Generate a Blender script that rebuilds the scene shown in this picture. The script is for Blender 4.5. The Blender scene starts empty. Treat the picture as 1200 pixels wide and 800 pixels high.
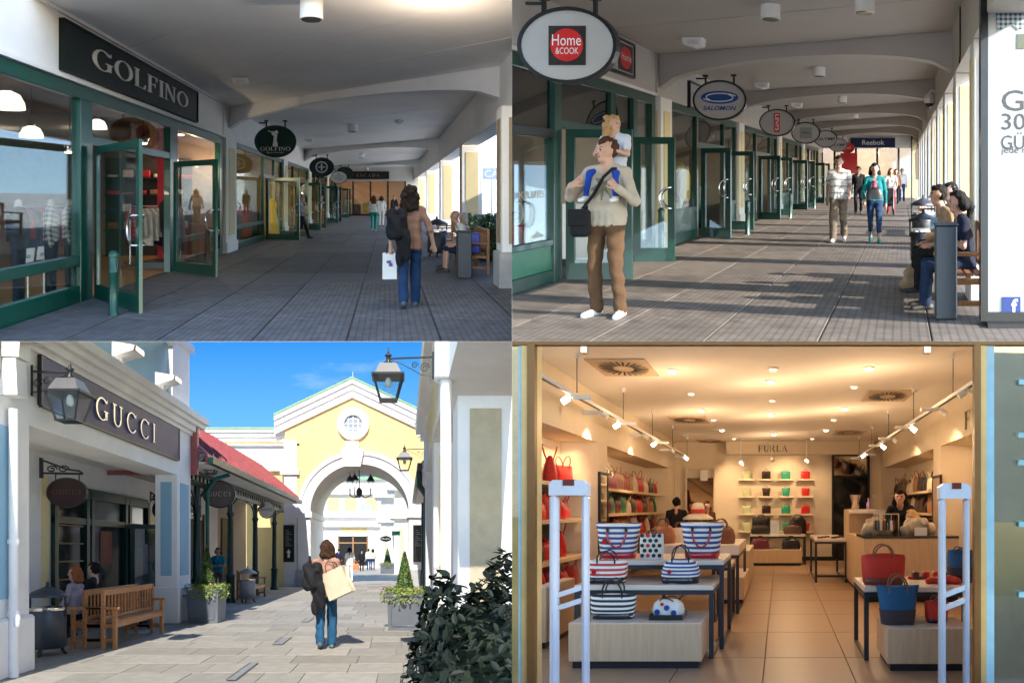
import bpy, bmesh, math, random
import numpy as np
from mathutils import Vector, Matrix
R = math.radians
random.seed(7)
sc = bpy.context.scene
col = sc.collection

# ------------------------------------------------------------------ camera, sky, suns, exposure
# The photograph is a collage of four pictures of one shopping village.  One camera looks at four real-size
# places: two arcades on rising ground above, a street and a shop on falling ground below.
F = 800.0                                   # focal length in pixels of the 1200 x 800 photograph
cam_d = bpy.data.cameras.new("camera"); cam = bpy.data.objects.new("camera", cam_d); col.objects.link(cam)
cam_d.sensor_width = 36.0; cam_d.lens = 36.0 * F / 1200.0
cam_d.clip_start = 0.05; cam_d.clip_end = 2000
cam.location = (0, 0, 0); cam.rotation_euler = (R(90), 0, 0)
sc.camera = cam

ARC_AZ, ARC_EL = 74, 27                     # sun of the arcades: from behind and to the right
STR_AZ, STR_EL = 4, 52                      # sun of the street: high and from behind (another hour)
def sun(name, az, el, strength, colr):
    d = bpy.data.lights.new(name, 'SUN'); d.energy = strength; d.angle = R(0.5); d.color = colr
    o = bpy.data.objects.new(name, d); col.objects.link(o)
    v = Vector((-math.sin(R(az)) * math.cos(R(el)), math.cos(R(az)) * math.cos(R(el)), -math.sin(R(el))))
    o.rotation_euler = v.to_track_quat('-Z', 'Y').to_euler()
    o.location = -v * 60
    return o
sun_arcade = sun("sun", ARC_AZ, ARC_EL, 2.2, (1.0, 0.90, 0.78))
sun_street = sun("sun_street", STR_AZ, STR_EL, 2.0, (1.0, 0.95, 0.87))

world = bpy.data.worlds.new("World"); sc.world = world; world.use_nodes = True
wn = world.node_tree.nodes; wl = world.node_tree.links
sky = wn.new('ShaderNodeTexSky'); sky.sky_type = 'NISHITA'; sky.sun_disc = False; sky.dust_density = 0.25
sky.sun_elevation = R(ARC_EL); sky.sun_rotation = math.atan2(math.sin(R(ARC_AZ)), -math.cos(R(ARC_AZ)))
wl.new(sky.outputs[0], wn['Background'].inputs[0]); wn['Background'].inputs[1].default_value = 0.15
sc.view_settings.view_transform = 'Standard'; sc.view_settings.look = 'None'
sc.view_settings.exposure = 2.05; sc.view_settings.gamma = 1
sc.view_settings.use_curve_mapping = False
sc.render.engine = 'CYCLES'
sc.cycles.use_denoising = True; sc.cycles.use_adaptive_sampling = True; sc.cycles.adaptive_threshold = 0.02
sc.cycles.max_bounces = 7; sc.cycles.diffuse_bounces = 4; sc.cycles.glossy_bounces = 3
sc.cycles.transparent_max_bounces = 16; sc.cycles.transmission_bounces = 4
sc.cycles.sample_clamp_indirect = 6; sc.cycles.caustics_reflective = False; sc.cycles.caustics_refractive = False

# ------------------------------------------------------------------ places
class Place:
    """A place with its own floor: X across, D along (distance), H above the floor.  Verticals are vertical; the
    floor rises or falls along D, and the long axis runs to the vanishing point (vx, vy) of its picture."""
    def __init__(s, key, vx, vy, h):
        s.key = key; s.vx = vx; s.vy = vy; s.h = h
        s.ax = (vx - 600) / F; s.az = (400 - vy) / F
    def lin(s, p): return Vector((p[0] + s.ax * p[1], p[1], p[2] + s.az * p[1]))
    def P(s, X, D, H=0): return s.lin((X, D, H - s.h))
    def dist(s, py): return s.h * F / (py - s.vy)              # floor distance of a floor pixel row
    def fl(s, px, py): d = s.dist(py); return ((px - s.vx) / F * d, d)
    def X(s, px, d): return (px - s.vx) / F * d
    def Hh(s, py, d): return s.h + (s.vy - py) / F * d
    def wall(s, px, X): return X * F / (px - s.vx)             # distance where the wall at X meets column px
TL = Place('TL', 455, 232, 1.55)
TR = Place('TR', 1056, 205, 1.42)
BL = Place('BL', 475, 645, 1.52)
BR = Place('BR', 914, 595, 1.50)

# ------------------------------------------------------------------ materials
MATS = {}
def newmat(name):
    m = bpy.data.materials.new(name); m.use_nodes = True
    nt = m.node_tree; b = nt.nodes['Principled BSDF']
    return m, nt, b
def mat(name, c, rough=.55, metal=0, var=.12, scale=6, bump=0, bscale=40, rnd=0, spec=.5, coat=0):
    if name in MATS: return MATS[name]
    if name.startswith('hair'): rough, spec, bump, bscale = .75, .12, .5, 60
    if name.startswith('cloth'): spec = .2
    m, nt, b = newmat(name); N = nt.nodes.new; L = nt.links.new
    tc = N('ShaderNodeTexCoord')
    n = N('ShaderNodeTexNoise'); n.inputs['Scale'].default_value = scale; n.inputs['Detail'].default_value = 5
    n.inputs['Roughness'].default_value = .65
    L(tc.outputs['Object'], n.inputs['Vector'])
    mp = N('ShaderNodeMapRange'); mp.inputs[1].default_value = .3; mp.inputs[2].default_value = .7
    mp.inputs[3].default_value = 1 - var; mp.inputs[4].default_value = 1 + var
    L(n.outputs['Fac'], mp.inputs[0])
    val = mp.outputs[0]
    if rnd:
        oi = N('ShaderNodeObjectInfo'); mr = N('ShaderNodeMapRange')
        mr.inputs[3].default_value = 1 - rnd; mr.inputs[4].default_value = 1 + rnd
        L(oi.outputs['Random'], mr.inputs[0])
        mu = N('ShaderNodeMath'); mu.operation = 'MULTIPLY'; L(val, mu.inputs[0]); L(mr.outputs[0], mu.inputs[1]); val = mu.outputs[0]
    hv = N('ShaderNodeVectorMath'); hv.operation = 'SCALE'; hv.inputs[0].default_value = c[:3]; L(val, hv.inputs['Scale'])
    L(hv.outputs[0], b.inputs['Base Color'])
    rr = N('ShaderNodeMapRange'); rr.inputs[3].default_value = max(0, rough - .08); rr.inputs[4].default_value = min(1, rough + .08)
    L(n.outputs['Fac'], rr.inputs[0]); L(rr.outputs[0], b.inputs['Roughness'])
    b.inputs['Metallic'].default_value = metal; b.inputs['Specular IOR Level'].default_value = spec
    b.inputs['Coat Weight'].default_value = coat
    if bump:
        n2 = N('ShaderNodeTexNoise'); n2.inputs['Scale'].default_value = bscale; n2.inputs['Detail'].default_value = 6
        L(tc.outputs['Object'], n2.inputs['Vector'])
        bp = N('ShaderNodeBump'); bp.inputs['Strength'].default_value = bump; bp.inputs['Distance'].default_value = .02
        L(n2.outputs['Fac'], bp.inputs['Height']); L(bp.outputs[0], b.inputs['Normal'])
    MATS[name] = m; return m
def emit(name, c, s):
    if name in MATS: return MATS[name]
    m, nt, b = newmat(name)
    b.inputs['Base Color'].default_value = (*c[:3], 1); b.inputs['Emission Color'].default_value = (*c[:3], 1)
    b.inputs['Emission Strength'].default_value = s
    MATS[name] = m; return m
def glass(name, tint=(1, 1, 1), refl=.08, rough=.01):
    if name in MATS: return MATS[name]
    m, nt, b = newmat(name); N = nt.nodes.new; L = nt.links.new
    nt.nodes.remove(b)
    t = N('ShaderNodeBsdfTransparent'); t.inputs[0].default_value = (*tint, 1)
    g = N('ShaderNodeBsdfGlossy'); g.inputs['Roughness'].default_value = rough
    lw = N('ShaderNodeLayerWeight'); lw.inputs[0].default_value = .35
    mp = N('ShaderNodeMapRange'); mp.inputs[3].default_value = refl; mp.inputs[4].default_value = .42
    L(lw.outputs['Fresnel'], mp.inputs[0])
    mx = N('ShaderNodeMixShader'); L(mp.outputs[0], mx.inputs[0]); L(t.outputs[0], mx.inputs[1]); L(g.outputs[0], mx.inputs[2])
    L(mx.outputs[0], nt.nodes['Material Output'].inputs[0])
    MATS[name] = m; return m
def pattern(name, c1, c2, axis=2, freq=10, duty=.5, rough=.5, bump=0, coord='Object', second=None, metal=0, rnd=0, offs=0, nz=0, along=None):
    """bands of c2 on c1 along an axis (optionally crossed by a second axis)"""
    if name in MATS: return MATS[name]
    m, nt, b = newmat(name); N = nt.nodes.new; L = nt.links.new
    tc = N('ShaderNodeTexCoord'); sp = N('ShaderNodeSeparateXYZ'); L(tc.outputs[coord], sp.inputs[0])
    def band(ax, fr):
        a = N('ShaderNodeMath'); a.operation = 'MULTIPLY_ADD'; a.inputs[1].default_value = fr; a.inputs[2].default_value = offs
        if along is not None and ax == axis:
            dt = N('ShaderNodeVectorMath'); dt.operation = 'DOT_PRODUCT'; dt.inputs[1].default_value = along; L(tc.outputs[coord], dt.inputs[0]); L(dt.outputs['Value'], a.inputs[0])
        else: L(sp.outputs[ax], a.inputs[0])
        f_ = N('ShaderNodeMath'); f_.operation = 'FRACT'; L(a.outputs[0], f_.inputs[0])
        g_ = N('ShaderNodeMath'); g_.operation = 'LESS_THAN'; g_.inputs[1].default_value = duty; L(f_.outputs[0], g_.inputs[0])
        return g_.outputs[0]
    v = band(axis, freq)
    if second:
        v2 = band(second[0], second[1]); a = N('ShaderNodeMath'); a.operation = 'ADD'; L(v, a.inputs[0]); L(v2, a.inputs[1])
        h = N('ShaderNodeMath'); h.operation = 'MULTIPLY'; h.inputs[1].default_value = .5; L(a.outputs[0], h.inputs[0]); v = h.outputs[0]
    n = N('ShaderNodeTexNoise'); n.inputs['Scale'].default_value = 5; n.inputs['Detail'].default_value = 6; L(tc.outputs['Object'], n.inputs[0])
    mx = N('ShaderNodeMix'); mx.data_type = 'RGBA'; L(v, mx.inputs[0])
    mx.inputs[6].default_value = (*c1, 1); mx.inputs[7].default_value = (*c2, 1)
    mr = N('ShaderNodeMapRange'); mr.inputs[1].default_value = .3; mr.inputs[2].default_value = .7
    mr.inputs[3].default_value = 1 - max(.1, nz); mr.inputs[4].default_value = 1 + max(.1, nz); L(n.outputs[0], mr.inputs[0])
    val = mr.outputs[0]
    if rnd:
        oi = N('ShaderNodeObjectInfo'); m2 = N('ShaderNodeMapRange'); m2.inputs[3].default_value = 1 - rnd; m2.inputs[4].default_value = 1 + rnd
        L(oi.outputs['Random'], m2.inputs[0]); mu = N('ShaderNodeMath'); mu.operation = 'MULTIPLY'; L(val, mu.inputs[0]); L(m2.outputs[0], mu.inputs[1]); val = mu.outputs[0]
    sv = N('ShaderNodeVectorMath'); sv.operation = 'SCALE'; L(mx.outputs[2], sv.inputs[0]); L(val, sv.inputs['Scale'])
    L(sv.outputs[0], b.inputs['Base Color']); b.inputs['Roughness'].default_value = rough; b.inputs['Metallic'].default_value = metal
    if bump:
        bp = N('ShaderNodeBump'); bp.inputs['Strength'].default_value = bump; bp.inputs['Distance'].default_value = .01; bp.invert = True
        L(v, bp.inputs['Height']); L(bp.outputs[0], b.inputs['Normal'])
    MATS[name] = m; return m
def wood(name, c, axis=1, scale=3, rough=.45, rnd=.1, con=1.0):
    if name in MATS: return MATS[name]
    m, nt, b = newmat(name); N = nt.nodes.new; L = nt.links.new
    tc = N('ShaderNodeTexCoord'); mp = N('ShaderNodeMapping'); L(tc.outputs['Object'], mp.inputs[0])
    s = [14, 14, 14]; s[axis] = 1.2; mp.inputs['Scale'].default_value = s
    n = N('ShaderNodeTexNoise'); n.inputs['Scale'].default_value = scale; n.inputs['Detail'].default_value = 8; n.inputs['Distortion'].default_value = .6
    L(mp.outputs[0], n.inputs[0])
    oi = N('ShaderNodeObjectInfo'); m2 = N('ShaderNodeMapRange'); m2.inputs[3].default_value = -rnd; m2.inputs[4].default_value = rnd; L(oi.outputs['Random'], m2.inputs[0])
    ad = N('ShaderNodeMath'); ad.operation = 'ADD'; L(n.outputs[0], ad.inputs[0]); L(m2.outputs[0], ad.inputs[1])
    cr = N('ShaderNodeValToRGB'); L(ad.outputs[0], cr.inputs[0])
    cr.color_ramp.elements[0].position = .25; cr.color_ramp.elements[0].color = (c[0] * (1 - .4 * con), c[1] * (1 - .45 * con), c[2] * (1 - .5 * con), 1)
    cr.color_ramp.elements[1].position = .7; cr.color_ramp.elements[1].color = (min(1, c[0] * (1 + .25 * con)), min(1, c[1] * (1 + .25 * con)), min(1, c[2] * (1 + .25 * con)), 1)
    L(cr.outputs[0], b.inputs['Base Color']); b.inputs['Roughness'].default_value = rough
    bp = N('ShaderNodeBump'); bp.inputs['Strength'].default_value = .15; bp.inputs['Distance'].default_value = .005
    L(n.outputs[0], bp.inputs['Height']); L(bp.outputs[0], b.inputs['Normal'])
    MATS[name] = m; return m

# ------------------------------------------------------------------ mesh builder
class MB:
    def __init__(s): s.v = []; s.f = []; s.mi = []; s.T = None; s.cm = 0; s.smooth = set()
    def add(s, vs, fs, smooth=False):
        o = len(s.v)
        if s.T: vs = [s.T(p) for p in vs]
        s.v.extend([tuple(p) for p in vs])
        for f in fs:
            if smooth: s.smooth.add(len(s.f))
            s.f.append(tuple(i + o for i in f)); s.mi.append(s.cm)
        return s
    def box(s, x0, x1, y0, y1, z0, z1, ch=0):
        if x0 > x1: x0, x1 = x1, x0
        if y0 > y1: y0, y1 = y1, y0
        if z0 > z1: z0, z1 = z1, z0
        c = min(ch, (x1 - x0) * .45, (y1 - y0) * .45, (z1 - z0) * .45)
        if c <= 0:
            return s.add([(x0, y0, z0), (x1, y0, z0), (x1, y1, z0), (x0, y1, z0), (x0, y0, z1), (x1, y0, z1), (x1, y1, z1), (x0, y1, z1)],
                         [(0, 3, 2, 1), (4, 5, 6, 7), (0, 1, 5, 4), (1, 2, 6, 5), (2, 3, 7, 6), (3, 0, 4, 7)])
        vs = []
        for z, e in ((z0, c), (z0 + c, 0), (z1 - c, 0), (z1, c)):
            vs += [(x0 + e + (c if e == 0 else 0), y0 + e, z), (x1 - e - (c if e == 0 else 0), y0 + e, z),
                   (x1 - e, y0 + e + (c if e == 0 else 0), z), (x1 - e, y1 - e - (c if e == 0 else 0), z),
                   (x1 - e - (c if e == 0 else 0), y1 - e, z), (x0 + e + (c if e == 0 else 0), y1 - e, z),
                   (x0 + e, y1 - e - (c if e == 0 else 0), z), (x0 + e, y0 + e + (c if e == 0 else 0), z)]
        fs = [(7, 6, 5, 4, 3, 2, 1, 0), tuple(range(24, 32))]
        for k in range(3):
            for i in range(8): fs.append((k * 8 + i, k * 8 + (i + 1) % 8, k * 8 + 8 + (i + 1) % 8, k * 8 + 8 + i))
        return s.add(vs, fs)
    def prism(s, poly, a0, a1, ax='y'):
        """poly of (u,w) pairs extruded from a0 to a1 along ax; x: (y,z), y: (x,z), z: (x,y)"""
        mk = {'x': lambda a, u, w: (a, u, w), 'y': lambda a, u, w: (u, a, w), 'z': lambda a, u, w: (u, w, a)}[ax]
        n = len(poly)
        vs = [mk(a0, *p) for p in poly] + [mk(a1, *p) for p in poly]
        fs = [tuple(range(n))[::-1], tuple(range(n, 2 * n))] + [(i, (i + 1) % n, n + (i + 1) % n, n + i) for i in range(n)]
        return s.add(vs, fs)
    def slab(s, pts, thick, up=(0, 0, 1)):
        """quad/polygon of 3-D points given a thickness along up"""
        n = len(pts); u = Vector(up) * thick
        vs = [tuple(p) for p in pts] + [tuple(Vector(p) + u) for p in pts]
        fs = [tuple(range(n))[::-1], tuple(range(n, 2 * n))] + [(i, (i + 1) % n, n + (i + 1) % n, n + i) for i in range(n)]
        return s.add(vs, fs)
    def quad(s, *pts): return s.add(pts, [tuple(range(len(pts)))])
    def tube(s, path, r, n=8, closed=False):
        P = [Vector(p) for p in path]; m = len(P); rs = r if isinstance(r, (list, tuple)) else [r] * m
        vs = []; fs = []; prev = None
        for i, p in enumerate(P):
            if closed: t = P[(i + 1) % m] - P[i - 1]
            else: t = P[min(i + 1, m - 1)] - P[max(i - 1, 0)]
            t.normalize()
            if prev is None: a = t.orthogonal().normalized()
            else:
                a = prev - t * prev.dot(t)
                a = a.normalized() if a.length > 1e-6 else t.orthogonal().normalized()
            prev = a; b = t.cross(a)
            for k in range(n):
                an = 2 * math.pi * k / n; vs.append(p + (a * math.cos(an) + b * math.sin(an)) * rs[i])
        last = m if closed else m - 1
        for i in range(last):
            j = (i + 1) % m
            for k in range(n): fs.append((i * n + k, i * n + (k + 1) % n, j * n + (k + 1) % n, j * n + k))
        s.add(vs, fs, True)
        if not closed: s.add(vs[:n], [tuple(range(n))[::-1]]); s.add(vs[-n:], [tuple(range(n))])
        return s
    def lathe(s, cx, cy, prof, n=16, sx=1, sy=1, smooth=True):
        """prof: (radius, height) pairs bottom to top"""
        vs = []; fs = []
        for r, z in prof:
            for k in range(n):
                a = 2 * math.pi * k / n; vs.append((cx + r * sx * math.cos(a), cy + r * sy * math.sin(a), z))
        for i in range(len(prof) - 1):
            for k in range(n): fs.append((i * n + k, i * n + (k + 1) % n, (i + 1) * n + (k + 1) % n, (i + 1) * n + k))
        s.add(vs, fs, smooth)
        s.add(vs[:n], [tuple(range(n))[::-1]]); s.add(vs[-n:], [tuple(range(n))])
        return s
    def ellipse(s, cx, cz, rx, rz, y0, y1, n=32, r_in=0):
        """upright elliptical plate facing along y; r_in: inner fraction for a ring"""
        ps = [(math.cos(2 * math.pi * k / n), math.sin(2 * math.pi * k / n)) for k in range(n)]
        if not r_in: return s.prism([(cx + rx * a, cz + rz * b) for a, b in ps], y0, y1, 'y')
        ix, iz = rx - r_in, rz - r_in
        vs = []
        for y in (y0, y1):
            vs += [(cx + rx * a, y, cz + rz * b) for a, b in ps] + [(cx + ix * a, y, cz + iz * b) for a, b in ps]
        fs = []
        for k in range(n):
            j = (k + 1) % n
            fs += [(k, j, n + j, n + k), (2 * n + j, 2 * n + k, 3 * n + k, 3 * n + j), (k, 2 * n + k, 2 * n + j, j), (n + k, n + j, 3 * n + j, 3 * n + k)]
        return s.add(vs, fs)
    def sphere(s, c, r, n=10, m=7, sc_=(1, 1, 1)):
        vs = []; fs = []
        for i in range(m + 1):
            ph = math.pi * i / m
            for k in range(n):
                th = 2 * math.pi * k / n
                vs.append((c[0] + r * sc_[0] * math.sin(ph) * math.cos(th), c[1] + r * sc_[1] * math.sin(ph) * math.sin(th), c[2] + r * sc_[2] * math.cos(ph)))
        for i in range(m):
            for k in range(n): fs.append((i * n + k, (i + 1) * n + k, (i + 1) * n + (k + 1) % n, i * n + (k + 1) % n))
        return s.add(vs, fs, True)
    def mesh(s, pl, name, mats):
        me = bpy.data.meshes.new(name)
        me.from_pydata([pl.lin(p) for p in s.v], [], s.f)
        if not isinstance(mats, (list, tuple)): mats = [mats]
        for m in mats: me.materials.append(m)
        sm = [i in s.smooth for i in range(len(s.f))]
        me.polygons.foreach_set('use_smooth', sm)
        if len(mats) > 1: me.polygons.foreach_set('material_index', s.mi)
        me.update(); return me

PLACE_OF = {}
def reg(o, pl): PLACE_OF[o.name] = pl.key; return o
def thing(pl, name, label, cat, X=0, D=0, H=0, group=None, kind=None):
    o = bpy.data.objects.new(name, None); col.objects.link(o); o.location = pl.P(X, D, H); o.empty_display_size = .2
    if label: o['label'] = label
    if cat: o['category'] = cat
    if group: o['group'] = group
    if kind: o['kind'] = kind
    return reg(o, pl)
def part(pl, parent, name, mb, mats):
    """mb holds points relative to the thing's base; sub-parts share that origin"""
    me = mb if isinstance(mb, bpy.types.Mesh) else mb.mesh(pl, name, mats)
    o = bpy.data.objects.new(name, me); col.objects.link(o); o.parent = parent
    return reg(o, pl)
def single(pl, name, mb, mats, label=None, cat=None, X=0, D=0, H=0, group=None, kind=None):
    me = mb if isinstance(mb, bpy.types.Mesh) else mb.mesh(pl, name, mats)
    o = bpy.data.objects.new(name, me); col.objects.link(o); o.location = pl.P(X, D, H)
    if label: o['label'] = label
    if cat: o['category'] = cat
    if group: o['group'] = group
    if kind: o['kind'] = kind
    return reg(o, pl)
def copy_tree(pl, o, parent=None, loc=None, label=None):
    c = o.copy(); col.objects.link(c); c.parent = parent; reg(c, pl)
    if loc is not None: c.location = loc
    if label: c['label'] = label
    for ch in o.children: copy_tree(pl, ch, c)
    return c
def B(*a, ch=0): return MB().box(*a, ch=ch)
def lamp_light(pl, name, X, D, H, watt, colr=(1, .78, .5), size=.1, spot=None, aim=None, parent=None):
    d = bpy.data.lights.new(name, 'SPOT' if spot else 'POINT'); d.energy = watt; d.color = colr; d.shadow_soft_size = min(size, .04)
    if spot: d.spot_size = R(spot); d.spot_blend = .6
    o = bpy.data.objects.new(name, d); col.objects.link(o); p = pl.P(X, D, H); o.location = p
    if aim: o.rotation_euler = (pl.P(*aim) - p).to_track_quat('-Z', 'Y').to_euler()
    if parent is not None: o.parent = parent; o.location = p - parent.location
    return o

# ------------------------------------------------------------------ lettering
def text_geo(txt, bold=0):
    cu = bpy.data.curves.new('t', 'FONT'); cu.body = txt; cu.size = 1; cu.resolution_u = 3; cu.offset = bold
    o = bpy.data.objects.new('t', cu); col.objects.link(o)
    dg = bpy.context.evaluated_depsgraph_get(); me = o.evaluated_get(dg).to_mesh()
    vs = [(v.co.x, v.co.y) for v in me.vertices]; fs = [tuple(p.vertices) for p in me.polygons]
    o.evaluated_get(dg).to_mesh_clear(); bpy.data.objects.remove(o); bpy.data.curves.remove(cu)
    return vs, fs
def serif_geo(txt, thin=.045, thick=.15, gap=.1):
    vs = []; fs = []; x = 0
    def poly(ps): o = len(vs); vs.extend(ps); fs.append(tuple(range(o, o + len(ps))))
    def bar(a, b, c, d): poly([(a, c), (b, c), (b, d), (a, d)])
    def ring(cx, cy, rx, ry, a0, a1, n=26):
        o = len(vs)
        for i in range(n + 1):
            a = R(a0 + (a1 - a0) * i / n); vs.append((cx + rx * math.cos(a), cy + ry * math.sin(a))); vs.append((cx + (rx - thick) * math.cos(a), cy + (ry - thin) * math.sin(a)))
        for i in range(n): fs.append((o + 2 * i, o + 2 * i + 2, o + 2 * i + 3, o + 2 * i + 1))
    t = thin; s = .06
    for ch in txt:
        if ch == 'O': ring(x + .43, .5, .43, .52, 0, 360, 36); w = .86
        elif ch in 'CG':
            ring(x + .42, .5, .42, .52, 42, 322); poly([(x + .70, .82), (x + .76, .82), (x + .76, 1.0), (x + .73, 1.0)])
            if ch == 'G': bar(x + .62, x + .76, .06, .42); bar(x + .53, x + .83, .40, .45)
            w = .82
        elif ch == 'I': bar(x + s, x + s + thick, 0, 1); bar(x, x + thick + 2 * s, 0, t); bar(x, x + thick + 2 * s, 1 - t, 1); w = thick + 2 * s
        elif ch in 'LFE':
            bar(x + s, x + s + thick, 0, 1); bar(x, x + thick + 2 * s, 0, t); bar(x, x + thick + 2 * s, 1 - t, 1)
            if ch in 'LE': bar(x, x + .6, 0, t); poly([(x + .5, t), (x + .6, t), (x + .62, .26), (x + .58, .26)])
            if ch in 'FE': bar(x, x + .58, 1 - t, 1); poly([(x + .5, 1 - t), (x + .54, .76), (x + .58, .76), (x + .58, 1 - t)]); bar(x + s, x + .45, .5, .5 + t); bar(x + .43, x + .47, .4, .64)
            w = .62
        elif ch == 'N':
            bar(x + s, x + s + t * 1.3, 0, 1); bar(x, x + .22, 0, t); bar(x + .62, x + .62 + t * 1.3, 0, 1); bar(x + .54, x + .78, 1 - t, 1)
            poly([(x, 1), (x + .2, 1), (x + .68, 0), (x + .6, 0)]); w = .78
        elif ch == 'U':
            bar(x + s, x + s + thick, .3, 1); bar(x, x + .27, 1 - t, 1); bar(x + .58, x + .58 + t * 1.3, .3, 1); bar(x + .5, x + .74, 1 - t, 1)
            ring(x + .35, .32, .29, .34, 180, 360, 16); w = .74
        elif ch == 'R':
            bar(x + s, x + s + thick, 0, 1); bar(x, x + .27, 0, t); bar(x, x + .3, 1 - t, 1); ring(x + .3, .74, .3, .27, -90, 90, 14)
            bar(x + s, x + .32, .46, .5); poly([(x + .26, .48), (x + .42, .48), (x + .74, 0), (x + .56, 0)]); w = .72
        elif ch == 'A':
            poly([(x + .06, 0), (x + .11, 0), (x + .39, .92), (x + .36, 1)]); poly([(x + .34, 1), (x + .42, 1), (x + .76, 0), (x + .6, 0)])
            bar(x + .2, x + .58, .34, .34 + t); bar(x, x + .18, 0, t); bar(x + .52, x + .84, 0, t); w = .84
        elif ch == 'S':
            ring(x + .28, .74, .27, .27, 30, 260, 14); ring(x + .28, .26, .27, .27, -150, 80, 14); w = .56
        elif ch == 'D':
            bar(x + s, x + s + thick, 0, 1); ring(x + .28, .5, .48, .5, -90, 90, 20); bar(x, x + .3, 0, t); bar(x, x + .3, 1 - t, 1); w = .78
        else: w = .3
        x += w + gap
    return vs, fs
def letter_mb(geo, u0, u1, v0, v1, to3, thick=0, mirror=False):
    """fit flat lettering into [u0,u1] x [v0,v1] and send each (u,v,w) through to3"""
    vs, fs = geo
    xs = [p[0] for p in vs]; ys = [p[1] for p in vs]; ax, bx, ay, by = min(xs), max(xs), min(ys), max(ys)
    q = [((p[0] - ax) / (bx - ax) * (u1 - u0) + u0, (p[1] - ay) / (by - ay) * (v1 - v0) + v0) for p in vs]
    mb = MB(); n = len(q)
    if not thick: return mb.add([to3(u, v, 0) for u, v in q], fs)
    mb.add([to3(u, v, thick) for u, v in q], fs)
    ed = {}
    for f in fs:
        for i in range(len(f)):
            e = (f[i], f[(i + 1) % len(f)]); ed[e] = ed.get(e, 0) + 1
    side = [e for e in ed if (e[1], e[0]) not in ed]
    for a, b in side: mb.quad(to3(*q[a], 0), to3(*q[b], 0), to3(*q[b], thick), to3(*q[a], thick))
    return mb
def serif_letters(pl, parent, txt, u0, u1, v0, v1, to3, deep, m, **kw):
    """one part per letter, fitted together into [u0,u1] x [v0,v1]"""
    full = serif_geo(txt, **kw)[0]; ax = min(p[0] for p in full); bx = max(p[0] for p in full)
    for i in range(len(txt)):
        off = 0 if i == 0 else min(p[0] for p in serif_geo(txt[:i] + 'I', **kw)[0][-12:])
        g, f = serif_geo(txt[i], **kw); g = [(x + off, y) for x, y in g]
        f_ = lambda x: (x - ax) / (bx - ax) * (u1 - u0) + u0
        xs = [p[0] for p in g]; part(pl, parent, 'letter', letter_mb((g, f), f_(min(xs)), f_(max(xs)), v0, v1, to3, deep), m)
def face_cam(y): return lambda u, v, w: (u, y - w, v)         # lettering that faces the camera
def face_right(x): return lambda u, v, w: (x + w, u, v)       # lettering on a wall that looks towards +X

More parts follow.
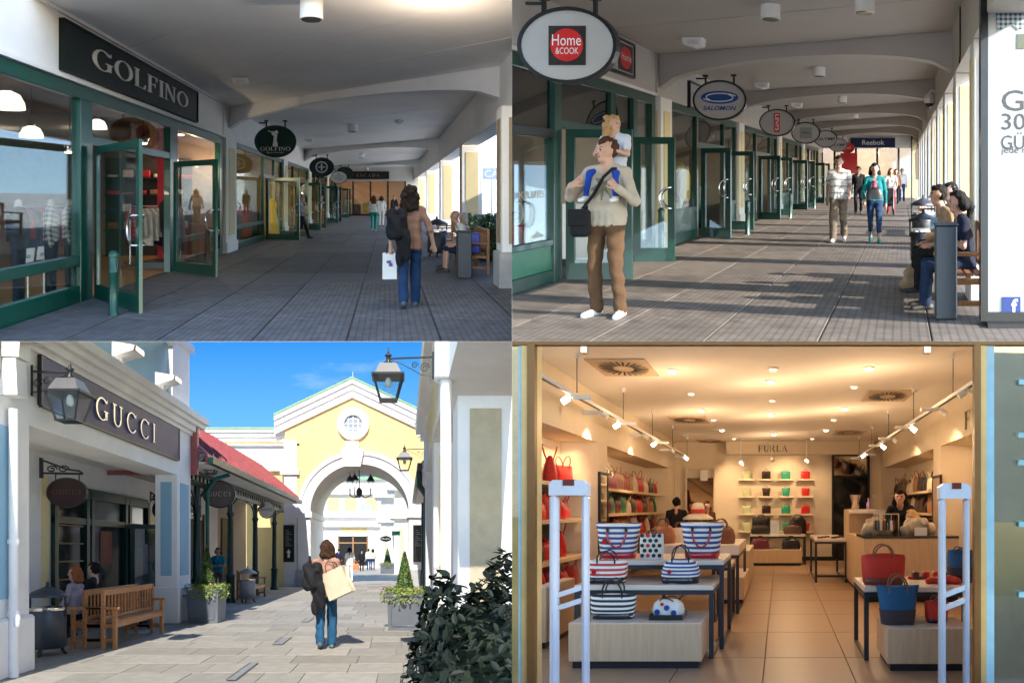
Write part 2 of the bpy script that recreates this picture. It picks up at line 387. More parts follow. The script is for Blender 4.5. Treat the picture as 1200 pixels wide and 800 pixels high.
# ------------------------------------------------------------------ bodies: one continuous surface from tapered capsules
def sdf_caps(G, prims):
    """G (n,3); returns smooth union distance and index of nearest primitive"""
    best = None; tot = None; idx = None
    for i, (a, ra, b, rb, m, k) in enumerate(prims):
        a = np.asarray(a, float); b = np.asarray(b, float); ab = b - a; L2 = max(1e-9, ab @ ab)
        t = np.clip(((G - a) @ ab) / L2, 0, 1)
        d = np.linalg.norm(G - a - t[:, None] * ab, axis=1) - (ra + (rb - ra) * t)
        if tot is None: tot = d.copy(); best = d.copy(); idx = np.zeros(len(G), int)
        else:
            h = np.clip(.5 + .5 * (tot - d) / k, 0, 1); tot = tot * (1 - h) + d * h - k * h * (1 - h)
            c = d < best; best[c] = d[c]; idx[c] = i
    return tot, idx
soft = ('check_cloth', 'floral', 'polo', 'stripe_shirt')
def surface(prims, res, noise=0, nfreq=40, seed=0, crease=0):
    P = np.array([p[0] for p in prims] + [p[2] for p in prims], float); rr = np.array([p[1] for p in prims] + [p[3] for p in prims])
    pad = res * 3 + noise
    lo = (P - rr[:, None]).min(0) - pad; hi = (P + rr[:, None]).max(0) + pad
    n = np.ceil((hi - lo) / res).astype(int) + 1
    ax = [lo[i] + res * np.arange(n[i]) for i in range(3)]
    G = np.stack(np.meshgrid(*ax, indexing='ij'), -1).reshape(-1, 3)
    d, ci = sdf_caps(G, prims)
    if crease:
        cl = np.array([p[4].name.startswith('cloth') or p[4].name in soft for p in prims])[ci]
        rs = np.random.RandomState(5); fold = 0
        for _k in range(9):
            w = rs.normal(size=3) * np.array([1, 1, .8]); w *= rs.uniform(14, 48) / np.linalg.norm(w); fold = fold + .55 * np.sin(G @ w + rs.rand() * 6 + 1.5 * np.sin(G @ (w[[2, 0, 1]] * .4)))
        d = d + cl * crease * fold
    if noise:
        rs = np.random.RandomState(seed)
        for _k in range(4):
            w = rs.normal(size=3); w *= nfreq * (1 + _k * .6) / np.linalg.norm(w); d = d + noise * .5 * np.sin(G @ w + rs.rand() * 6)
    V = d.reshape(n); S = V < 0
    c = [S[x:n[0] - 1 + x, y:n[1] - 1 + y, z:n[2] - 1 + z] for x in (0, 1) for y in (0, 1) for z in (0, 1)]
    cnt = sum(q.astype(int) for q in c); act = (cnt > 0) & (cnt < 8)
    ids = -np.ones(act.shape, int); cells = np.argwhere(act); ids[act] = np.arange(len(cells))
    acc = np.zeros((len(cells), 3)); num = np.zeros(len(cells))
    off = [(x, y, z) for x in (0, 1) for y in (0, 1) for z in (0, 1)]
    for i, a in enumerate(off):
        for b in off[i + 1:]:
            if sum(abs(a[j] - b[j]) for j in range(3)) != 1: continue
            va = V[cells[:, 0] + a[0], cells[:, 1] + a[1], cells[:, 2] + a[2]]; vb = V[cells[:, 0] + b[0], cells[:, 1] + b[1], cells[:, 2] + b[2]]
            m = (va < 0) != (vb < 0); t = np.where(m, va / np.where(m, va - vb, 1), 0)
            p = np.array(a) + t[:, None] * (np.array(b) - np.array(a)); acc[m] += p[m]; num[m] += 1
    verts = lo + res * (cells + acc / num[:, None])
    faces = []
    for k in range(3):
        o1, o2 = [(1, 2), (2, 0), (0, 1)][k]
        sl0 = [slice(None)] * 3; sl1 = [slice(None)] * 3; sl0[k] = slice(0, n[k] - 1); sl1[k] = slice(1, n[k])
        s0 = S[tuple(sl0)]; s1 = S[tuple(sl1)]; E = np.argwhere(s0 != s1)
        ok = (E[:, o1] > 0) & (E[:, o2] > 0) & (E[:, o1] < n[o1] - 1) & (E[:, o2] < n[o2] - 1); E = E[ok]
        e1 = np.zeros(3, int); e1[o1] = 1; e2 = np.zeros(3, int); e2[o2] = 1
        q = [E - e1 - e2, E - e2, E, E - e1]; q = np.stack([ids[tuple(x.T)] for x in q], 1)
        fl = ~S[tuple(E.T)]; q[fl] = q[fl][:, ::-1]; faces.append(q)
    faces = np.concatenate(faces)
    cen = verts[faces].mean(1); _, idx = sdf_caps(cen, prims)
    return verts, faces, idx
def caps_mesh(pl, name, prims, res, yaw=0, s=1, **kw):
    v, f, idx = surface(prims, res, **kw)
    mats = []
    for p in prims:
        if p[4] not in mats: mats.append(p[4])
    look = np.array([mats.index(p[4]) for p in prims])
    v = v * s; cy, sy = math.cos(R(yaw)), math.sin(R(yaw))
    x = v[:, 0] * cy - v[:, 1] * sy; y = v[:, 0] * sy + v[:, 1] * cy
    W = np.stack([x + pl.ax * y, y, v[:, 2] + pl.az * y], 1)
    me = bpy.data.meshes.new(name); me.from_pydata(W.tolist(), [], f.tolist())
    for m in mats: me.materials.append(m)
    me.polygons.foreach_set('material_index', look[idx]); me.polygons.foreach_set('use_smooth', [True] * len(f)); me.update()
    return me
SKIN = mat('skin', (.52, .30, .21), .5, var=.06, scale=20); EYE = mat('eye_dark', (.02, .015, .012), .2); LIP = mat('lips', (.42, .16, .14), .4)
def cloth(name, c, bump=.5, rough=.85): return mat('cloth_' + name, c, rough, var=.12, scale=9, bump=bump, bscale=9)
SHOE = {}
J0 = dict(pelvis=(0, 0, .95), chest=(0, -.01, 1.27), neck=(0, -.015, 1.46), head=(0, .015, 1.62),
          shL=(-.175, -.015, 1.40), elL=(-.235, -.03, 1.11), wrL=(-.235, .05, .87), haL=(-.235, .075, .78),
          shR=(.175, -.015, 1.40), elR=(.235, -.03, 1.11), wrR=(.235, .05, .87), haR=(.235, .075, .78),
          hiL=(-.09, 0, .92), knL=(-.095, .015, .50), anL=(-.10, -.02, .085), toL=(-.115, .13, .035),
          hiR=(.09, 0, .92), knR=(.095, .015, .50), anR=(.10, -.02, .085), toR=(.115, .13, .035))
def seated(J, dz=-.43, lean=0):
    for k in ('pelvis', 'chest', 'neck', 'head', 'shL', 'elL', 'wrL', 'haL', 'shR', 'elR', 'wrR', 'haR', 'hiL', 'hiR'):
        x, y, z = J[k]; J[k] = (x, y + lean * max(0, z - .95), z + dz)
    for s_, q in (('L', -1), ('R', 1)):
        J['kn' + s_] = (q * .11, .43, .50); J['an' + s_] = (q * .11, .45, .09); J['to' + s_] = (q * .12, .60, .035)
        J['el' + s_] = (q * .23, .08, .68); J['wr' + s_] = (q * .15, .28, .60); J['ha' + s_] = (q * .13, .36, .58)
    return J
def hand(pr, w, h, side, grip=False, fine=False):
    w = Vector(w); h = Vector(h); d = (h - w).normalized(); lat = Vector((side, 0, 0)); lat = (lat - d * lat.dot(d))
    lat = lat.normalized() if lat.length > .1 else Vector((0, 1, 0)); nrm = d.cross(lat)
    pr.append((w, .026, w + d * .075, .032, SKIN, .012))
    if not fine: pr.append((w + d * .07, .03, w + d * .14, .018, SKIN, .012)); pr.append((w + d * .03 - lat * .02, .014, w + d * .09 - lat * .045, .012, SKIN, .006)); return
    for i, (o, l) in enumerate(((-.028, .068), (-.010, .078), (.009, .072), (.027, .058))):
        a = w + d * .08 + lat * o; b = a + d * l * (.45 if grip else .55) + nrm * (.012 if grip else .005); c = b + (d * (.1 if grip else .45) + nrm * (.45 if grip else .12)) * l
        pr.append((a, .0095, b, .009, SKIN, .004)); pr.append((b, .009, c, .0075, SKIN, .003))
    t = w + d * .02 - lat * .028; u = t + d * .04 - lat * .025; pr.append((t, .013, u, .011, SKIN, .006)); pr.append((u, .011, u + d * .035 - lat * .004, .009, SKIN, .004))
def person(pl, X, D, ht, yaw, label, top, bottom, shoe=None, hair=None, style='short', sleeve='long', leg='long', J=None, sit=False, lean=0,
           res=.02, H=0, neck_dress=0, female=False, fine=False, group=None, extra=None, baggy=1.0, headturn=0, thin=1.0, hem=0):
    shoe = shoe or mat('shoe_dark', (.03, .03, .03), .5); hair = hair or mat('hair_dark', (.025, .016, .012), .7, var=.4, scale=40, bump=.6, bscale=60)
    j = dict(J0)
    if sit: seated(j, lean=lean)
    if J: j.update(J)
    pr = []; A = pr.append; V = Vector; g = lambda k: V(j[k])
    sw = .9 if female else 1.0
    pel, che, nec, hd = g('pelvis'), g('chest'), g('neck'), g('head')
    spx = V((1, 0, 0))
    shl = (g('shR') - g('shL')); 
    if shl.length > 0: spx = shl.normalized()
    # torso as side-by-side capsules
    for q in (-1, 1):
        A((pel + V((q * .075, 0, .0)), .105, che + spx * q * .075 * sw + V((0, 0, -.02)), .108 * sw, top, .03))
        A((che + spx * q * .075 * sw, .105 * sw, che + spx * q * .09 * sw + (nec - che) * .45, .085 * sw, top, .03))
    A((pel + V((0, 0, .02)), .115, che, .115 * sw, top, .03))
    if female: 
        for q in (-1, 1): A((che + V((q * .075, .075, .02)), .062, che + V((q * .075, .075, .0)), .062, top, .03))
    A((pel + V((-.07, 0, -.04)), .112 - (.012 if hem else 0), pel + V((.07, 0, -.04)), .112 - (.012 if hem else 0), bottom, .03))
    if hem:
        for k_ in range(16):
            c_, n_ = math.cos(k_ * math.pi / 8), math.sin(k_ * math.pi / 8); A((pel + V((.152 * c_, .094 * n_, .09)), .024, pel + V((.168 * c_, .106 * n_, -hem)), .024, top, .025))
    for s_, q in (('L', -1), ('R', 1)):
        sh, el, wr, ha = g('sh' + s_), g('el' + s_), g('wr' + s_), g('ha' + s_)
        A((nec + (sh - nec) * .3, .055, sh, .062 * sw, top, .03))
        fm = top if sleeve == 'long' else SKIN
        um = top if sleeve in ('long', 'elbow') else SKIN
        if sleeve == 'short':
            mid = sh + (el - sh) * .6; A((sh, .062 * sw, mid, .058 * sw, top, .02)); A((mid, .042 * sw, el, .038 * sw, SKIN, .012))
        else: A((sh, .06 * sw if um is top else .048 * sw, el, .05 * sw if um is top else .04 * sw, um, .02))
        A((el, .047 * sw if fm is top else .039 * sw, wr + (el - wr) * .08, .036 if fm is top else .027, fm, .015))
        A((wr + (el - wr) * .15, .026, wr, .025, SKIN, .01))
        hand(pr, wr, ha, q, fine=fine, grip=True)
        hi, kn, an, to = g('hi' + s_), g('kn' + s_), g('an' + s_), g('to' + s_)
        A((hi, .092 * thin, kn, .062 * baggy * thin, bottom, .03))
        if leg == 'long': A((kn, .062 * baggy * thin, an + (kn - an) * .02, .056 * baggy * thin, bottom, .02))
        elif leg == 'capri':
            m_ = an + (kn - an) * .42; A((kn, .06, m_, .056, bottom, .02)); A((m_, .042, an, .034, SKIN, .01))
        else: A((kn, .052, an + (kn - an) * .6, .052, SKIN, .02)); A((an + (kn - an) * .6, .05, an, .034, SKIN, .02))
        A((an + V((0, -.02, -.035)), .042, to, .034, shoe, .015)); A((an + V((0, -.045, -.04)), .036, an, .04, shoe, .015))
    A((nec + V((0, 0, -.04)), .06, hd + V((0, -.01, -.07)), .053, SKIN, .015))
    ct, st = math.cos(R(headturn)), math.sin(R(headturn))
    def hp(x, y, z): return hd + V((x * ct - y * st, x * st + y * ct, z))
    A((hp(0, -.02, .035), .088, hp(0, .0, .02), .086, SKIN, .02)); A((hp(0, .012, -.01), .074, hp(0, .035, -.075), .045, SKIN, .025))
    A((hp(0, .085, .012), .011, hp(0, .108, -.022), .015, SKIN, .008))
    for q in (-1, 1):
        A((hp(q * .082, -.008, .012), .016, hp(q * .082, -.004, -.02), .012, SKIN, .006))
        A((hp(q * .033, .079, .012), .007, hp(q * .036, .079, .012), .007, EYE, .002))
        A((hp(q * .022, .085, .032), .004, hp(q * .046, .076, .035), .0035, hair, .003))
    A((hp(-.02, .079, -.055), .008, hp(.02, .079, -.055), .008, LIP, .003))
    if extra: extra(pr, j)
    t = thing(pl, 'person', label, 'person', X, D, H, group)
    s = ht / 1.75
    part(pl, t, 'body', caps_mesh(pl, 'body', pr, res, yaw, s, crease=.0042), None)
    hr = []
    if style == 'bald': return t
    hr.append((hp(0, -.03, .048), .088, hp(0, -.038, .015), .086, hair, .01)); hr.append((hp(0, .01, .075), .066, hp(0, .045, .088), .038, hair, .03))
    for q in (-1, 1): hr.append((hp(q * .06, -.035, .035), .036, hp(q * .062, -.04, -.015), .028, hair, .02))
    if style in ('long', 'bob', 'curly', 'pony'):
        L = {'long': .26, 'bob': .13, 'curly': .2, 'pony': .06}[style]
        for q in (-1, -.4, .4, 1): hr.append((hp(q * .065, -.05, .02), .055, hp(q * .085, -.075, -L + abs(q) * .03), .05, hair, .03))
    if style == 'pony': hr.append((hp(0, -.12, .02), .04, hp(0, -.16, -.05), .04, hair, .02)); hr.append((hp(0, -.16, -.05), .042, hp(0, -.13, -.22), .02, hair, .02))
    if style == 'curly':
        rr = random.Random(3)
        for _ in range(22):
            a = rr.uniform(-2.6, 2.6); z = rr.uniform(-.2, .12); r_ = .1 if z < .05 else .075
            c = hp(r_ * math.sin(a), -.03 - r_ * .8 * abs(math.cos(a * .5)), z); hr.append((c, .04, c, .04, hair, .01))
    if style == 'bun': hr.append((hp(0, -.1, .09), .05, hp(0, -.1, .09), .05, hair, .01))
    nz = {'curly': .010, 'long': .006, 'bob': .008, 'pony': .005, 'short': .008}.get(style, .006)
    part(pl, t, 'hair', caps_mesh(pl, 'hair', hr, max(.009, res * .75), yaw, s, noise=nz, nfreq=70 if style == 'curly' else 55), None)
    return t
def rot(yaw):
    c, s = math.cos(R(yaw)), math.sin(R(yaw)); return lambda p: (p[0] * c - p[1] * s, p[0] * s + p[1] * c, p[2])
def walk(st=1, stride=.22):
    """mid-stride joints; st = +1 right foot forward"""
    a, b = ('R', 'L') if st > 0 else ('L', 'R'); q = 1 if st > 0 else -1
    return {'kn' + a: (q * .09, .17, .53), 'an' + a: (q * .09, stride, .09), 'to' + a: (q * .10, stride + .15, .06),
            'kn' + b: (-q * .09, .02, .49), 'an' + b: (-q * .09, -stride * .9, .15), 'to' + b: (-q * .10, -stride * .9 + .13, .03),
            'el' + b: (-q * .24, .04, 1.12), 'wr' + b: (-q * .24, .2, .95), 'ha' + b: (-q * .23, .26, .88),
            'el' + a: (q * .24, -.12, 1.12), 'wr' + a: (q * .25, -.13, .88), 'ha' + a: (q * .25, -.12, .79)}

# ------------------------------------------------------------------ handbags
def handbag(pl, X, D, H, w, h, d, label, body, base=None, handle=None, style='tote', yaw=0, group=None, hloop=.6, charm=None, dots=None, basefrac=.16, nh=2):
    t = thing(pl, 'handbag', label, 'handbag', X, D, H, group)
    T = rot(yaw); rnd_ = random.Random(int(X * 977 + D * 131 + H * 61))
    def loft(rings, n=20, e=3.2):
        mb = MB(); mb.T = T; vs = []; fs = []
        for (rx, ry, z, sag) in rings:
            for k in range(n):
                a = 2 * math.pi * k / n; ca, sa = math.cos(a), math.sin(a)
                x = rx * math.copysign(abs(ca) ** (2 / e), ca); y = ry * math.copysign(abs(sa) ** (2 / e), sa)
                vs.append((x, y, z + sag * (abs(x) / max(rx, 1e-3)) ** 2 + rnd_.uniform(-.003, .003)))
        m = len(rings)
        for i in range(m - 1):
            for k in range(n): fs.append((i * n + k, i * n + (k + 1) % n, (i + 1) * n + (k + 1) % n, (i + 1) * n + k))
        mb.add(vs, fs, True); mb.add(vs[:n], [tuple(range(n))[::-1]]); mb.add(vs[-n:], [tuple(range(n))]); return mb
    W, Dp = w / 2, d / 2
    if style == 'tote': rg = [(W * .74, Dp, 0, 0), (W * .76, Dp * 1.05, h * .06, 0), (W * .82, Dp * 1.0, h * .4, 0), (W * .9, Dp * .75, h * .75, 0), (W, Dp * .35, h, .06 * h)]
    elif style == 'box': rg = [(W * .96, Dp, 0, 0), (W, Dp, h * .06, 0), (W, Dp, h * .6, 0), (W * .97, Dp * .85, h * .96, 0), (W * .92, Dp * .7, h, 0)]
    elif style == 'dome': rg = [(W * .92, Dp, 0, 0), (W * .97, Dp, h * .08, 0), (W, Dp, h * .4, 0), (W * .88, Dp * .8, h * .78, 0), (W * .62, Dp * .45, h * .97, 0), (W * .45, Dp * .25, h, 0)]
    else: rg = [(W * .86, Dp, 0, 0), (W * .92, Dp * 1.05, h * .1, 0), (W * .97, Dp, h * .45, 0), (W, Dp * .6, h * .85, 0), (W * .97, Dp * .3, h, -.05 * h)]
    bd = part(pl, t, 'body', loft(rg), body)
    if base is not None:
        r0 = rg[0]; zz = basefrac * h; k = r0[0] / W + (rg[2][0] / W - r0[0] / W) * min(1, basefrac / .4)
        part(pl, t, 'base', loft([(r0[0] * 1.02, Dp * 1.03, .001, 0), (r0[0] * 1.045, Dp * 1.08, h * .06, 0), (W * k * 1.025, Dp * 1.07, zz, 0), (W * k * .98, Dp * .9, zz + .004, 0)]), base)
    hm = handle or body; hr = h * hloop
    if hloop < 0:
        sp = W * .4; mb = MB(); mb.T = T; mb.tube([(-sp, -Dp * .62, h * .9), (-sp * 1.02, -Dp * .95, h * .72), (-sp * .8, -Dp * 1.12, h * .5), (-sp * .4, -Dp * 1.15, h * .36), (0, -Dp * 1.15, h * .32), (sp * .4, -Dp * 1.15, h * .36), (sp * .8, -Dp * 1.12, h * .5), (sp * 1.02, -Dp * .95, h * .72), (sp, -Dp * .62, h * .9)], w * .022, 6); part(pl, t, 'handle', mb, hm)
        for q in (-1, 1):
            mb = MB(); mb.T = T; mb.box(q * sp - .012, q * sp + .012, -Dp * .98, -Dp * .5, h * .78, h * .92); part(pl, t, 'handle_tab', mb, mat('black_handle', (.012, .012, .013), .35))
    for q in () if hloop < 0 else ((-1, 1) if nh == 2 else (0,)):
        y = q * Dp * .55; sp = W * .42; z0 = h * .86
        mb = MB(); mb.T = T
        mb.tube([(-sp, y, z0 - .06 * h), (-sp, y * .9, z0 + .2 * hr)] + [(sp * math.cos(a), y * .9 + q * .01 + (.04 * q * math.sin(a)), z0 + .2 * hr + hr * .75 * math.sin(a)) for a in [math.pi - math.pi * i / 8 for i in range(1, 8)]] + [(sp, y * .9, z0 + .2 * hr), (sp, y, z0 - .06 * h)], max(.006, w * .02), 6)
        part(pl, t, 'handle', mb, hm)
    if charm is not None:
        mb = MB(); mb.T = T; mb.ellipse(-W * .5, h * .5, w * .055, w * .055, -Dp * 1.05 - .012, -Dp * 1.0, 12); part(pl, t, 'charm', mb, charm)
    if dots:
        for (u, v, r_, m_) in dots:
            mb = MB(); mb.T = T; zz = v * h; y0 = -Dp * (1.0 if style == 'box' else 1.02)
            mb.ellipse(u * W, zz, r_, r_, y0 - .006, y0 + .01, 14); part(pl, bd, 'dot', mb, m_)
    return t

# ------------------------------------------------------------------ shared materials
M_WHITE = mat('white_plaster', (.87, .85, .81), .7, var=.05, scale=1.5, bump=.08, bscale=30)
M_CEIL = mat('ceiling_paint', (.88, .87, .85), .75, var=.06, scale=.6, bump=.05, bscale=20)
M_CREAM = mat('cream_plaster', (.80, .66, .36), .75, var=.06, scale=2, bump=.08)
M_GREEN = mat('green_paint', (.004, .075, .052), .32, var=.2, scale=4, coat=.3)
M_BLACK = mat('black_paint', (.012, .013, .014), .35, var=.2)
M_SIGNB = mat('sign_black', (.004, .010, .008), .5, var=.2, spec=.25)
M_LETTER = mat('letter_white', (.82, .82, .78), .5, var=.03)
M_CHROME = mat('chrome', (.75, .76, .78), .16, 1, var=.05)
M_GLASS = glass('window_glass', (.93, .96, .95), .06)
M_GLASSD = glass('dark_glass', (.34, .36, .36), .2)
M_SLATE = mat('slate_grey', (.035, .042, .055), .45, var=.15)
M_TEAK = wood('teak', (.42, .19, .07), 1)
M_FLOOR_ = {p.key: pattern('deck_floor_' + p.key, (.135, .138, .15) if p is TL else (.145, .122, .102), (.092, .094, .102) if p is TL else (.10, .083, .069), 0, 13, .3, .65, 0, rnd=.16, nz=.32, along=(1, -p.ax, 0)) for p in (TL, TR)}
M_FLOORB = mat('deck_base', (.085, .08, .078), .8, var=.25, scale=3)
M_PLAINT = mat('deck_plain', (.13, .132, .142), .62, var=.22, scale=4, bump=.15, bscale=60, rnd=.1)
M_PAPER = mat('white_paper', (.82, .80, .76), .6, var=.04)
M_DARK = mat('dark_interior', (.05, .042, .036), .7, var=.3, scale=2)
M_WARMWALL = mat('shop_wall', (.42, .33, .25), .7, var=.1, scale=2)
M_WOODF = wood('shop_wood_floor', (.40, .20, .085), 1, 2)
M_RED = mat('red_paint', (.55, .02, .03), .4, var=.1)
M_LAMPON = emit('lamp_on', (1, .86, .62), 9)
M_CREAMP = mat('cream_paper', (.58, .50, .35), .6, var=.06, bump=.2, bscale=8)

def oval_sign(pl, px, py, wpx, D, label, faces, ring=M_GREEN, field=M_PAPER, ratio=.76, ceil=4, rods=(-.45, .45), group='oval shop signs hanging in a row', fallback=None):
    """an elliptical sign that faces down the arcade, hung on two rods; faces: list of (geo, u0,u1,v0,v1, material) in half-size units"""
    X = pl.X(px, D); H = pl.Hh(py, D); rx = wpx / F * D / 2; rz = rx * ratio
    t = thing(pl, 'hanging_sign', label, 'sign', X, D, H - rz, group)
    part(pl, t, 'panel', MB().ellipse(0, rz, rx * .96, rz * .96, -.035, .035, 40), field)
    part(pl, t, 'rim', MB().ellipse(0, rz, rx, rz, -.05, .05, 40, rx * .07), ring)
    for i_, q in enumerate(rods):
        mb = MB()
        zt = rz + rz * math.sqrt(max(0, 1 - q * q)) - .02; top = max(zt + .1, min(ceil - (H - rz), zt + rz * .45))
        mb.box(q * rx - .02 * rx, q * rx + .02 * rx + .012, -.02, .02, zt, top); mb.box(q * rx - .09 * rx, q * rx + .1 * rx, -.03, .03, top - .05 * rx, top + .01)
        if i_ == 0: mb.box(q * rx + .01 * rx, q * rx - .35 * rx, -.015, .015, top - .14 * rx, top - .08 * rx)
        part(pl, t, 'hanger_rod', mb, M_BLACK)
    for fc in faces:
        if callable(fc): fc(t, rx, rz); continue
        geo, u0, u1, v0, v1, m = fc
        part(pl, t, 'lettering', letter_mb(geo, u0 * rx, u1 * rx, rz + v0 * rz, rz + v1 * rz, face_cam(-.042)), m)
    return t
def door_leaf(pl, parent, hx, hd, fx, fd, H1=2.34, side=1, m=M_GREEN, hw=.11, handle=True, pane=M_GLASS, hz=1.12, hr=.2, th=.05):
    """glazed door leaf from hinge (hx,hd) to free edge (fx,fd), relative to the parent's base"""
    L = math.hypot(fx - hx, fd - hd); ux, uy = (fx - hx) / L, (fd - hd) / L
    T = lambda p: (hx + p[0] * ux - p[1] * uy, hd + p[0] * uy + p[1] * ux, p[2])
    mb = MB(); mb.T = T
    mb.box(0, hw, -th / 2, th / 2, .02, H1); mb.box(L - hw, L, -th / 2, th / 2, .02, H1)
    mb.box(hw, L - hw, -th / 2, th / 2, .02, .24); mb.box(hw, L - hw, -th / 2, th / 2, H1 - hw, H1)
    lf = part(pl, parent, 'door', mb, m)
    g = MB(); g.T = T; g.box(hw, L - hw, -.004, .004, .24, H1 - hw); part(pl, lf, 'pane', g, pane)
    if handle:
        for q in (-1, 1):
            h = MB(); h.T = T
            h.tube([(L - hw / 2, q * .03, hz - hr)] + [(L - hw / 2 - hr * 1.0 * math.sin(a), q * .09, hz - hr * math.cos(a)) for a in [math.pi * i / 10 for i in range(11)]] + [(L - hw / 2, q * .03, hz + hr)], .016, 8)
            part(pl, lf, 'handle', h, M_CHROME)
    return lf
def bollard(pl, X, D, label, h=.9, group='green bollards by the shop doors'):
    t = thing(pl, 'bollard', label, 'bollard', X, D, 0, group)
    part(pl, t, 'post', MB().lathe(0, 0, [(.075, 0), (.075, .02), (.055, .05), (.055, h * .66), (.062, h * .67), (.062, h * .70), (.055, h * .71), (.055, h * .9)], 14), M_GREEN)
    part(pl, t, 'cap', MB().lathe(0, 0, [(.06, h * .9), (.065, h * .91), (.06, h * .96), (.035, h), (.005, h + .005)], 14), M_GREEN)
    return t
M_CEILW = mat('ceiling_shaded', (.50, .46, .42), .75, var=.06, scale=.6, bump=.05, bscale=20); M_WHITEW = mat('wall_shaded', (.56, .52, .47), .7, var=.05, scale=1.5, bump=.08, bscale=30)  # ceiling and wall white, with the long arcade's dimness put into the colour
M_GREEND = mat('green_paint_shaded', (.003, .052, .036), .32, var=.2, scale=4, coat=.3)  # green frame paint, darkened in the colour for the long arcade's shade
def column(pl, X, D, w, d, h, label, plinth=.55, group='white arcade columns with cream panels', panel=M_CREAM, body=M_WHITE, base=M_WHITE):
    """square pier; base point = front left corner"""
    t = thing(pl, 'column', label, 'column', X, D, 0, group)
    part(pl, t, 'shaft', B(0, w, 0, d, plinth, h, ch=.015), body)
    part(pl, t, 'plinth', B(-.05, w + .05, -.05, d + .05, 0, plinth, ch=.02), base)
    part(pl, t, 'panel', B(w * .2, w * .8, -.012, .01, plinth + .15, h - .2), panel)
    part(pl, t, 'side_panel', B(-.012, .01, d * .2, d * .8, plinth + .15, h - .2), panel)
    return t
def arch_beam(pl, parent, x0, d0, x1, d1, Htop, Hend, Hmid, th=.3, n=18, m=M_CEIL):
    """beam across the arcade, arched underneath, from (x0,d0) to (x1,d1)"""
    mb = MB(); ps = []
    for i in range(n + 1):
        t = i / n; z = Hend + (Hmid - Hend) * (1 - (2 * t - 1) ** 2) ** .55 if True else 0
        ps.append((t, z))
    for off in (0, th):
        pass
    vs = []
    for t, z in ps:
        x = x0 + (x1 - x0) * t; d = d0 + (d1 - d0) * t
        vs += [(x, d, z), (x, d, Htop), (x, d + th, Htop), (x, d + th, z)]
    fs = []
    for i in range(n):
        a = 4 * i; b = a + 4
        for k in range(4): fs.append((a + k, a + (k + 1) % 4, b + (k + 1) % 4, b + k))
    fs += [(0, 1, 2, 3), (4 * n + 3, 4 * n + 2, 4 * n + 1, 4 * n)]
    mb.add(vs, fs); return part(pl, parent, 'beam', mb, m)
def ceiling_lamp(pl, X, D, Hc, label, r=.16, h=.26, group='round ceiling lamps of the arcade'):
    t = thing(pl, 'ceiling_lamp', label, 'ceiling lamp', X, D, Hc - h, group)
    part(pl, t, 'housing', MB().lathe(0, 0, [(r * .98, .0), (r, .01), (r, h - .004)], 20), M_WHITE)
    part(pl, t, 'reflector', MB().lathe(0, 0, [(r * .8, -.012), (r * .9, -.004)], 20), mat('lamp_reflector', (.3, .27, .2), .25, .8))
    return t
def detector(pl, X, D, Hc, label, s=.1):
    t = thing(pl, 'smoke_detector', label, 'detector', X, D, Hc - s * .9, 'small detectors on the arcade ceilings')
    part(pl, t, 'base', MB().lathe(0, 0, [(s, s * .45), (s, s * .89)], 14), M_WHITE)
    part(pl, t, 'sensor', MB().lathe(0, 0, [(s * .3, 0), (s * .7, s * .15), (s * .75, s * .45)], 14), M_WHITE)
def emergency_box(pl, X, D, Hc, label):
    t = thing(pl, 'emergency_light', label, 'emergency light', X, D, Hc - .16, 'emergency lights on the arcade ceilings')
    part(pl, t, 'housing', MB().prism([(-.17, .155), (.17, .155), (.15, .03), (.02, 0), (-.15, .05)], -.12, .12, 'y'), M_WHITE)
    part(pl, t, 'diffuser', B(-.06, .12, -.135, -.121, .03, .11), mat('diffuser', (.7, .7, .68), .4))
def bench(pl, X, D, yaw, label, L=1.8, group='teak benches', slats=14, m=None):
    """garden bench; local x along the seat, faces -y; base point = middle of the front legs' line"""
    m = m or M_TEAK; T = rot(yaw)
    t = thing(pl, 'bench', label, 'bench', X, D, 0, group)
    def pt(nm, *bx, ch=.006):
        mb = MB(); mb.T = T; mb.box(*bx, ch=ch); return part(pl, t, nm, mb, m)
    for q in (-1, 1):
        x = q * (L / 2 - .03)
        pt('leg', x - .03, x + .03, 0, .06, 0, .62); pt('leg', x - .03, x + .03, .46, .52, 0, .92)
        pt('armrest', x - .035, x + .035, -.04, .47, .621, .66); pt('side_rail', x - .02, x + .02, .061, .459, .34, .40); pt('side_rail', x - .02, x + .02, .061, .459, .13, .18)
    pt('front_rail', -L / 2 + .061, L / 2 - .061, .012, .045, .34, .415)
    for k in range(5): pt('seat_slat', -L / 2 + .062, L / 2 - .062, .02 + k * .088, .092 + k * .088, .416, .44)
    pt('top_rail', -L / 2 + .061, L / 2 - .061, .465, .51, .83, .92); pt('lower_rail', -L / 2 + .061, L / 2 - .061, .47, .505, .45, .51)
    n = slats
    for k in range(n):
        x = -L / 2 + .1 + (L - .2) * k / (n - 1); pt('back_slat', x - .02, x + .02, .478, .496, .511, .829, ch=.003)
    return t
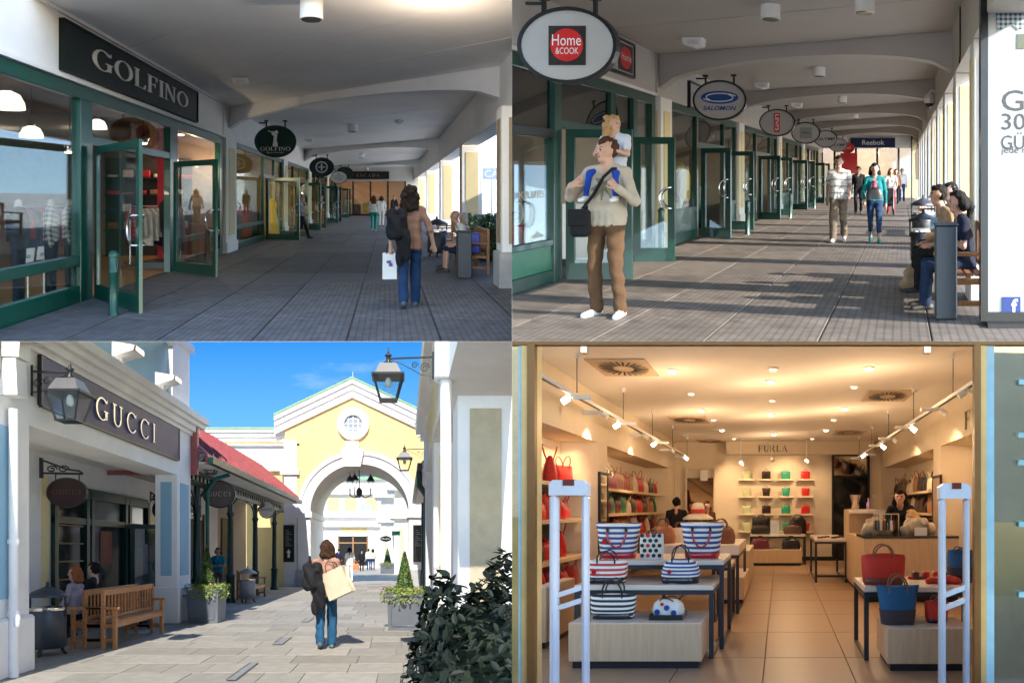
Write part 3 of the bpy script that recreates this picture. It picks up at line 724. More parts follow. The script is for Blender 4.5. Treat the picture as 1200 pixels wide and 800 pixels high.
def round_bin(pl, X, D, label, body, h=.85, r=.24, hood=True, group='round litter bins'):
    t = thing(pl, 'litter_bin', label, 'litter bin', X, D, 0, group)
    part(pl, t, 'drum', MB().lathe(0, 0, [(r * .9, .12), (r, .14), (r, h * .72), (r * .96, h * .73)], 22), body)
    part(pl, t, 'rim', MB().lathe(0, 0, [(r * 1.04, h * .70), (r * 1.06, h * .72), (r * 1.04, h * .745)], 22), M_CHROME)
    for a in range(3):
        an = a * 2.094 + .5; mb = MB(); mb.tube([(r * .7 * math.cos(an), r * .7 * math.sin(an), .14), (r * .8 * math.cos(an), r * .8 * math.sin(an), .06), (r * 1.0 * math.cos(an), r * 1.0 * math.sin(an), .0)], .022, 6); part(pl, t, 'foot', mb, M_BLACK)
    if hood:
        for q in (0, math.pi): part(pl, t, 'lid_post', MB().tube([(r * 1.02 * math.cos(q), r * 1.02 * math.sin(q), h * .6), (r * 1.02 * math.cos(q), r * 1.02 * math.sin(q), h * .93)], .016, 6), M_BLACK)
        part(pl, t, 'lid', MB().lathe(0, 0, [(r * 1.15, h * .9), (r * 1.17, h * .92), (r * .9, h * .97), (r * .4, h * 1.03), (r * .12, h * 1.06), (r * .1, h * 1.12), (.003, h * 1.13)], 22), body)
    return t
def square_bin(pl, X, D, label, w=.34, h=.78, m=M_SLATE, group='slate grey square bins'):
    t = thing(pl, 'litter_bin', label, 'litter bin', X, D, 0, group)
    part(pl, t, 'body', B(-w / 2, w / 2, -w / 2, w / 2, .03, h, ch=.012), m); part(pl, t, 'plinth', B(-w / 2 + .03, w / 2 - .03, -w / 2 + .03, w / 2 - .03, 0, .03), M_BLACK)
    part(pl, t, 'top_plate', B(-w / 2 - .01, w / 2 + .01, -w / 2 - .01, w / 2 + .01, h, h + .025, ch=.008), M_CHROME if False else m)
    return t
def floor_tiles(pl, x0, x1, d0, d1, w, l, base_d1, bx0, bx1, th=.02, gap=.012, plain=(2, 5)):
    fl = single(pl, 'floor', B(bx0, bx1, d0 - 1, base_d1, -.25, 0), M_FLOORB, kind='structure')
    me = [B(gap / 2, w - gap / 2, gap / 2, l - gap / 2, .0, th, ch=.006).mesh(pl, 'floor_tile', M_FLOOR_[pl.key]), B(gap / 2, w - gap / 2, gap / 2, l - gap / 2, .0, th, ch=.006).mesh(pl, 'floor_tile', M_PLAINT if pl is TL else mat('deck_plain_warm', (.15, .127, .108), .62, var=.25, scale=4, bump=.15, bscale=60, rnd=.14))]
    i = 0; d = d0
    while d < d1:
        x = x0; i += 1
        while x + w <= x1 + .01:
            o = part(pl, fl, 'floor_tile', me[1 if i % 4 == 0 else 0], None); o.location = pl.P(x, d, .001) - fl.location; x += w
        d += l
    far = part(pl, fl, 'far_paving', B(x0, x1, d, base_d1, .001, th), M_FLOOR_[pl.key]); far['kind'] = 'stuff'
    return fl

# ================================================================== TOP LEFT: arcade with the green shop front
pl = TL
XF = pl.fl(0, 387)[0]; dF = lambda px: pl.wall(px, XF)
HC = pl.Hh(0, dF(50)); HH = 3.22; XC = 2.2
floor_tiles(TL, XF + .02, 2.6, 6.9, 33, 1.02, 1.75, 62, -12, 2.6)
single(TL, 'pavement', B(2.62, 22, 8, 80, -.3, -.02), mat('light_paving', (.6, .58, .55), .8, var=.15), kind='structure')
# ceiling panels with open joints, beams and lintel
ceil = single(TL, 'ceiling', B(XF - 6, 2.9, 8.7, 62, HC + .08, HC + .3), M_CEIL, kind='structure')
ln = [(8.6, 2.6), (11.9, 5.2), (14.7, 8.1), (17.2, 10.9), (19.5, 13.5), (25.3, 19), (31, 24.4), (37, 29.8), (46, 38), (56, 46), (66, 54)]
for (a, b), (c, d) in zip(ln, ln[1:]):
    g = .02
    if c <= 8.7: continue
    mxd = lambda v: max(v, 8.7)
    part(TL, ceil, 'ceiling_panel', (MB().slab([(XF, a + g, HC), (XC + .01, b + g, HC), (XC + .01, d - g, HC), (XF, c - g, HC)], .078) if b > 8.7 else MB().slab([(XF, mxd(a + g), HC), (XF + (XC - XF) * min(1, max(.02, (a - 8.7) / (a - b))), 8.7, HC)] + ([(XC + .01, 8.7, HC), (XC + .01, d - g, HC)] if d > 8.72 else [(XF + (XC - XF) * min(1, (c - 8.7) / (c - d)), 8.7, HC)]) + [(XF, c - g, HC)], .078)), M_CEIL)
for dl, dr in ((19.5, 13.5), (37, 29.8), (56, 46)):
    arch_beam(TL, ceil, XF + .01, dl, XC, dr, HC - .002, HC - .62, HC - .2, .32)
part(TL, ceil, 'lintel', B(XC, XC + .5, 9, 62, 3.12, HC - .004), M_WHITE)
part(TL, ceil, 'cove_moulding', B(XF + .002, XF + .06, 7, 19.4, HC - .05, HC - .004), M_WHITE)

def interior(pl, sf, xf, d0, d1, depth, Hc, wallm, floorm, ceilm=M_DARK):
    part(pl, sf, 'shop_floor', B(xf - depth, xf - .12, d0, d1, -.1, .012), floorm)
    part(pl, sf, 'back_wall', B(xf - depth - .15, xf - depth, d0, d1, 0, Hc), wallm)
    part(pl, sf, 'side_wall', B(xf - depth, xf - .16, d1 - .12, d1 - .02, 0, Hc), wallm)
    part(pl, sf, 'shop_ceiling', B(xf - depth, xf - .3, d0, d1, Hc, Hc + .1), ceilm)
def frame_bar(pl, sf, d0, d1, h0, h1, x, t=.12, m=M_GREEN): return part(pl, sf, 'frame_bar', B(x - t, x, d0, d1, h0, h1, ch=.008), m)
def pane(pl, sf, d0, d1, h0, h1, x, m=M_GLASS): return part(pl, sf, 'pane', B(x - .065, x - .055, d0, d1, h0, h1), m)

# --- the green golf wear shop
sf = thing(TL, 'shop', 'green framed golf wear shop front with open glass doors under the long black sign', 'shop front', 0, 0, 0)
dn, d1, d2, d3, d4, d5 = 6.6, dF(94), dF(108), dF(199), dF(208), dF(261)
part(TL, sf, 'wall', B(XF - .3, XF, dn, d5, HH, HC + .05), M_WHITE)
part(TL, sf, 'drip_rail', B(XF + .001, XF + .05, dn, d5, HH - .0, HH + .06), M_WHITE)
frame_bar(TL, sf, dn, d5, HH - .2, HH - .002, XF + .0)
for a, b in ((d1, d2), (d3, d4), (d5 - .35, d5 - .05)): frame_bar(TL, sf, a, b, .001, HH - .201, XF + .01, .14)
frame_bar(TL, sf, dn, d1 - .001, .001, .26, XF); frame_bar(TL, sf, dn, d1 - .001, .56, .70, XF)
frame_bar(TL, sf, d4 + .001, d5 - .351, .001, .2, XF); frame_bar(TL, sf, d4 + .001, d5 - .351, .56, .68, XF)
frame_bar(TL, sf, d2 + .001, d3 - .001, 2.36, 2.5, XF)
pane(TL, sf, dn, d1, .26, .56, XF); pane(TL, sf, dn, d1, .70, HH - .2, XF); pane(TL, sf, d2, d3, 2.5, HH - .2, XF)
pane(TL, sf, d4, d5 - .35, .68, HH - .2, XF); pane(TL, sf, d4, d5 - .35, .2, .56, XF)
a = pl.fl(165, 369); door_leaf(TL, sf, XF + .08, d2 - .05, a[0], a[1], 2.33)
a = pl.fl(254, 326); door_leaf(TL, sf, XF + .08, d3 + .05, a[0], a[1], 2.30)
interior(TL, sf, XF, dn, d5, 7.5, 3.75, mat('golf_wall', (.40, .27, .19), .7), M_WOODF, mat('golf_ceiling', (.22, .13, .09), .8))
sg = thing(TL, 'shop_sign', 'long black fascia sign reading GOLFINO in white serif letters', 'sign', XF, dF(70), 0)
sa, sb = dF(70), dF(228); h0, h1 = pl.Hh(80, sa), pl.Hh(24, sa)
part(TL, sg, 'board', B(0, .06, 0, sb - sa, h0, h1), M_SIGNB)
part(TL, sg, 'border', MB().box(.001, .085, -.03, sb - sa + .03, h1, h1 + .03).box(.001, .085, -.03, sb - sa + .03, h0 - .03, h0).box(.001, .085, -.03, 0, h0, h1).box(.001, .085, sb - sa, sb - sa + .03, h0, h1), M_SIGNB)
serif_letters(TL, sg, 'GOLFINO', dF(103) - sa, dF(216.5) - sa, h0 + .19, h1 - .15, face_right(.061), .02, M_LETTER)
# pendant lamps, duct and track inside
for i, (px, py, d, w, lab) in enumerate(((8, 118, 11.5, 40, 'large bell pendant lamp near the left end of the golf shop window'), (37, 155, 13.5, 26, 'bell pendant lamp hanging beside the silver duct in the golf shop'), (114, 146, 14.5, 22, 'bell pendant lamp hanging behind the window post of the golf shop'))):
    X = pl.X(px, d); H = pl.Hh(py, d); r = w / F * d / 2
    t = thing(TL, 'pendant_lamp', lab, 'lamp', X, d, H - r * .5, 'pendant lamps in the golf shop')
    part(TL, t, 'shade', MB().lathe(0, 0, [(r, 0), (r * .96, r * .35), (r * .7, r * .85), (r * .3, r * 1.05)], 20), emit('shade_glow', (1, .88, .68), .9))
    part(TL, t, 'canister', MB().lathe(0, 0, [(r * .32, r * 1.05), (r * .34, r * 2.0), (r * .2, r * 2.05)], 14), M_CHROME)
    part(TL, t, 'cable', MB().tube([(0, 0, r * 2.05), (0, 0, 3.74 - H + r * .5)], .012, 5), M_BLACK)
    lamp_light(TL, 'pendant_light', X, d, H - r * .3, 30, (1, .75, .48), .12, parent=None)
duct = single(TL, 'air_duct', MB().tube([(-9.5, 12.5, 2.95), (-7.0, 14.5, 3.05), (-6.2, 17, 3.15)], .32, 20).tube([(-9.5, 12.5, 2.95), (-9.2, 12.74, 2.96)], .36, 20).tube([(-7.6, 14.02, 3.03), (-7.4, 14.18, 3.03)], .36, 20), mat('duct_metal', (.42, .36, .30), .35, .8, bump=.3, bscale=12), 'ribbed silver air duct under the golf shop ceiling', 'air duct')
for i, (px, py, d) in enumerate(((82, 178, 12.5), (168, 168, 15.5), (231, 170, 19), (212, 158, 17.6))):
    X = pl.X(px, d); H = pl.Hh(py, d)
    t = thing(TL, 'spotlight', ('chrome spotlight behind the first shop window', 'chrome spotlight above the golf shop doorway', 'lit chrome spotlight by the last golf shop window', 'chrome spotlight on the rail beside the lit one')[i], 'spotlight', X, d, H)
    part(TL, t, 'head', MB().lathe(0, 0, [(.09, 0), (.1, .02), (.1, .1), (.05, .16)], 14), M_CHROME)
    part(TL, t, 'bulb', MB().lathe(0, 0, [(.01, -.022), (.07, -.02), (.075, -.001)], 14), M_LAMPON)
    part(TL, t, 'stem', MB().tube([(0, 0, .16), (0, 0, 3.74 - H)], .012, 5), M_BLACK)
lamp_light(TL, 'spot_light', pl.X(231, 18), 18, 2.4, 18, (1, .75, .48), .1)
# mannequins, cards, racks
CHK = pattern('check_cloth', (.75, .70, .62), (.10, .02, .02), 2, 14, .5, .85, second=(0, 14))
DNM = cloth('dark_jeans', (.012, .014, .03)); BODY = mat('mannequin_skin', (.6, .5, .42), .5)
for i, (px, d, lab, tp) in enumerate(((60, 9.9, 'headless mannequin in checked shirt by the shop window post', CHK), (22, 9.4, 'headless mannequin in black jacket beside the checked one', cloth('black_top', (.02, .02, .022))), (82, 10.6, 'headless mannequin in second checked shirt and dark trousers', CHK))):
    X = pl.X(px, d)
    j = J0; pr = []
    for q in (-1, 1):
        pr += [((q * .075, 0, .95), .1, (q * .085, 0, 1.3), .1, tp, .03), ((q * .17, 0, 1.38), .06, (q * .23, -.02, 1.1), .05, tp, .02), ((q * .23, -.02, 1.1), .047, (q * .21, .03, .87), .038, tp, .02),
               ((q * .09, 0, .9), .09, (q * .1, 0, .5), .065, DNM, .02), ((q * .1, 0, .5), .065, (q * .1, 0, .1), .06, DNM, .02), ((q * .1, 0, .1), .05, (q * .1, .1, .05), .04, mat('shoe_dark', (.03, .03, .03), .5), .01)]
    pr += [((-.1, 0, 1.36), .08, (.1, 0, 1.36), .08, tp, .03), ((0, 0, 1.36), .055, (0, 0, 1.5), .05, BODY, .02), ((-.07, 0, .93), .1, (.07, 0, .93), .1, DNM, .02)]
    t = thing(TL, 'mannequin', lab, 'mannequin', X, d, .02, 'window mannequins of the golf shop')
    part(TL, t, 'figure', caps_mesh(TL, 'figure', pr, .02, -70, .98), None)
    part(TL, t, 'stand', MB().lathe(0, 0, [(.28, 0), (.28, .03), (.26, .04)], 24), M_TEAK)
for i, (px, py, base) in enumerate(((32, 300, 356), (51, 297, 350))):
    d = pl.dist(base) * 1.0; X = pl.X(px, d); H = pl.Hh(py, d)
    t = thing(TL, 'card_stand', ('white price card on a thin stand nearest the window corner', 'white price card on a thin stand in front of the mannequin')[i], 'card', X, d, .02, 'price cards in the golf shop window')
    part(TL, t, 'card', MB().slab([(-.1, -.02, H - .12), (.1, -.02, H - .10), (.1, .03, H + .10), (-.1, .03, H + .08)], .01, (0, 1, 0)), M_PAPER)
    part(TL, t, 'print', MB().slab([(-.05, -.012, H - .06), (.05, -.012, H - .05), (.05, .005, H + .0), (-.05, .005, H - .01)], .003, (0, -1, .3)), mat('grey_print', (.35, .35, .35), .6))
    part(TL, t, 'rod', MB().tube([(0, .02, 0), (0, .02, H - .1)], .008, 6), M_CHROME); part(TL, t, 'foot', MB().lathe(0, 0, [(.12, 0), (.12, .012)], 16), M_CHROME)
GARC = [cloth('g%d' % i, c) for i, c in enumerate(((.7, .68, .62), (.03, .03, .035), (.5, .04, .05), (.75, .72, .66), (.05, .07, .15), (.3, .16, .08)))]
def clothes_rack(pl, X, D, label, L=1.4, n=9, H=1.45, yaw=0, seed=1, group='clothes racks'):
    T = rot(yaw); t = thing(pl, 'clothes_rack', label, 'clothes rack', X, D, .012, group); rr = random.Random(seed)
    mb = MB(); mb.T = T; mb.tube([(-L / 2, 0, H), (L / 2, 0, H)], .015, 6); part(pl, t, 'rail', mb, M_CHROME)
    for q in (-1, 1):
        mb = MB(); mb.T = T; mb.tube([(q * L / 2, 0, 0), (q * L / 2, 0, H)], .018, 6).box(q * L / 2 - .02, q * L / 2 + .02, -.25, .25, 0, .03); part(pl, t, 'upright', mb, M_CHROME)
    for k in range(n):
        x = -L / 2 + .1 + (L - .2) * k / (n - 1); l = rr.uniform(.65, .95); mb = MB(); mb.T = T
        mb.prism([(-.05, H - .06), (.05, H - .06), (.2, H - .16), (.24, H - .2), (.26 + rr.uniform(-.03, .03), H - l), (.05, H - l - .03), (-.25, H - l + rr.uniform(-.03, .03)), (-.22, H - .2)], x - .03, x + .03, 'x')
        part(pl, t, 'garment', mb, rr.choice(GARC))
    return t
clothes_rack(TL, pl.X(183, 16.2), 16.2, 'rack of pale and dark clothes inside the golf shop doorway', 1.5, 9, 1.35, 60)
clothes_rack(TL, pl.X(60, 14.5), 14.5, 'rack of dark clothes behind the golf shop mannequins', 2.2, 12, 1.4, 80, 4)
def wall_shelf(pl, X, D, label, yaw=0, L=1.6, rows=4, H0=.5, dz=.4, seed=2, cm=M_DARK, cols=GARC, group='stocked wall shelves'):
    T = rot(yaw); t = thing(pl, 'wall_shelf', label, 'shelf', X, D, .012, group); rr = random.Random(seed)
    mb = MB(); mb.T = T; mb.box(-L / 2, L / 2, 0, .03, 0, H0 + rows * dz + .1); part(pl, t, 'back_panel', mb, cm)
    for r_ in range(rows):
        z = H0 + r_ * dz; mb = MB(); mb.T = T; mb.box(-L / 2, L / 2, -.34, -.001, z, z + .03); sh = part(pl, t, 'shelf_board', mb, cm)
        x = -L / 2 + .08
        while x < L / 2 - .25:
            w = rr.uniform(.2, .3); h = rr.uniform(.06, .2); mb = MB(); mb.T = T; mb.box(x, x + w, -.3, -.05, z + .031, z + .031 + h, ch=.02); part(pl, sh, 'folded_garment', mb, rr.choice(cols)); x += w + rr.uniform(.04, .15)
    return t
wall_shelf(TL, pl.X(175, 18.3), 18.3, 'dark shelves of folded caps and jumpers inside the golf shop door', 15, 2.2, 4, .7, .45, 5)
t = thing(TL, 'display_plinth', 'dark display plinth with draped jacket inside the golf shop door', 'plinth', pl.X(193, 14.9), 15.2, .012)
part(TL, t, 'block', B(-.45, .45, -.5, .4, 0, .16, ch=.01), M_BLACK)
single(TL, 'mannequin', caps_mesh(TL, 'mannequin', [((0, 0, .2), .14, (0, 0, .9), .17, DNM, .03), ((0, 0, .9), .16, (0, 0, 1.35), .15, GARC[1], .03), ((.12, -.05, .8), .08, (.12, -.05, 1.35), .07, GARC[3], .02), ((0, 0, 1.5), .12, (0, 0, 1.5), .12, GARC[0], .02), ((-.15, 0, .7), .06, (-.17, 0, 1.3), .07, GARC[1], .02)], .03, 0, .95), None, 'dress form with white cap and black vest on dark plinth', 'mannequin', pl.X(193, 14.9), 15.2, .17)
single(TL, 'column', B(-.2, .2, -.2, .2, 0, 3.7), M_RED, 'red painted column inside the golf shop', 'column', pl.X(197, 17), 17, .012)
bx = pl.fl(133, 371); bollard(TL, bx[0], bx[1], 'green bollard in front of the first open golf shop door', .86)
bx = pl.fl(243, 318); bollard(TL, bx[0], bx[1], 'green bollard behind the second golf shop door', .88)

# --- the shops beyond
def arcade_shop(pl, xf, D0, D1, HH, HC, label, inside, door=None, leaf=1.2, pier=.75, mid=.62, glow=0, goods=None, depth=4, seed=1, glassm=M_GLASS, low=None, dh=2.28):
    s = thing(pl, 'shop', label, 'shop front', xf, D0, 0, 'shop fronts along the arcades')
    e = D1 - D0
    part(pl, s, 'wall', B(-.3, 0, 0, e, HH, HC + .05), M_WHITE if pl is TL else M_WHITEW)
    if pl is TR: part(pl, s, 'rear_bounce_wall', B(-depth - .4, -depth - .16, 0, e, -.3, HC + .05), M_WHITE)  # unseen white back, added to bounce light into the golf shop arcade
    part(pl, s, 'pier', B(-.32, .07, .0, pier, .32, HH - .001), M_WHITE); part(pl, s, 'pier_base', B(-.32, .11, -.03, pier + .03, 0, .319), M_WHITE)
    part(pl, s, 'pier_panel', B(.071, .085, pier * .25, pier * .8, .5, HH - .25), M_CREAM)
    part(pl, s, 'pier_front_panel', B(-.24, 0.02, -.012, -.001, .5, HH - .25), M_CREAM)
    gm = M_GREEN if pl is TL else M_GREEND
    fb = lambda a, b, c, d, t=.1: part(pl, s, 'frame_bar', B(-t, 0, a, b, c, d), gm)
    p = pier; fb(p, e, HH - .16, HH - .002)
    def win(a, b):
        fb(a, a + .12, .001, HH - .161); fb(b - .12, b, .001, HH - .161); fb(a + .121, b - .121, .001, .2); 
        lo = low or 0
        if lo: part(pl, s, 'lower_panel', B(-.06, -.03, a + .121, b - .121, .2, mid), gm)
        else: part(pl, s, 'pane', B(-.055, -.05, a + .12, b - .12, .2, mid), glassm)
        fb(a + .121, b - .121, mid, mid + .1); part(pl, s, 'pane', B(-.055, -.05, a + .12, b - .12, mid + .1, HH - .16), glassm)
    if door:
        a, b = door; win(p + .01, a); win(b, e - .02)
        fb(a, b, dh + .02, dh + .14); part(pl, s, 'pane', B(-.055, -.05, a, b, dh + .14, HH - .16), glassm)
        door_leaf(pl, s, .06, a + .05, leaf * .96, a - leaf * .25, dh, pane=glassm, m=gm); door_leaf(pl, s, .06, b - .05, leaf * .98, b - .05 - leaf * .1, dh, pane=glassm, m=gm)
    else: win(p + .01, p + (e - p) / 2); win(p + (e - p) / 2 + .005, e - .02)
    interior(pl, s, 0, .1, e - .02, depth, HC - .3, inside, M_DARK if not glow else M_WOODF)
    rr = random.Random(seed)
    if goods:
        for k in range(5):
            y = pier + .4 + (e - pier - .9) * k / 4; h = rr.uniform(.7, 1.7); part(pl, s, 'display', B(-1.4 - rr.uniform(0, 1), -.9, y, y + rr.uniform(.4, .8), .02, h, ch=.03), rr.choice(goods))
    return s
GOODS = [mat('goods%d' % i, c, .6) for i, c in enumerate(((.5, .35, .15), (.35, .06, .05), (.6, .55, .45), (.1, .09, .1), (.65, .45, .1), (.2, .3, .25)))]
q = [dF(262), dF(331), dF(361), dF(383), dF(401)]
M_WARM2 = mat('warm_shop', (.55, .42, .22), .7)
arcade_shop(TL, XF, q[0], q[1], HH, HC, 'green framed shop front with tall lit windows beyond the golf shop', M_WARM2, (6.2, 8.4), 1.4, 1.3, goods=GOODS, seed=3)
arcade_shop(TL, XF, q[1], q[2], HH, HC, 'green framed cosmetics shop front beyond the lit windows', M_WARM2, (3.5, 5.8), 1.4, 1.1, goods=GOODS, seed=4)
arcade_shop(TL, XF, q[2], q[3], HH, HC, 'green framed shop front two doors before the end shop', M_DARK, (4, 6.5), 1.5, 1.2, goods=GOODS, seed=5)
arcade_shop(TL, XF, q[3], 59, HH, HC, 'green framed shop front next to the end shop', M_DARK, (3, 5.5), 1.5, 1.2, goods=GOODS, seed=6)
lamp_light(TL, 'shop_light', XF - 2, q[0] + 4, 3.6, 60, (1, .8, .5), .2); lamp_light(TL, 'shop_light', XF - 2, q[1] + 4, 3.6, 55, (1, .8, .5), .2)
single(TL, 'dress', MB().lathe(0, 0, [(.22, .02), (.3, .05), (.24, .6), (.16, 1.0), (.2, 1.3), (.08, 1.5)], 16), mat('yellow', (.85, .62, .03), .5), 'bright yellow dress on display in the lit doorway', 'dress', pl.X(319, 27), 27, .02)
# end shop
De = 59
es = thing(TL, 'shop', 'dark shop front with lit windows closing the end of the arcade', 'shop front', 0, De, 0)
xa, xb = pl.X(372, De), 2.7
part(TL, es, 'wall', B(xa - 2, xb, 0, .3, 3.0, HC + .1), M_WHITE); part(TL, es, 'right_pier', B(1.5, xb, 0, .3, 0, 3.0), M_WHITE)
part(TL, es, 'left_pier', B(xa - 2, xa, 0, .3, 0, 3.0), M_DARK)
for k in range(6):
    x = xa + (1.4 - xa) * k / 5; part(TL, es, 'frame_bar', B(x, x + .14, -.05, .1, 0, 2.999), M_BLACK)
    if k < 5: part(TL, es, 'pane', B(x + .14, xa + (1.4 - xa) * (k + 1) / 5, .02, .03, .15, 2.9), M_GLASS)
part(TL, es, 'sill', B(xa, 1.4, -.04, .12, .0, .16), M_BLACK)
part(TL, es, 'back_wall', B(xa - 1, 2, 4, 4.2, 0, 3.6), mat('end_wall', (.32, .18, .1), .7)); part(TL, es, 'shop_floor', B(xa - 1, 2, .31, 4, -.1, .01), M_WOODF); part(TL, es, 'shop_ceiling', B(xa - 1, 2, .31, 4, 3.2, 3.3), M_DARK)
for k in range(8): part(TL, es, 'display', B(xa + .5 + k * .85, xa + 1.1 + k * .85, 1.5, 2.2, .02, 1.0 + .2 * (k % 3)), GOODS[k % 6])
lamp_light(TL, 'shop_light', -1.5, De + 1.5, 2.9, 26, (1, .7, .4), .2); lamp_light(TL, 'shop_light', -4, De + 1.5, 2.9, 18, (1, .7, .4), .2)
s2 = thing(TL, 'shop_sign', 'black sign reading ESCADA above the end shop', 'sign', pl.X(388, De), De - .1, 0)
w = pl.X(456, De) - pl.X(388, De); a, b = pl.Hh(210, De), pl.Hh(201, De)
part(TL, s2, 'board', B(0, w, -.04, .09, a, b), M_BLACK); part(TL, s2, 'lettering', letter_mb(serif_geo('ESCADA', gap=.28), pl.X(418, De) - pl.X(388, De), pl.X(445, De) - pl.X(388, De), a + .2, b - .2, face_cam(-.045)), mat('gold_letter', (.6, .42, .22), .4))

# hanging ovals
M_SIGNG = mat('sign_green', (.006, .03, .022), .35)
def golfer(t, rx, rz):
    mb = MB()
    for pth, r_ in (([(-.02, -.05), (0, .28), (.04, .42)], .09), ([(-.08, -.32), (-.05, -.1), (0, 0)], .07), ([(.06, -.32), (.04, -.1), (0, 0)], .07), ([(.02, .38), (-.12, .42), (-.16, .58)], .05), ([(.02, .36), (-.02, .5), (-.16, .58)], .05), ([(-.16, .56), (-.34, .66)], .02)):
        p = [(u * rx, -.05, rz + v * rz) for u, v in pth]; mb.tube(p, r_ * rx, 6)
    mb.sphere((.05 * rx, -.05, rz + .56 * rz), .09 * rx, 8, 6)
    part(TL, t, 'golfer_emblem', mb, M_LETTER)
oval_sign(TL, 323, 166, 49, 17.6, 'dark green oval hanging sign with white golfer and GOLFINO lettering', [golfer, (serif_geo('GOLFINO'), -.72, .72, -.58, -.34, M_LETTER), (text_geo('Sportswear'), -.42, .42, -.75, -.64, M_LETTER)], M_SIGNG, M_SIGNG, .77, HC)
def wreath(t, rx, rz):
    part(TL, t, 'wreath_emblem', MB().ellipse(0, rz, rx * .5, rz * .6, -.05, -.03, 24, rx * .1).box(-.06 * rx, .06 * rx, -.05, -.03, rz - .35 * rz, rz + .35 * rz).box(-.3 * rx, .3 * rx, -.05, -.03, rz - .05 * rz, rz + .05 * rz), M_LETTER)
oval_sign(TL, 377, 196, 29, 29.5, 'green oval hanging sign with white ring emblem', [wreath], M_SIGNG, M_SIGNG, .78, HC)
oval_sign(TL, 397, 208, 20, 43, 'small white oval hanging sign reading THE COSMETICS COMPANY STORE', [(text_geo('COSMETICS'), -.7, .7, .1, .3, M_BLACK), (text_geo('COMPANY'), -.7, .7, -.2, .0, M_BLACK), (text_geo('STORE'), -.4, .4, -.5, -.3, M_BLACK), (text_geo('THE'), -.2, .2, .4, .6, M_BLACK)], M_SIGNG, M_PAPER, .75, HC)
oval_sign(TL, 404, 203, 20, 50, 'dark oval hanging sign behind the small white one', [], M_SIGNG, M_SIGNG, .75, HC)
# ceiling things
def onceil(pl, px, py, Hc): d = (Hc - pl.h) * F / (pl.vy - py); return pl.X(px, d), d
x_, d_ = onceil(TL, 365, 1, HC); ceiling_lamp(TL, x_, d_, HC, 'large white round ceiling lamp before the first beam', .155, .25)
for (px, py, lab) in ((413, 146, 'white round ceiling lamp just beyond the first beam'), (424, 180, 'white round ceiling lamp beyond the second beam'), (430, 196, 'small round ceiling lamp near the far beams')):
    x_, d_ = onceil(TL, px, py, HC); ceiling_lamp(TL, x_, d_, HC, lab, .17, .26)
x_, d_ = onceil(TL, 282, 92, HC); emergency_box(TL, x_, d_, HC, 'white emergency light box on the ceiling before the first beam')
x_, d_ = onceil(TL, 362, 163, HC); emergency_box(TL, x_, d_, HC, 'white emergency light box beside the golfer sign')
x_, d_ = onceil(TL, 468, 141, HC); detector(TL, x_, d_, HC, 'small white smoke detector near the right lintel', .14)
# columns and the bright outside
column(TL, 1.93, 11.6, .6, .6, 3.12, 'near white column with tall grey plinth beside the bench', .62, panel=mat('column_tan', (.35, .27, .16), .7), base=mat('plinth_grey', (.42, .41, .40), .8))
for i, px in enumerate((541, 516, 499.5, 489, 482)):
    d = pl.wall(px, XC); column(TL, XC, d, .62, .6, 3.12, ('second', 'third', 'fourth', 'fifth', 'sixth')[i] + ' white column with cream panel counting from the tall grey plinth', .5)
wb = thing(TL, 'building', 'white building across the road seen between the arcade columns', 'building', 2.9, 80, 0)
part(TL, wb, 'wall', B(0, 16, 0, .4, 0, 9), M_WHITE)
for k in range(5): part(TL, wb, 'pilaster', B(1 + k * 3, 1.8 + k * 3, -.15, -.001, 0, 8), mat('white_pilaster', (.85, .84, .8), .7))
sg3 = thing(TL, 'road_sign', 'pale blue board with white letters outside the columns', 'sign', pl.X(576, 24), 24, 2.2)
part(TL, sg3, 'board', B(-.35, .35, 0, .04, 0, .4), mat('pale_blue', (.42, .5, .68), .5)); part(TL, sg3, 'lettering', letter_mb(text_geo('CA'), -.25, .25, .08, .32, face_cam(-.003)), M_PAPER); part(TL, sg3, 'post', MB().tube([(.0, .02, -2.2), (0, .02, 0)], .03, 6), M_CHROME)
M_LEAF = mat('leaf_green', (.05, .11, .03), .5, var=.5, scale=12)
def leafball(n, rnd_, shape, size, seedcount=None):
    mb = MB()
    for _ in range(n):
        c, out = shape(rnd_); u = Vector((rnd_.uniform(-1, 1), rnd_.uniform(-1, 1), rnd_.uniform(-1, 1))).normalized(); o = (Vector(out) + u * .8).normalized()
        a = o.cross(u).normalized() if o.cross(u).length > .01 else o.orthogonal().normalized(); b = o.cross(a); s_ = size * rnd_.uniform(.6, 1.3); c = Vector(c)
        if seedcount:
            mb.add([c - b * s_ * 1.3, c - b * s_ * .6 + a * s_ * .5 + o * s_ * .12, c + b * s_ * .3 + a * s_ * .55 + o * s_ * .12, c + b * s_ * 1.1, c + b * s_ * .3 - a * s_ * .55 + o * s_ * .12, c - b * s_ * .6 - a * s_ * .5 + o * s_ * .12], [(0, 1, 2, 3), (0, 3, 4, 5)]); continue
        mb.add([c - a * s_ * .5, c + b * s_ * .9 - a * s_ * .1 + o * s_ * .2, c + a * s_ * .5, c - b * s_ * .9 + o * s_ * .2], [(0, 1, 2, 3)])
    return mb
def boxshape(w, d, h): return lambda r: ((r.uniform(-w, w), r.uniform(-d, d), r.uniform(0, h)), (r.uniform(-1, 1), r.uniform(-1, 0), r.uniform(0, 1)))
hg = thing(TL, 'hedge', 'clipped green hedge outside the arcade behind the bench', 'hedge', pl.X(575, 17.5), 17.5, 0)
part(TL, hg, 'foliage', leafball(1500, random.Random(4), boxshape(.5, 1.2, 1.1), .09), M_LEAF); part(TL, hg, 'stem', B(-.3, .3, -.9, .9, 0, .8), mat('twig', (.04, .035, .02), .9))

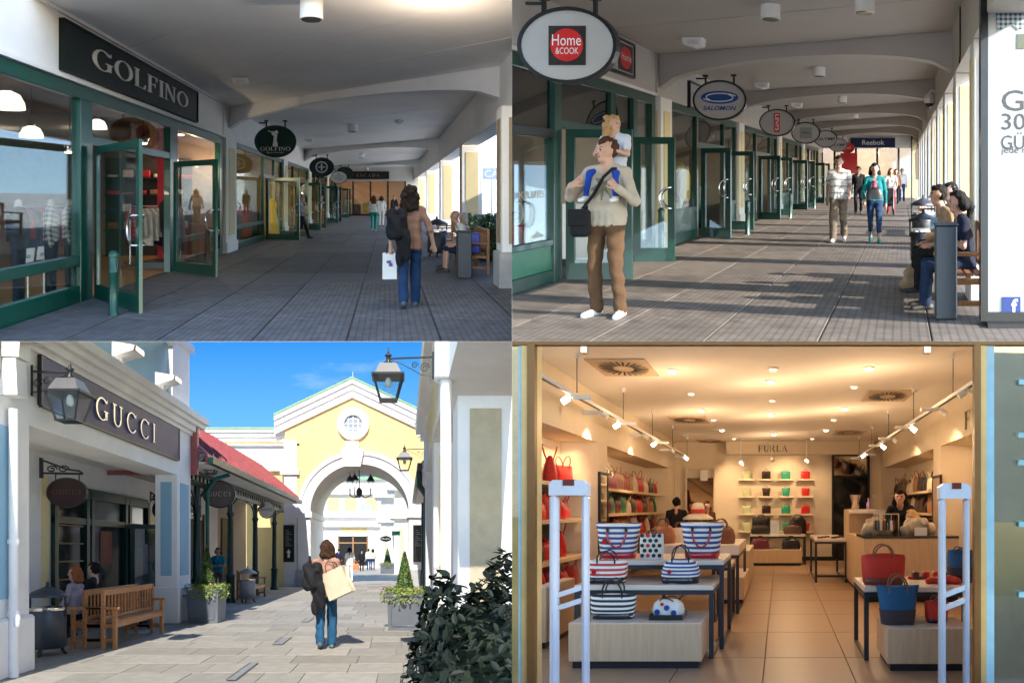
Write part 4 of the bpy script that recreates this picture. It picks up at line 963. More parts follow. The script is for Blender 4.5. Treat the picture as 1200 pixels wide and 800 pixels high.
# bench group
bench(TL, 1.5, 14.55, -90, 'teak bench with two people beside the near column', 1.9)
bench(TL, 1.6, 21.5, -90, 'teak bench beyond the round bin in the golf shop arcade', 1.8)
a = pl.fl(544.5, 328); square_bin(TL, a[0], a[1] + .13, 'slate grey square bin standing before the occupied bench', .27, .9)
round_bin(TL, pl.X(512, 17.8), 17.8, 'dark round litter bin with lid beyond the couple on the bench', M_SLATE, .95, .25)
WHT = cloth('white', (.78, .77, .74)); NAVY = cloth('navy', (.015, .02, .05)); JEAN = cloth('jeans', (.022, .055, .135)); BLK = cloth('black', (.014, .014, .016))
GREYH = mat('hair_grey', (.55, .5, .42), .6, var=.2, scale=30)
person(TL, 1.62, 14.15, 1.72, 95, 'seated balding man in white t-shirt on the arcade bench', WHT, NAVY, hair=GREYH, style='bald', sleeve='short', leg='short', sit=True, lean=.35)
person(TL, 1.65, 14.95, 1.62, 85, 'seated white haired woman in pale top beside the balding man', cloth('pale', (.65, .62, .6)), cloth('blue', (.04, .1, .4)), hair=GREYH, style='bob', sit=True, female=True, sleeve='short')
t = single(TL, 'carrier_bag', MB().box(-.12, .12, -.16, .16, 0, .4, ch=.02), mat('bag_blue', (.01, .04, .45), .4), 'bright blue carrier bag on the bench by the couple', 'bag', 1.72, 13.82, .44)
# walkers
BRS = cloth('brown_shirt', (.27, .145, .10), .8)
W = walk(1, .2); W.update(wrL=(-.27, -.02, .88), haL=(-.27, -.02, .79), elL=(-.27, -.06, 1.12), elR=(.29, -.06, 1.13), wrR=(.34, .06, .92), haR=(.36, .09, .84))
wx, wd = pl.X(480, pl.dist(362)), pl.dist(362)
CH = mat('hair_dark', (.025, .016, .012), .5)
person(TL, wx, wd, 1.72, 0, 'woman in brown shirt and jeans with black backpack walking down the golf shop arcade', BRS, JEAN, mat('shoe_grey', (.1, .13, .16), .6), CH, 'curly', 'elbow', J=W, res=.013, female=True, fine=True, baggy=1.2, hem=.07)
def backpack(pl, X, D, H, yaw, label, s=1):
    bpk = [((-.09, 0, .1), .085, (-.08, 0, .38), .075, BLK, .04), ((.05, 0, .1), .085, (.05, 0, .38), .07, BLK, .04), ((-.1, -.06, .32), .04, (.06, -.06, .32), .04, BLK, .02), ((-.03, -.08, .1), .08, (-.03, -.08, .25), .07, BLK, .03), ((.02, .0, -.3), .05, (.04, 0, .1), .08, BLK, .04), ((.12, -.02, -.25), .04, (.1, -.02, .1), .07, BLK, .03)]
    t = thing(pl, 'backpack', label, 'backpack', X, D, H); T = rot(yaw)
    part(pl, t, 'sack', caps_mesh(pl, 'sack', bpk, .013, yaw, s, noise=.011, nfreq=26), None)
    mb = MB(); mb.T = T; mb.tube([(-.14, .08, .05), (-.13, .2, .2), (-.1, .24, .42), (-.08, .13, .53), (-.06, .03, .45)], .018, 6); part(pl, t, 'strap', mb, BLK)
    return t
backpack(TL, wx - .16, wd - .2, .96, 0, 'black backpack with jacket slung on the left shoulder of the woman in brown')
def paper_bag(pl, X, D, H, w, h, d, label, m, yaw=0, tilt=0, print_=None):
    t = thing(pl, 'shopping_bag', label, 'shopping bag', X, D, H); r1 = rot(yaw); ct, st_ = math.cos(R(tilt)), math.sin(R(tilt))
    T = lambda p: r1((p[0] * ct - p[2] * st_, p[1], p[0] * st_ + p[2] * ct))
    mb = MB(); mb.T = T; W_, D_ = w / 2, d / 2
    mb.add([(-W_, -D_, 0), (W_, -D_, 0), (W_, D_, 0), (-W_, D_, 0), (-W_ * .97, -D_ * .8, h), (W_ * .97, -D_ * .8, h), (W_ * .97, D_ * .8, h), (-W_ * .97, D_ * .8, h), (W_ * .8, 0, h * .5), (-W_ * .8, 0, h * .5)],
           [(0, 3, 2, 1), (0, 1, 5, 4), (2, 3, 7, 6), (1, 2, 8), (2, 6, 8), (6, 5, 8), (5, 1, 8), (3, 0, 9), (0, 4, 9), (4, 7, 9), (7, 3, 9)])
    part(pl, t, 'sack', mb, m)
    for q in (-1, 1):
        mb = MB(); mb.T = T; mb.tube([(-w * .2, q * D_ * .8, h * .97), (-w * .17, q * D_ * .6, h + .1), (0, q * D_ * .4, h + .15), (w * .17, q * D_ * .6, h + .1), (w * .2, q * D_ * .8, h * .97)], .006, 5); part(pl, t, 'handle', mb, BLK)
    if print_:
        mb = MB(); mb.T = T
        for (u0, u1, v0, v1) in print_[0]: mb.box(u0 * w, u1 * w, -D_ - .004, -D_ + .01, v0 * h, v1 * h)
        part(pl, t, 'print', mb, print_[1])
    return t
paper_bag(TL, wx - .28, wd + .02, .42, .2, .36, .12, 'white paper bag with small dark logo held by the woman in brown', M_PAPER, 0, 0, ([(-.2, .1, .62, .72), (-.05, .2, .5, .62)], mat('logo_blue', (.1, .06, .25), .5)))
a = pl.fl(353, 280); W2 = walk(-1, .3)
person(TL, a[0], a[1], 1.62, -90, 'woman in grey shirt and black trousers crossing the arcade', cloth('grey_shirt', (.3, .31, .34)), BLK, hair=mat('hair_fair', (.3, .17, .08), .5), style='bun', J=W2, female=True)
a = pl.fl(377, 264)
person(TL, a[0], a[1], 1.7, 200, 'woman in dark blouse and long patterned trousers by the shop doors', NAVY, pattern('floral', (.35, .22, .06), (.45, .06, .08), 2, 9, .4, .8, second=(0, 11)), hair=mat('hair_brown', (.07, .03, .02), .5), style='short', sleeve='short', female=True, baggy=1.4)
a = pl.fl(438, 271)
person(TL, a[0], a[1], 1.66, 0, 'woman in white top and turquoise trousers walking away', WHT, cloth('turq', (.01, .33, .29)), mat('shoe_white', (.6, .6, .6), .6), mat('hair_auburn', (.14, .045, .02), .5), 'long', 'long', J=walk(1, .12), female=True)
person(TL, pl.X(447, 37), 37, 1.66, 0, 'woman in white cardigan beside the woman in turquoise trousers', WHT, WHT, hair=mat('hair_brown', (.07, .03, .02), .5), style='bob', female=True)
person(TL, pl.X(462, 48), 48, 1.7, 180, 'person in dark coat in front of the end shop', BLK, BLK, style='short')

# ================================================================== TOP RIGHT: the long arcade with oval signs
pl = TR
XF = pl.fl(600, 347)[0]; dF = lambda px: pl.wall(px, XF)
HC = pl.Hh(41, dF(725)); HH = 2.88; XC = .80
floor_tiles(TR, XF + .02, XC + .5, 5.2, 31, .96, 1.45, 41, -10, XC + .75)
single(TR, 'pavement', B(XC + .76, 40, 4, 120, -.3, -.03), MATS['light_paving'], kind='structure')
ceil = single(TR, 'ceiling', B(XF - 2, XC + .6, 1.5, 41, HC + .08, HC + .3), M_CEIL, kind='structure')
ln = [(3.5, 2.0), (8.2, 6.4), (10.6, 8.6), (12.84, 10.74), (18.6, 16.1), (24.5, 21), (30, 25.8), (36, 31), (41, 40)]
for (a, b), (c, d) in zip(ln, ln[1:]):
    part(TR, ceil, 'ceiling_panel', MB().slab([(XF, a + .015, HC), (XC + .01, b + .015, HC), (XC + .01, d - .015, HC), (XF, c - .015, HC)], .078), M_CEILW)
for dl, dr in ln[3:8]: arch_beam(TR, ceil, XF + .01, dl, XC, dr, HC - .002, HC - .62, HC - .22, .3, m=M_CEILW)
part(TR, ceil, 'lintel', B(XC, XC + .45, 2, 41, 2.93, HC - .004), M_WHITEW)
ORD = ('first', 'second', 'third', 'fourth', 'fifth', 'sixth', 'seventh', 'eighth', 'ninth', 'tenth', 'eleventh', 'twelfth', 'thirteenth', 'fourteenth', 'fifteenth', 'sixteenth', 'seventeenth', 'eighteenth')
for k in range(13):
    d = 7.55 + 2.55 * k
    column(TR, XC, d, .36, .42, 2.93, ORD[k] + ' white square column with cream panels counting from the tall advertising display', .3, group='columns on the sunny side of the long arcade')

# --- kitchenware shop in front
sf = thing(TR, 'shop', 'green framed kitchenware shop with red display behind the man carrying a child', 'shop', 0, 0, 0)
dn, d1, d2, d3, d4 = 5.0, dF(649), dF(658), dF(742), dF(768)
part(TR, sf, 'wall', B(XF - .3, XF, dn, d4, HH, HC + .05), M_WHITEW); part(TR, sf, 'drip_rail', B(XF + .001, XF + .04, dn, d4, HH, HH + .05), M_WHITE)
_fb = frame_bar
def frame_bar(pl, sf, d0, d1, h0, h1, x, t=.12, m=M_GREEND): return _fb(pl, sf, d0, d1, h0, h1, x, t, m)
frame_bar(TR, sf, dn, d4, HH - .16, HH - .002, XF)
for a, b in ((d1, d2), (d3, d3 + .18), (d4 - .2, d4 - .02)): frame_bar(TR, sf, a, b, .001, HH - .161, XF + .01, .14)
frame_bar(TR, sf, dn, d1 - .001, 1.9, 2.02, XF, m=M_BLACK); frame_bar(TR, sf, dn, d1 - .001, .001, .18, XF); part(TR, sf, 'lower_panel', B(XF - .07, XF - .03, dn, d1, .18, .5), mat('green_panel', (.006, .16, .075), .3, var=.15)); frame_bar(TR, sf, dn, d1 - .001, .5, .58, XF)
pane(TR, sf, dn, d1, .58, 1.9, XF); pane(TR, sf, dn, d1, 2.02, HH - .16, XF, M_GLASSD)
frame_bar(TR, sf, d2 + .001, d3 - .001, 2.05, 2.16, XF); pane(TR, sf, d2, d3, 2.16, HH - .16, XF, M_GLASSD); frame_bar(TR, sf, dF(716), dF(722), 2.161, HH - .161, XF)
pane(TR, sf, d3 + .18, d4 - .2, .2, HH - .16, XF); frame_bar(TR, sf, d3 + .181, d4 - .201, .001, .2, XF)
a, b = pl.fl(664, 329), pl.fl(741, 328.5); door_leaf(TR, sf, m=M_GREEND, *(a[0], a[1], b[0], b[1], 2.03), hz=1.05, hr=.17)
a, b = pl.fl(743, 308), pl.fl(791, 307.5); door_leaf(TR, sf, m=M_GREEND, *(a[0], a[1], b[0], b[1], 2.03), hz=1.05, hr=.17)
interior(TR, sf, XF, dn, d4, 2.6, 3.3, M_WARMWALL, M_DARK)
part(TR, sf, 'display_cloth', B(XF - .9, XF - .2, dn + .3, d1 - .2, .5, .78, ch=.05), mat('red_cloth', (.32, .012, .012), .7, bump=.4, bscale=6))
part(TR, sf, 'glass_lettering', letter_mb(text_geo('KRUPS'), dF(611), dF(641), 1.13, 1.22, face_right(XF - .03)), mat('decal', (.45, .4, .3), .5))
for k in range(9):
    d = 8.76 - k * .22; m = (M_BLACK, M_CHROME, GOODS[2], M_RED)[k % 4]; z = .79
    t = thing(TR, 'kitchen_pot', ORD[k] + ' pot from the doors on the red cloth, a ' + ('black pan', 'steel kettle', 'cream casserole', 'red pot')[k % 4], 'pot', XF - .5 - .1 * (k % 3), d, z, 'pots in the kitchenware window')
    part(TR, t, 'vessel', MB().lathe(0, 0, [(.08, 0), (.1, .02), (.1, .14 + .05 * (k % 2)), (.06, .18 + .05 * (k % 2)), (.02, .22)], 14), m); part(TR, t, 'handle', MB().tube([(.1, 0, .05), (.16, 0, .08), (.16, 0, .14), (.1, 0, .16)], .01, 5), M_BLACK)
person(TR, XF - .8, dF(612), 1.7, -60, 'shopper in striped shirt inside the kitchenware shop window', pattern('stripe_shirt', (.6, .58, .55), (.04, .04, .05), 2, 12, .5, .8), BLK, res=.03)
lamp_light(TR, 'shop_light', XF - 1.6, 9, 2.9, 18, (1, .8, .6), .2)
t = thing(TR, 'poster_stand', 'white poster stand just inside the kitchenware shop doors', 'poster', XF - .5, 10.6, .02)
part(TR, t, 'board', B(-.2, .2, 0, .03, .1, .95), M_PAPER); part(TR, t, 'picture', B(-.12, -.04, -.006, -.001, .6, .85), M_RED); part(TR, t, 'foot', B(-.22, .22, -.1, .13, 0, .1), M_BLACK)
labs = ['outdoor sports shop', 'jeans shop', 'grey sign shop', 'shirt shop', 'second shirt shop', 'red sign shop']
for k in range(5):
    D0 = 12.75 + 6.2 * k
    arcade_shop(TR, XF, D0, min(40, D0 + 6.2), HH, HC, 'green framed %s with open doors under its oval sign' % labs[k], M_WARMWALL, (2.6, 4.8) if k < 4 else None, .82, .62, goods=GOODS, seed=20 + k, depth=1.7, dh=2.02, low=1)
    if k < 4:
        bollard(TR, XF + .95, D0 + 3.3, 'green bollard before the doors of the %s' % labs[k], .82)
        if k: lamp_light(TR, 'shop_light', XF - 1.0, D0 + 3, 2.9, 16, (1, .8, .6), .2)
a = pl.fl(775, 296); bollard(TR, a[0], a[1], 'green bollard behind the glass of the second kitchenware door', .82)
single(TR, 'jacket_display', caps_mesh(TR, 'jacket_display', [((-.12, 0, .9), .12, (-.12, 0, 1.4), .12, M_RED, .04), ((.12, 0, .9), .12, (.12, 0, 1.4), .12, MATS['yellow'], .04), ((0, 0, 1.55), .1, (0, 0, 1.6), .1, MATS['yellow'], .03), ((0, 0, .02), .05, (0, 0, .9), .06, M_BLACK, .02)], .03), None, 'red and yellow jacket with yellow hood on a dummy in the sports shop', 'jacket', XF - .5, 15.6, .02)
# end shop
De = 40
es = thing(TR, 'shop', 'dark glazed sports shop front closing the far end of the long arcade', 'shop', 0, De, 0)
part(TR, es, 'wall', B(XF - 2, 2.5, 0, .3, 2.98, HC + .1), M_WHITE)
for k in range(5):
    x = XF + .6 + k * 1.25; part(TR, es, 'frame_bar', B(x, x + .12, -.05, .1, 0, 2.979), M_BLACK); part(TR, es, 'pane', B(x + .12, x + 1.25, .02, .03, .1, 2.97), M_GLASS)
part(TR, es, 'back_wall', B(XF - 1, 2.4, 3, 3.2, 0, 3.6), M_WARMWALL); part(TR, es, 'shop_floor', B(XF - 1, 2.4, .3, 3, -.1, .02), M_DARK)
for k in range(5): part(TR, es, 'display', B(XF + .7 + k, XF + 1.2 + k, 1, 1.6, .02, 1.1 + .2 * (k % 2)), GOODS[k])
part(TR, es, 'sale_poster', B(XF + 1.0, XF + 2.0, -.07, -.052, 1.5, 2.7), M_RED)
lamp_light(TR, 'shop_light', -1, De + 1.2, 2.8, 45, (1, .75, .5), .2)
s2 = thing(TR, 'shop_sign', 'dark blue sign reading Reebok over the far end shop', 'sign', pl.X(997, De), De, 0)
w = pl.X(1049, De) - pl.X(997, De); a, b = pl.Hh(173, De), pl.Hh(162, De)
part(TR, s2, 'board', B(0, w, -.12, -.01, a, b), mat('sign_blue', (.012, .02, .07), .4)); part(TR, s2, 'lettering', letter_mb(text_geo('Reebok', .01), w * .26, w * .76, a + .15, b - .12, face_cam(-.123)), M_LETTER)

# --- oval signs
BLU = mat('logo_navy', (.015, .07, .28), .4); REDL = mat('logo_red', (.62, .02, .02), .4)
def home(t, rx, rz):
    part(TR, t, 'logo_square', B(-.37 * rx, .37 * rx, -.046, -.036, rz - .52 * rz, rz + .5 * rz), mat('logo_black', (.02, .018, .016), .4))
    part(TR, t, 'logo_disc', MB().ellipse(0, rz, .33 * rx, .33 * rx, -.052, -.047, 28), REDL)
    part(TR, t, 'lettering', letter_mb(text_geo('Home'), -.29 * rx, .29 * rx, rz - .02 * rz, rz + .27 * rz, face_cam(-.055)), M_LETTER)
    part(TR, t, 'lettering', letter_mb(text_geo('&COOK'), -.22 * rx, .24 * rx, rz - .24 * rz, rz - .07 * rz, face_cam(-.055)), M_LETTER)
def salo(t, rx, rz):
    mb = MB().ellipse(0, rz + .14 * rz, .7 * rx, .32 * rz, -.046, -.036, 28); part(TR, t, 'emblem', mb, BLU)
    mb = MB()
    for s_ in (1, -1):
        p = [(s_ * (.62 * math.cos(a)) * rx * (1 - .25 * i / 12), -.05, rz + .14 * rz + s_ * .2 * math.sin(a) * rz) for i, a in enumerate([.3 + 3.6 * k / 12 for k in range(13)])]
        mb.tube(p, .02 * rx, 5)
    part(TR, t, 'emblem_swirl', mb, M_PAPER)
    vs, fs = text_geo('SALOMON', .02); vs = [(x + .25 * y, y) for x, y in vs]
    part(TR, t, 'lettering', letter_mb((vs, fs), -.62 * rx, .62 * rx, rz - .5 * rz, rz - .28 * rz, face_cam(-.042)), BLU)
def levi(t, rx, rz):
    part(TR, t, 'logo_tab', B(-.15 * rx, .15 * rx, -.046, -.036, rz - .7 * rz, rz + .7 * rz), REDL)
    vs, fs = text_geo("LEVI'S", .02); vs = [(y, -x) for x, y in vs]
    part(TR, t, 'lettering', letter_mb((vs, fs), -.1 * rx, .1 * rx, rz - .6 * rz, rz + .6 * rz, face_cam(-.05)), M_LETTER)
def greysq(t, rx, rz):
    part(TR, t, 'logo_square', B(-.42 * rx, .42 * rx, -.046, -.036, rz - .5 * rz, rz + .5 * rz), mat('logo_grey', (.26, .28, .24), .5)); part(TR, t, 'logo_line', B(-.25 * rx, .25 * rx, -.05, -.0465, rz - .03 * rz, rz + .03 * rz), M_BLACK)
OG = 'oval shop signs of the long arcade'
M_OV = mat('oval_white', (.44, .42, .39), .5, var=.04)
oval_sign(TR, 667, 54, 116, 6.75, 'large oval hanging sign with Home & COOK in a red disc', [home], M_BLACK, M_OV, .77, HC, (-.52, .52), OG)
oval_sign(TR, 844, 118, 63, 12.4, 'oval hanging sign with blue SALOMON lettering and swirl', [salo], M_BLACK, M_OV, .75, HC, (-.55, .5), OG)
oval_sign(TR, 911, 144, 42, 18.6, "oval hanging sign with vertical red LEVI'S tab", [levi], M_BLACK, M_OV, .76, HC, (-.5, .5), OG)
oval_sign(TR, 944.5, 156, 34, 23.8, 'oval hanging sign with a plain grey square', [greysq], M_BLACK, M_OV, .75, HC, (-.5, .5), OG)
oval_sign(TR, 968, 163, 27, 29.3, 'oval hanging sign reading OLYMP in front of its twin', [(text_geo('OLYMP', .02), -.8, .8, -.18, .18, M_BLACK)], M_BLACK, M_OV, .75, HC, (-.5, .5), OG)
oval_sign(TR, 982, 170, 22, 35.5, 'smaller oval hanging sign reading OLYMP behind its twin', [(text_geo('OLYMP', .02), -.8, .8, -.18, .18, M_BLACK)], M_BLACK, M_OV, .75, HC, (-.5, .5), OG)
oval_sign(TR, 993, 173.5, 17, 39, 'red oval hanging sign last in the row', [(text_geo('SALE'), -.5, .5, -.15, .15, M_LETTER)], REDL, REDL, .75, HC, (-.5, .5), OG)
for nm, px0, px1, y0, y1, m in (('Home', 712, 739, 42, 92, REDL), ('SALOMON', 806, 829, 97, 118, BLU)):
    a, b = dF(px0), dF(px1); h1, h0 = pl.Hh(y0, a), pl.Hh(y0, a) - .5
    t = thing(TR, 'shop_sign', 'white rectangular wall sign behind the oval %s sign' % ('Home & COOK' if nm == 'Home' else 'SALOMON'), 'sign', XF, a, h0)
    part(TR, t, 'board', B(.001, .05, 0, b - a, 0, .5), M_OV); part(TR, t, 'border', MB().box(.001, .07, -.04, b - a + .04, .5, .54).box(.001, .07, -.04, b - a + .04, -.04, 0).box(.001, .07, b - a, b - a + .04, 0, .5).box(.001, .07, -.04, 0, 0, .5), M_BLACK)
    if nm == 'Home': part(TR, t, 'logo_square', B(.05, .056, .3 * (b - a), .95 * (b - a), .03, .47), MATS['logo_black']); part(TR, t, 'logo_disc', MB().prism([((b - a) * (.62 + .26 * math.cos(k * .4488)), .25 + .18 * math.sin(k * .4488)) for k in range(14)], .056, .062, 'x'), REDL)
    part(TR, t, 'lettering', letter_mb(text_geo(nm), (.42 if nm == 'Home' else .1) * (b - a), (.85 if nm == 'Home' else .9) * (b - a), .2, .32, face_right(.064 if nm == 'Home' else .052)), M_LETTER if nm == 'Home' else BLU)
for i, (px, py) in enumerate(((903, 6), (1013, -2), (960, 79), (987, 113), (1002, 133))):
    x_, d_ = onceil(TR, px, py, HC); ceiling_lamp(TR, x_, d_, HC, ('round ceiling lamp before the first beam near the sports sign', 'round ceiling lamp at the edge before the first beam', 'round ceiling lamp between the first and second beam', 'round ceiling lamp between the second and third beam', 'round ceiling lamp beyond the third beam')[i], .13, .19)
for i, (px, py) in enumerate(((813, 45), (893, 97), (934, 121))):
    x_, d_ = onceil(TR, px, py, HC); emergency_box(TR, x_, d_, HC, ('white emergency light before the first beam of the long arcade', 'white emergency light beyond the first beam of the long arcade', 'white emergency light near the jeans shop sign')[i])
cd = thing(TR, 'camera_dome', 'white and black dome security camera on the right lintel', 'security camera', XC, pl.wall(1097, XC), 2.95)
part(TR, cd, 'arm', MB().tube([(0, 0, .35), (-.1, 0, .4), (-.16, 0, .33)], .03, 8), M_WHITE); part(TR, cd, 'cup', MB().lathe(-.16, 0, [(.11, .1), (.12, .2), (.09, .3), (.03, .33)], 16), M_WHITE); part(TR, cd, 'dome', MB().sphere((-.16, 0, .1), .105, 14, 8), M_BLACK)
single(TR, 'cable', MB().tube([(-.01, 0, .74), (-.01, 0, .1), (-.02, 0, -.02)], .012, 6), M_BLACK, 'thin dark cable running down the right lintel', 'cable', XC, pl.wall(1126, XC), 2.93)
# --- tall illuminated poster, near banner
D_ = 6.38; x0, x1 = pl.X(1149, D_), 1.75
bn = thing(TR, 'banner_display', 'tall white advertising display in a black frame at the end of the bench', 'advertising display', x0, D_, 0)
w = x1 - x0; fr = pl.X(1157.5, D_) - x0
part(TR, bn, 'panel', B(fr, w - fr, .01, .09, .14, 3.4), mat('banner_white', (.60, .61, .60), .35, var=.03)); part(TR, bn, 'frame', MB().box(0, fr, -.03, .12, .06, 3.5).box(w - fr, w, -.03, .12, .06, 3.5).box(fr, w - fr, -.03, .12, .06, .139).box(fr, w - fr, -.03, .12, 3.4, 3.5), M_BLACK); part(TR, bn, 'foot', MB().box(.05, w - .05, -.15, .25, 0, .06), M_BLACK)
u = lambda px: pl.X(px, D_) - x0; v = lambda py: pl.Hh(py, D_)
PR = mat('print_black', (.03, .03, .032), .5)
for tx, a, b, c, d in (('G', 1174.5, 1200, 130, 105.5), ('30', 1174, 1202, 152, 133), ('GÜ', 1173.5, 1201, 175, 155), ('jede n', 1173.5, 1203, 182, 171.5)):
    part(TR, bn, 'lettering', letter_mb(text_geo(tx), u(a), u(b), v(c), v(d), face_cam(.007)), PR)
part(TR, bn, 'printed_shirt', MB().prism([(u(1167), v(16)), (u(1171), v(8)), (u(1190), v(5)), (u(1206), v(-2)), (u(1206), v(30)), (u(1192), v(36)), (u(1186), v(28)), (u(1169), v(37))], .004, .009, 'y'), pattern('plaid_print', (.55, .62, .66), (.01, .05, .08), 0, 22, .5, .6, second=(2, 22)))
part(TR, bn, 'printed_box', B(u(1176), u(1206), .0095, .0099, v(52), v(33)), mat('print_pale', (.66, .68, .68), .5)); part(TR, bn, 'printed_shoe', B(u(1192), u(1206), .004, .009, v(57), v(40)), mat('print_olive', (.12, .14, .06), .5))
part(TR, bn, 'app_logo', B(u(1174.5), u(1196), .003, .009, v(367), v(348)), mat('app_blue', (.01, .05, .30), .4)); part(TR, bn, 'app_letter', letter_mb(text_geo('f', .03), u(1185), u(1193), v(366.5), v(350), face_cam(.001)), M_LETTER)
D_ = 33; ps = thing(TR, 'poster_stand', 'cream poster of a figure in a dark frame by the far columns', 'poster', pl.X(1069, D_), D_, 0)
w = pl.X(1084, D_) - pl.X(1069, D_); part(TR, ps, 'board', B(0, w, 0, .06, .3, 3.5), mat('poster_cream', (.55, .48, .3), .5)); part(TR, ps, 'frame', MB().box(-.06, 0, -.03, .09, 0, 3.56).box(w, w + .06, -.03, .09, 0, 3.56).box(0, w, -.03, .09, 3.5, 3.56), M_BLACK)
part(TR, ps, 'printed_figure', MB().prism([(w * .3, 1.2), (w * .75, 1.2), (w * .8, 2.3), (w * .62, 2.6), (w * .75, 2.9), (w * .6, 3.2), (w * .4, 3.0), (w * .25, 2.4)], -.008, -.001, 'y'), mat('print_brown', (.2, .14, .08), .6))
wb = thing(TR, 'building', 'sunlit white building beyond the columns of the long arcade', 'building', 1.5, 64, 0)
part(TR, wb, 'wall', B(0, 40, 0, .4, -1, 14), M_WHITE)
for k in range(8): part(TR, wb, 'pilaster', B(1 + k * 4, 2 + k * 4, -.2, -.001, -1, 10), MATS['white_pilaster'])
# --- bench with people, bins
bench(TR, .36, 7.85, -90, 'teak bench with waiting people at the advertising display', 2.3, slats=18)
bench(TR, .42, 16.5, -90, 'teak bench beyond the black hooded bin', 1.8)
a = pl.fl(1109, 378); square_bin(TR, a[0], a[1] + .1, 'slate grey square bin in front of the seated woman with phone', .21, .93)
round_bin(TR, .34, 10.4, 'black hooded round bin beside the occupied bench', M_BLACK, .8, .2)
round_bin(TR, .45, 13.8, 'grey round bin with flat lid farther along the columns', M_SLATE, .9, .23)
TAN = cloth('tan', (.36, .25, .15))
person(TR, .62, 8.35, 1.72, 100, 'seated man in tan jacket with dark hair on the sunny arcade bench', TAN, BLK, hair=mat('hair_black', (.012, .011, .011), .75, bump=.5, bscale=60), style='short', sit=True, lean=.25, res=.017)
SJ = seated(dict(J0), lean=.12); SJ = {k: SJ[k] for k in ('wrL', 'haL', 'wrR', 'haR', 'elL', 'elR')}; SJ.update(elL=(-.22, .06, .72), elR=(.22, .06, .72), wrL=(-.06, .27, .82), wrR=(.06, .27, .82), haL=(-.03, .32, .89), haR=(.03, .32, .89))
person(TR, .68, 7.25, 1.66, 95, 'seated woman in navy t-shirt with ponytail looking at her phone', NAVY, cloth('jeans_dark', (.02, .04, .09)), hair=MATS['hair_black'], style='pony', sleeve='short', sit=True, lean=.12, J=SJ, female=True, res=.015, fine=True)
single(TR, 'phone', MB().box(-.04, .04, -.006, .006, -.07, .07, ch=.004), mat('phone_screen', (.2, .3, .42), .15), 'smartphone held up by the seated woman in navy', 'phone', .68 - .33, 7.25, .90)
person(TR, .72, 9.1, 1.75, 110, 'seated man with dark hair behind the woman with phone', cloth('grey_coat', (.2, .18, .17)), BLK, hair=MATS['hair_black'], style='short', sit=True, lean=.1)
single(TR, 'carrier_bag', caps_mesh(TR, 'carrier_bag', [((-.06, 0, .08), .08, (.06, 0, .08), .08, TAN, .05), ((-.04, 0, .2), .06, (.04, 0, .2), .06, TAN, .05), ((0, 0, .26), .03, (0, 0, .3), .02, TAN, .03)], .02, noise=.012, nfreq=25), None, 'crumpled tan carrier bag on the ground before the occupied bench', 'bag', .12, 8.3, .02)
# --- man with child on his shoulders
md = pl.dist(372); mx = pl.X(711, md)
BEI = mat('cloth_beige', (.45, .385, .30), .85, var=.1, bump=.5, bscale=9); BRN = cloth('corduroy', (.115, .064, .034), .8); SNK = mat('sneaker', (.75, .75, .73), .5)
MJ = dict(elL=(-.31, .05, 1.13), wrL=(-.21, .21, 1.27), haL=(-.15, .2, 1.32), elR=(.34, .05, 1.18), wrR=(.23, .21, 1.29), haR=(.16, .2, 1.34), shL=(-.17, -.015, 1.41), shR=(.17, -.015, 1.41),
          knL=(-.12, .05, .5), anL=(-.15, .02, .085), toL=(-.17, .16, .035), knR=(.11, .02, .5), anR=(.12, -.03, .085), toR=(.17, .11, .035))
def palm(pr, j):
    m = cloth('palm_print', (.20, .19, .13))
    for (a, b) in (((-.02, .108, 1.3), (.0, .112, 1.12)), ((-.02, .106, 1.3), (.09, .1, 1.25)), ((-.02, .106, 1.3), (-.12, .09, 1.24)), ((-.02, .104, 1.3), (.06, .09, 1.36)), ((-.02, .104, 1.3), (-.09, .09, 1.36)), ((-.02, .106, 1.28), (.07, .1, 1.17)), ((-.02, .106, 1.28), (-.09, .1, 1.17))): pr.append((a, .014, b, .008, m, .003))
person(TR, mx, md, 1.79, 176, 'man in beige sweater and brown trousers carrying a child on his shoulders', BEI, BRN, SNK, mat('hair_brown', (.07, .03, .02), .5), 'short', 'long', J=MJ, res=.0115, fine=True, baggy=1.15, thin=.94, hem=.02, extra=palm, headturn=-30)
BLUE = cloth('royal_blue', (.015, .06, .36)); BLOND = mat('hair_blond', (.42, .26, .11), .55, var=.25, scale=30)
CJ = dict(pelvis=(0, 0, .52), knL=(-.19, .36, .47), anL=(-.22, .42, .13), toL=(-.23, .55, .08), knR=(.19, .36, .47), anR=(.22, .42, .13), toR=(.23, .55, .08),
          elL=(-.24, .10, .74), wrL=(-.12, .26, .80), haL=(-.08, .32, .80), elR=(.24, .10, .74), wrR=(.12, .26, .80), haR=(.08, .32, .80))
person(TR, mx + .01, md + .17, 1.2, 176, 'small child with curly blond hair riding on the shoulders of the man in beige', cloth('pale_shirt', (.55, .58, .66)), BLUE, SNK, BLOND, 'curly', 'short', J=CJ, sit=True, res=.016, H=1.12, headturn=70, thin=.72)
sb = thing(TR, 'shoulder_bag', 'black shoulder bag worn across the man in beige', 'bag', mx - .17, md - .2, .82)
part(TR, sb, 'pouch', MB().box(-.09, .09, -.05, .06, 0, .27, ch=.03), BLK); part(TR, sb, 'flap', MB().box(-.092, .092, -.065, -.051, .11, .272, ch=.01), BLK)
part(TR, sb, 'strap', MB().tube([(.02, .0, .27), (.1, .05, .4), (.2, .06, .58), (.27, .1, .66), (.29, .2, .665), (.26, .3, .6), (.1, .34, .4), (-.06, .2, .25)], .016, 6), BLK)
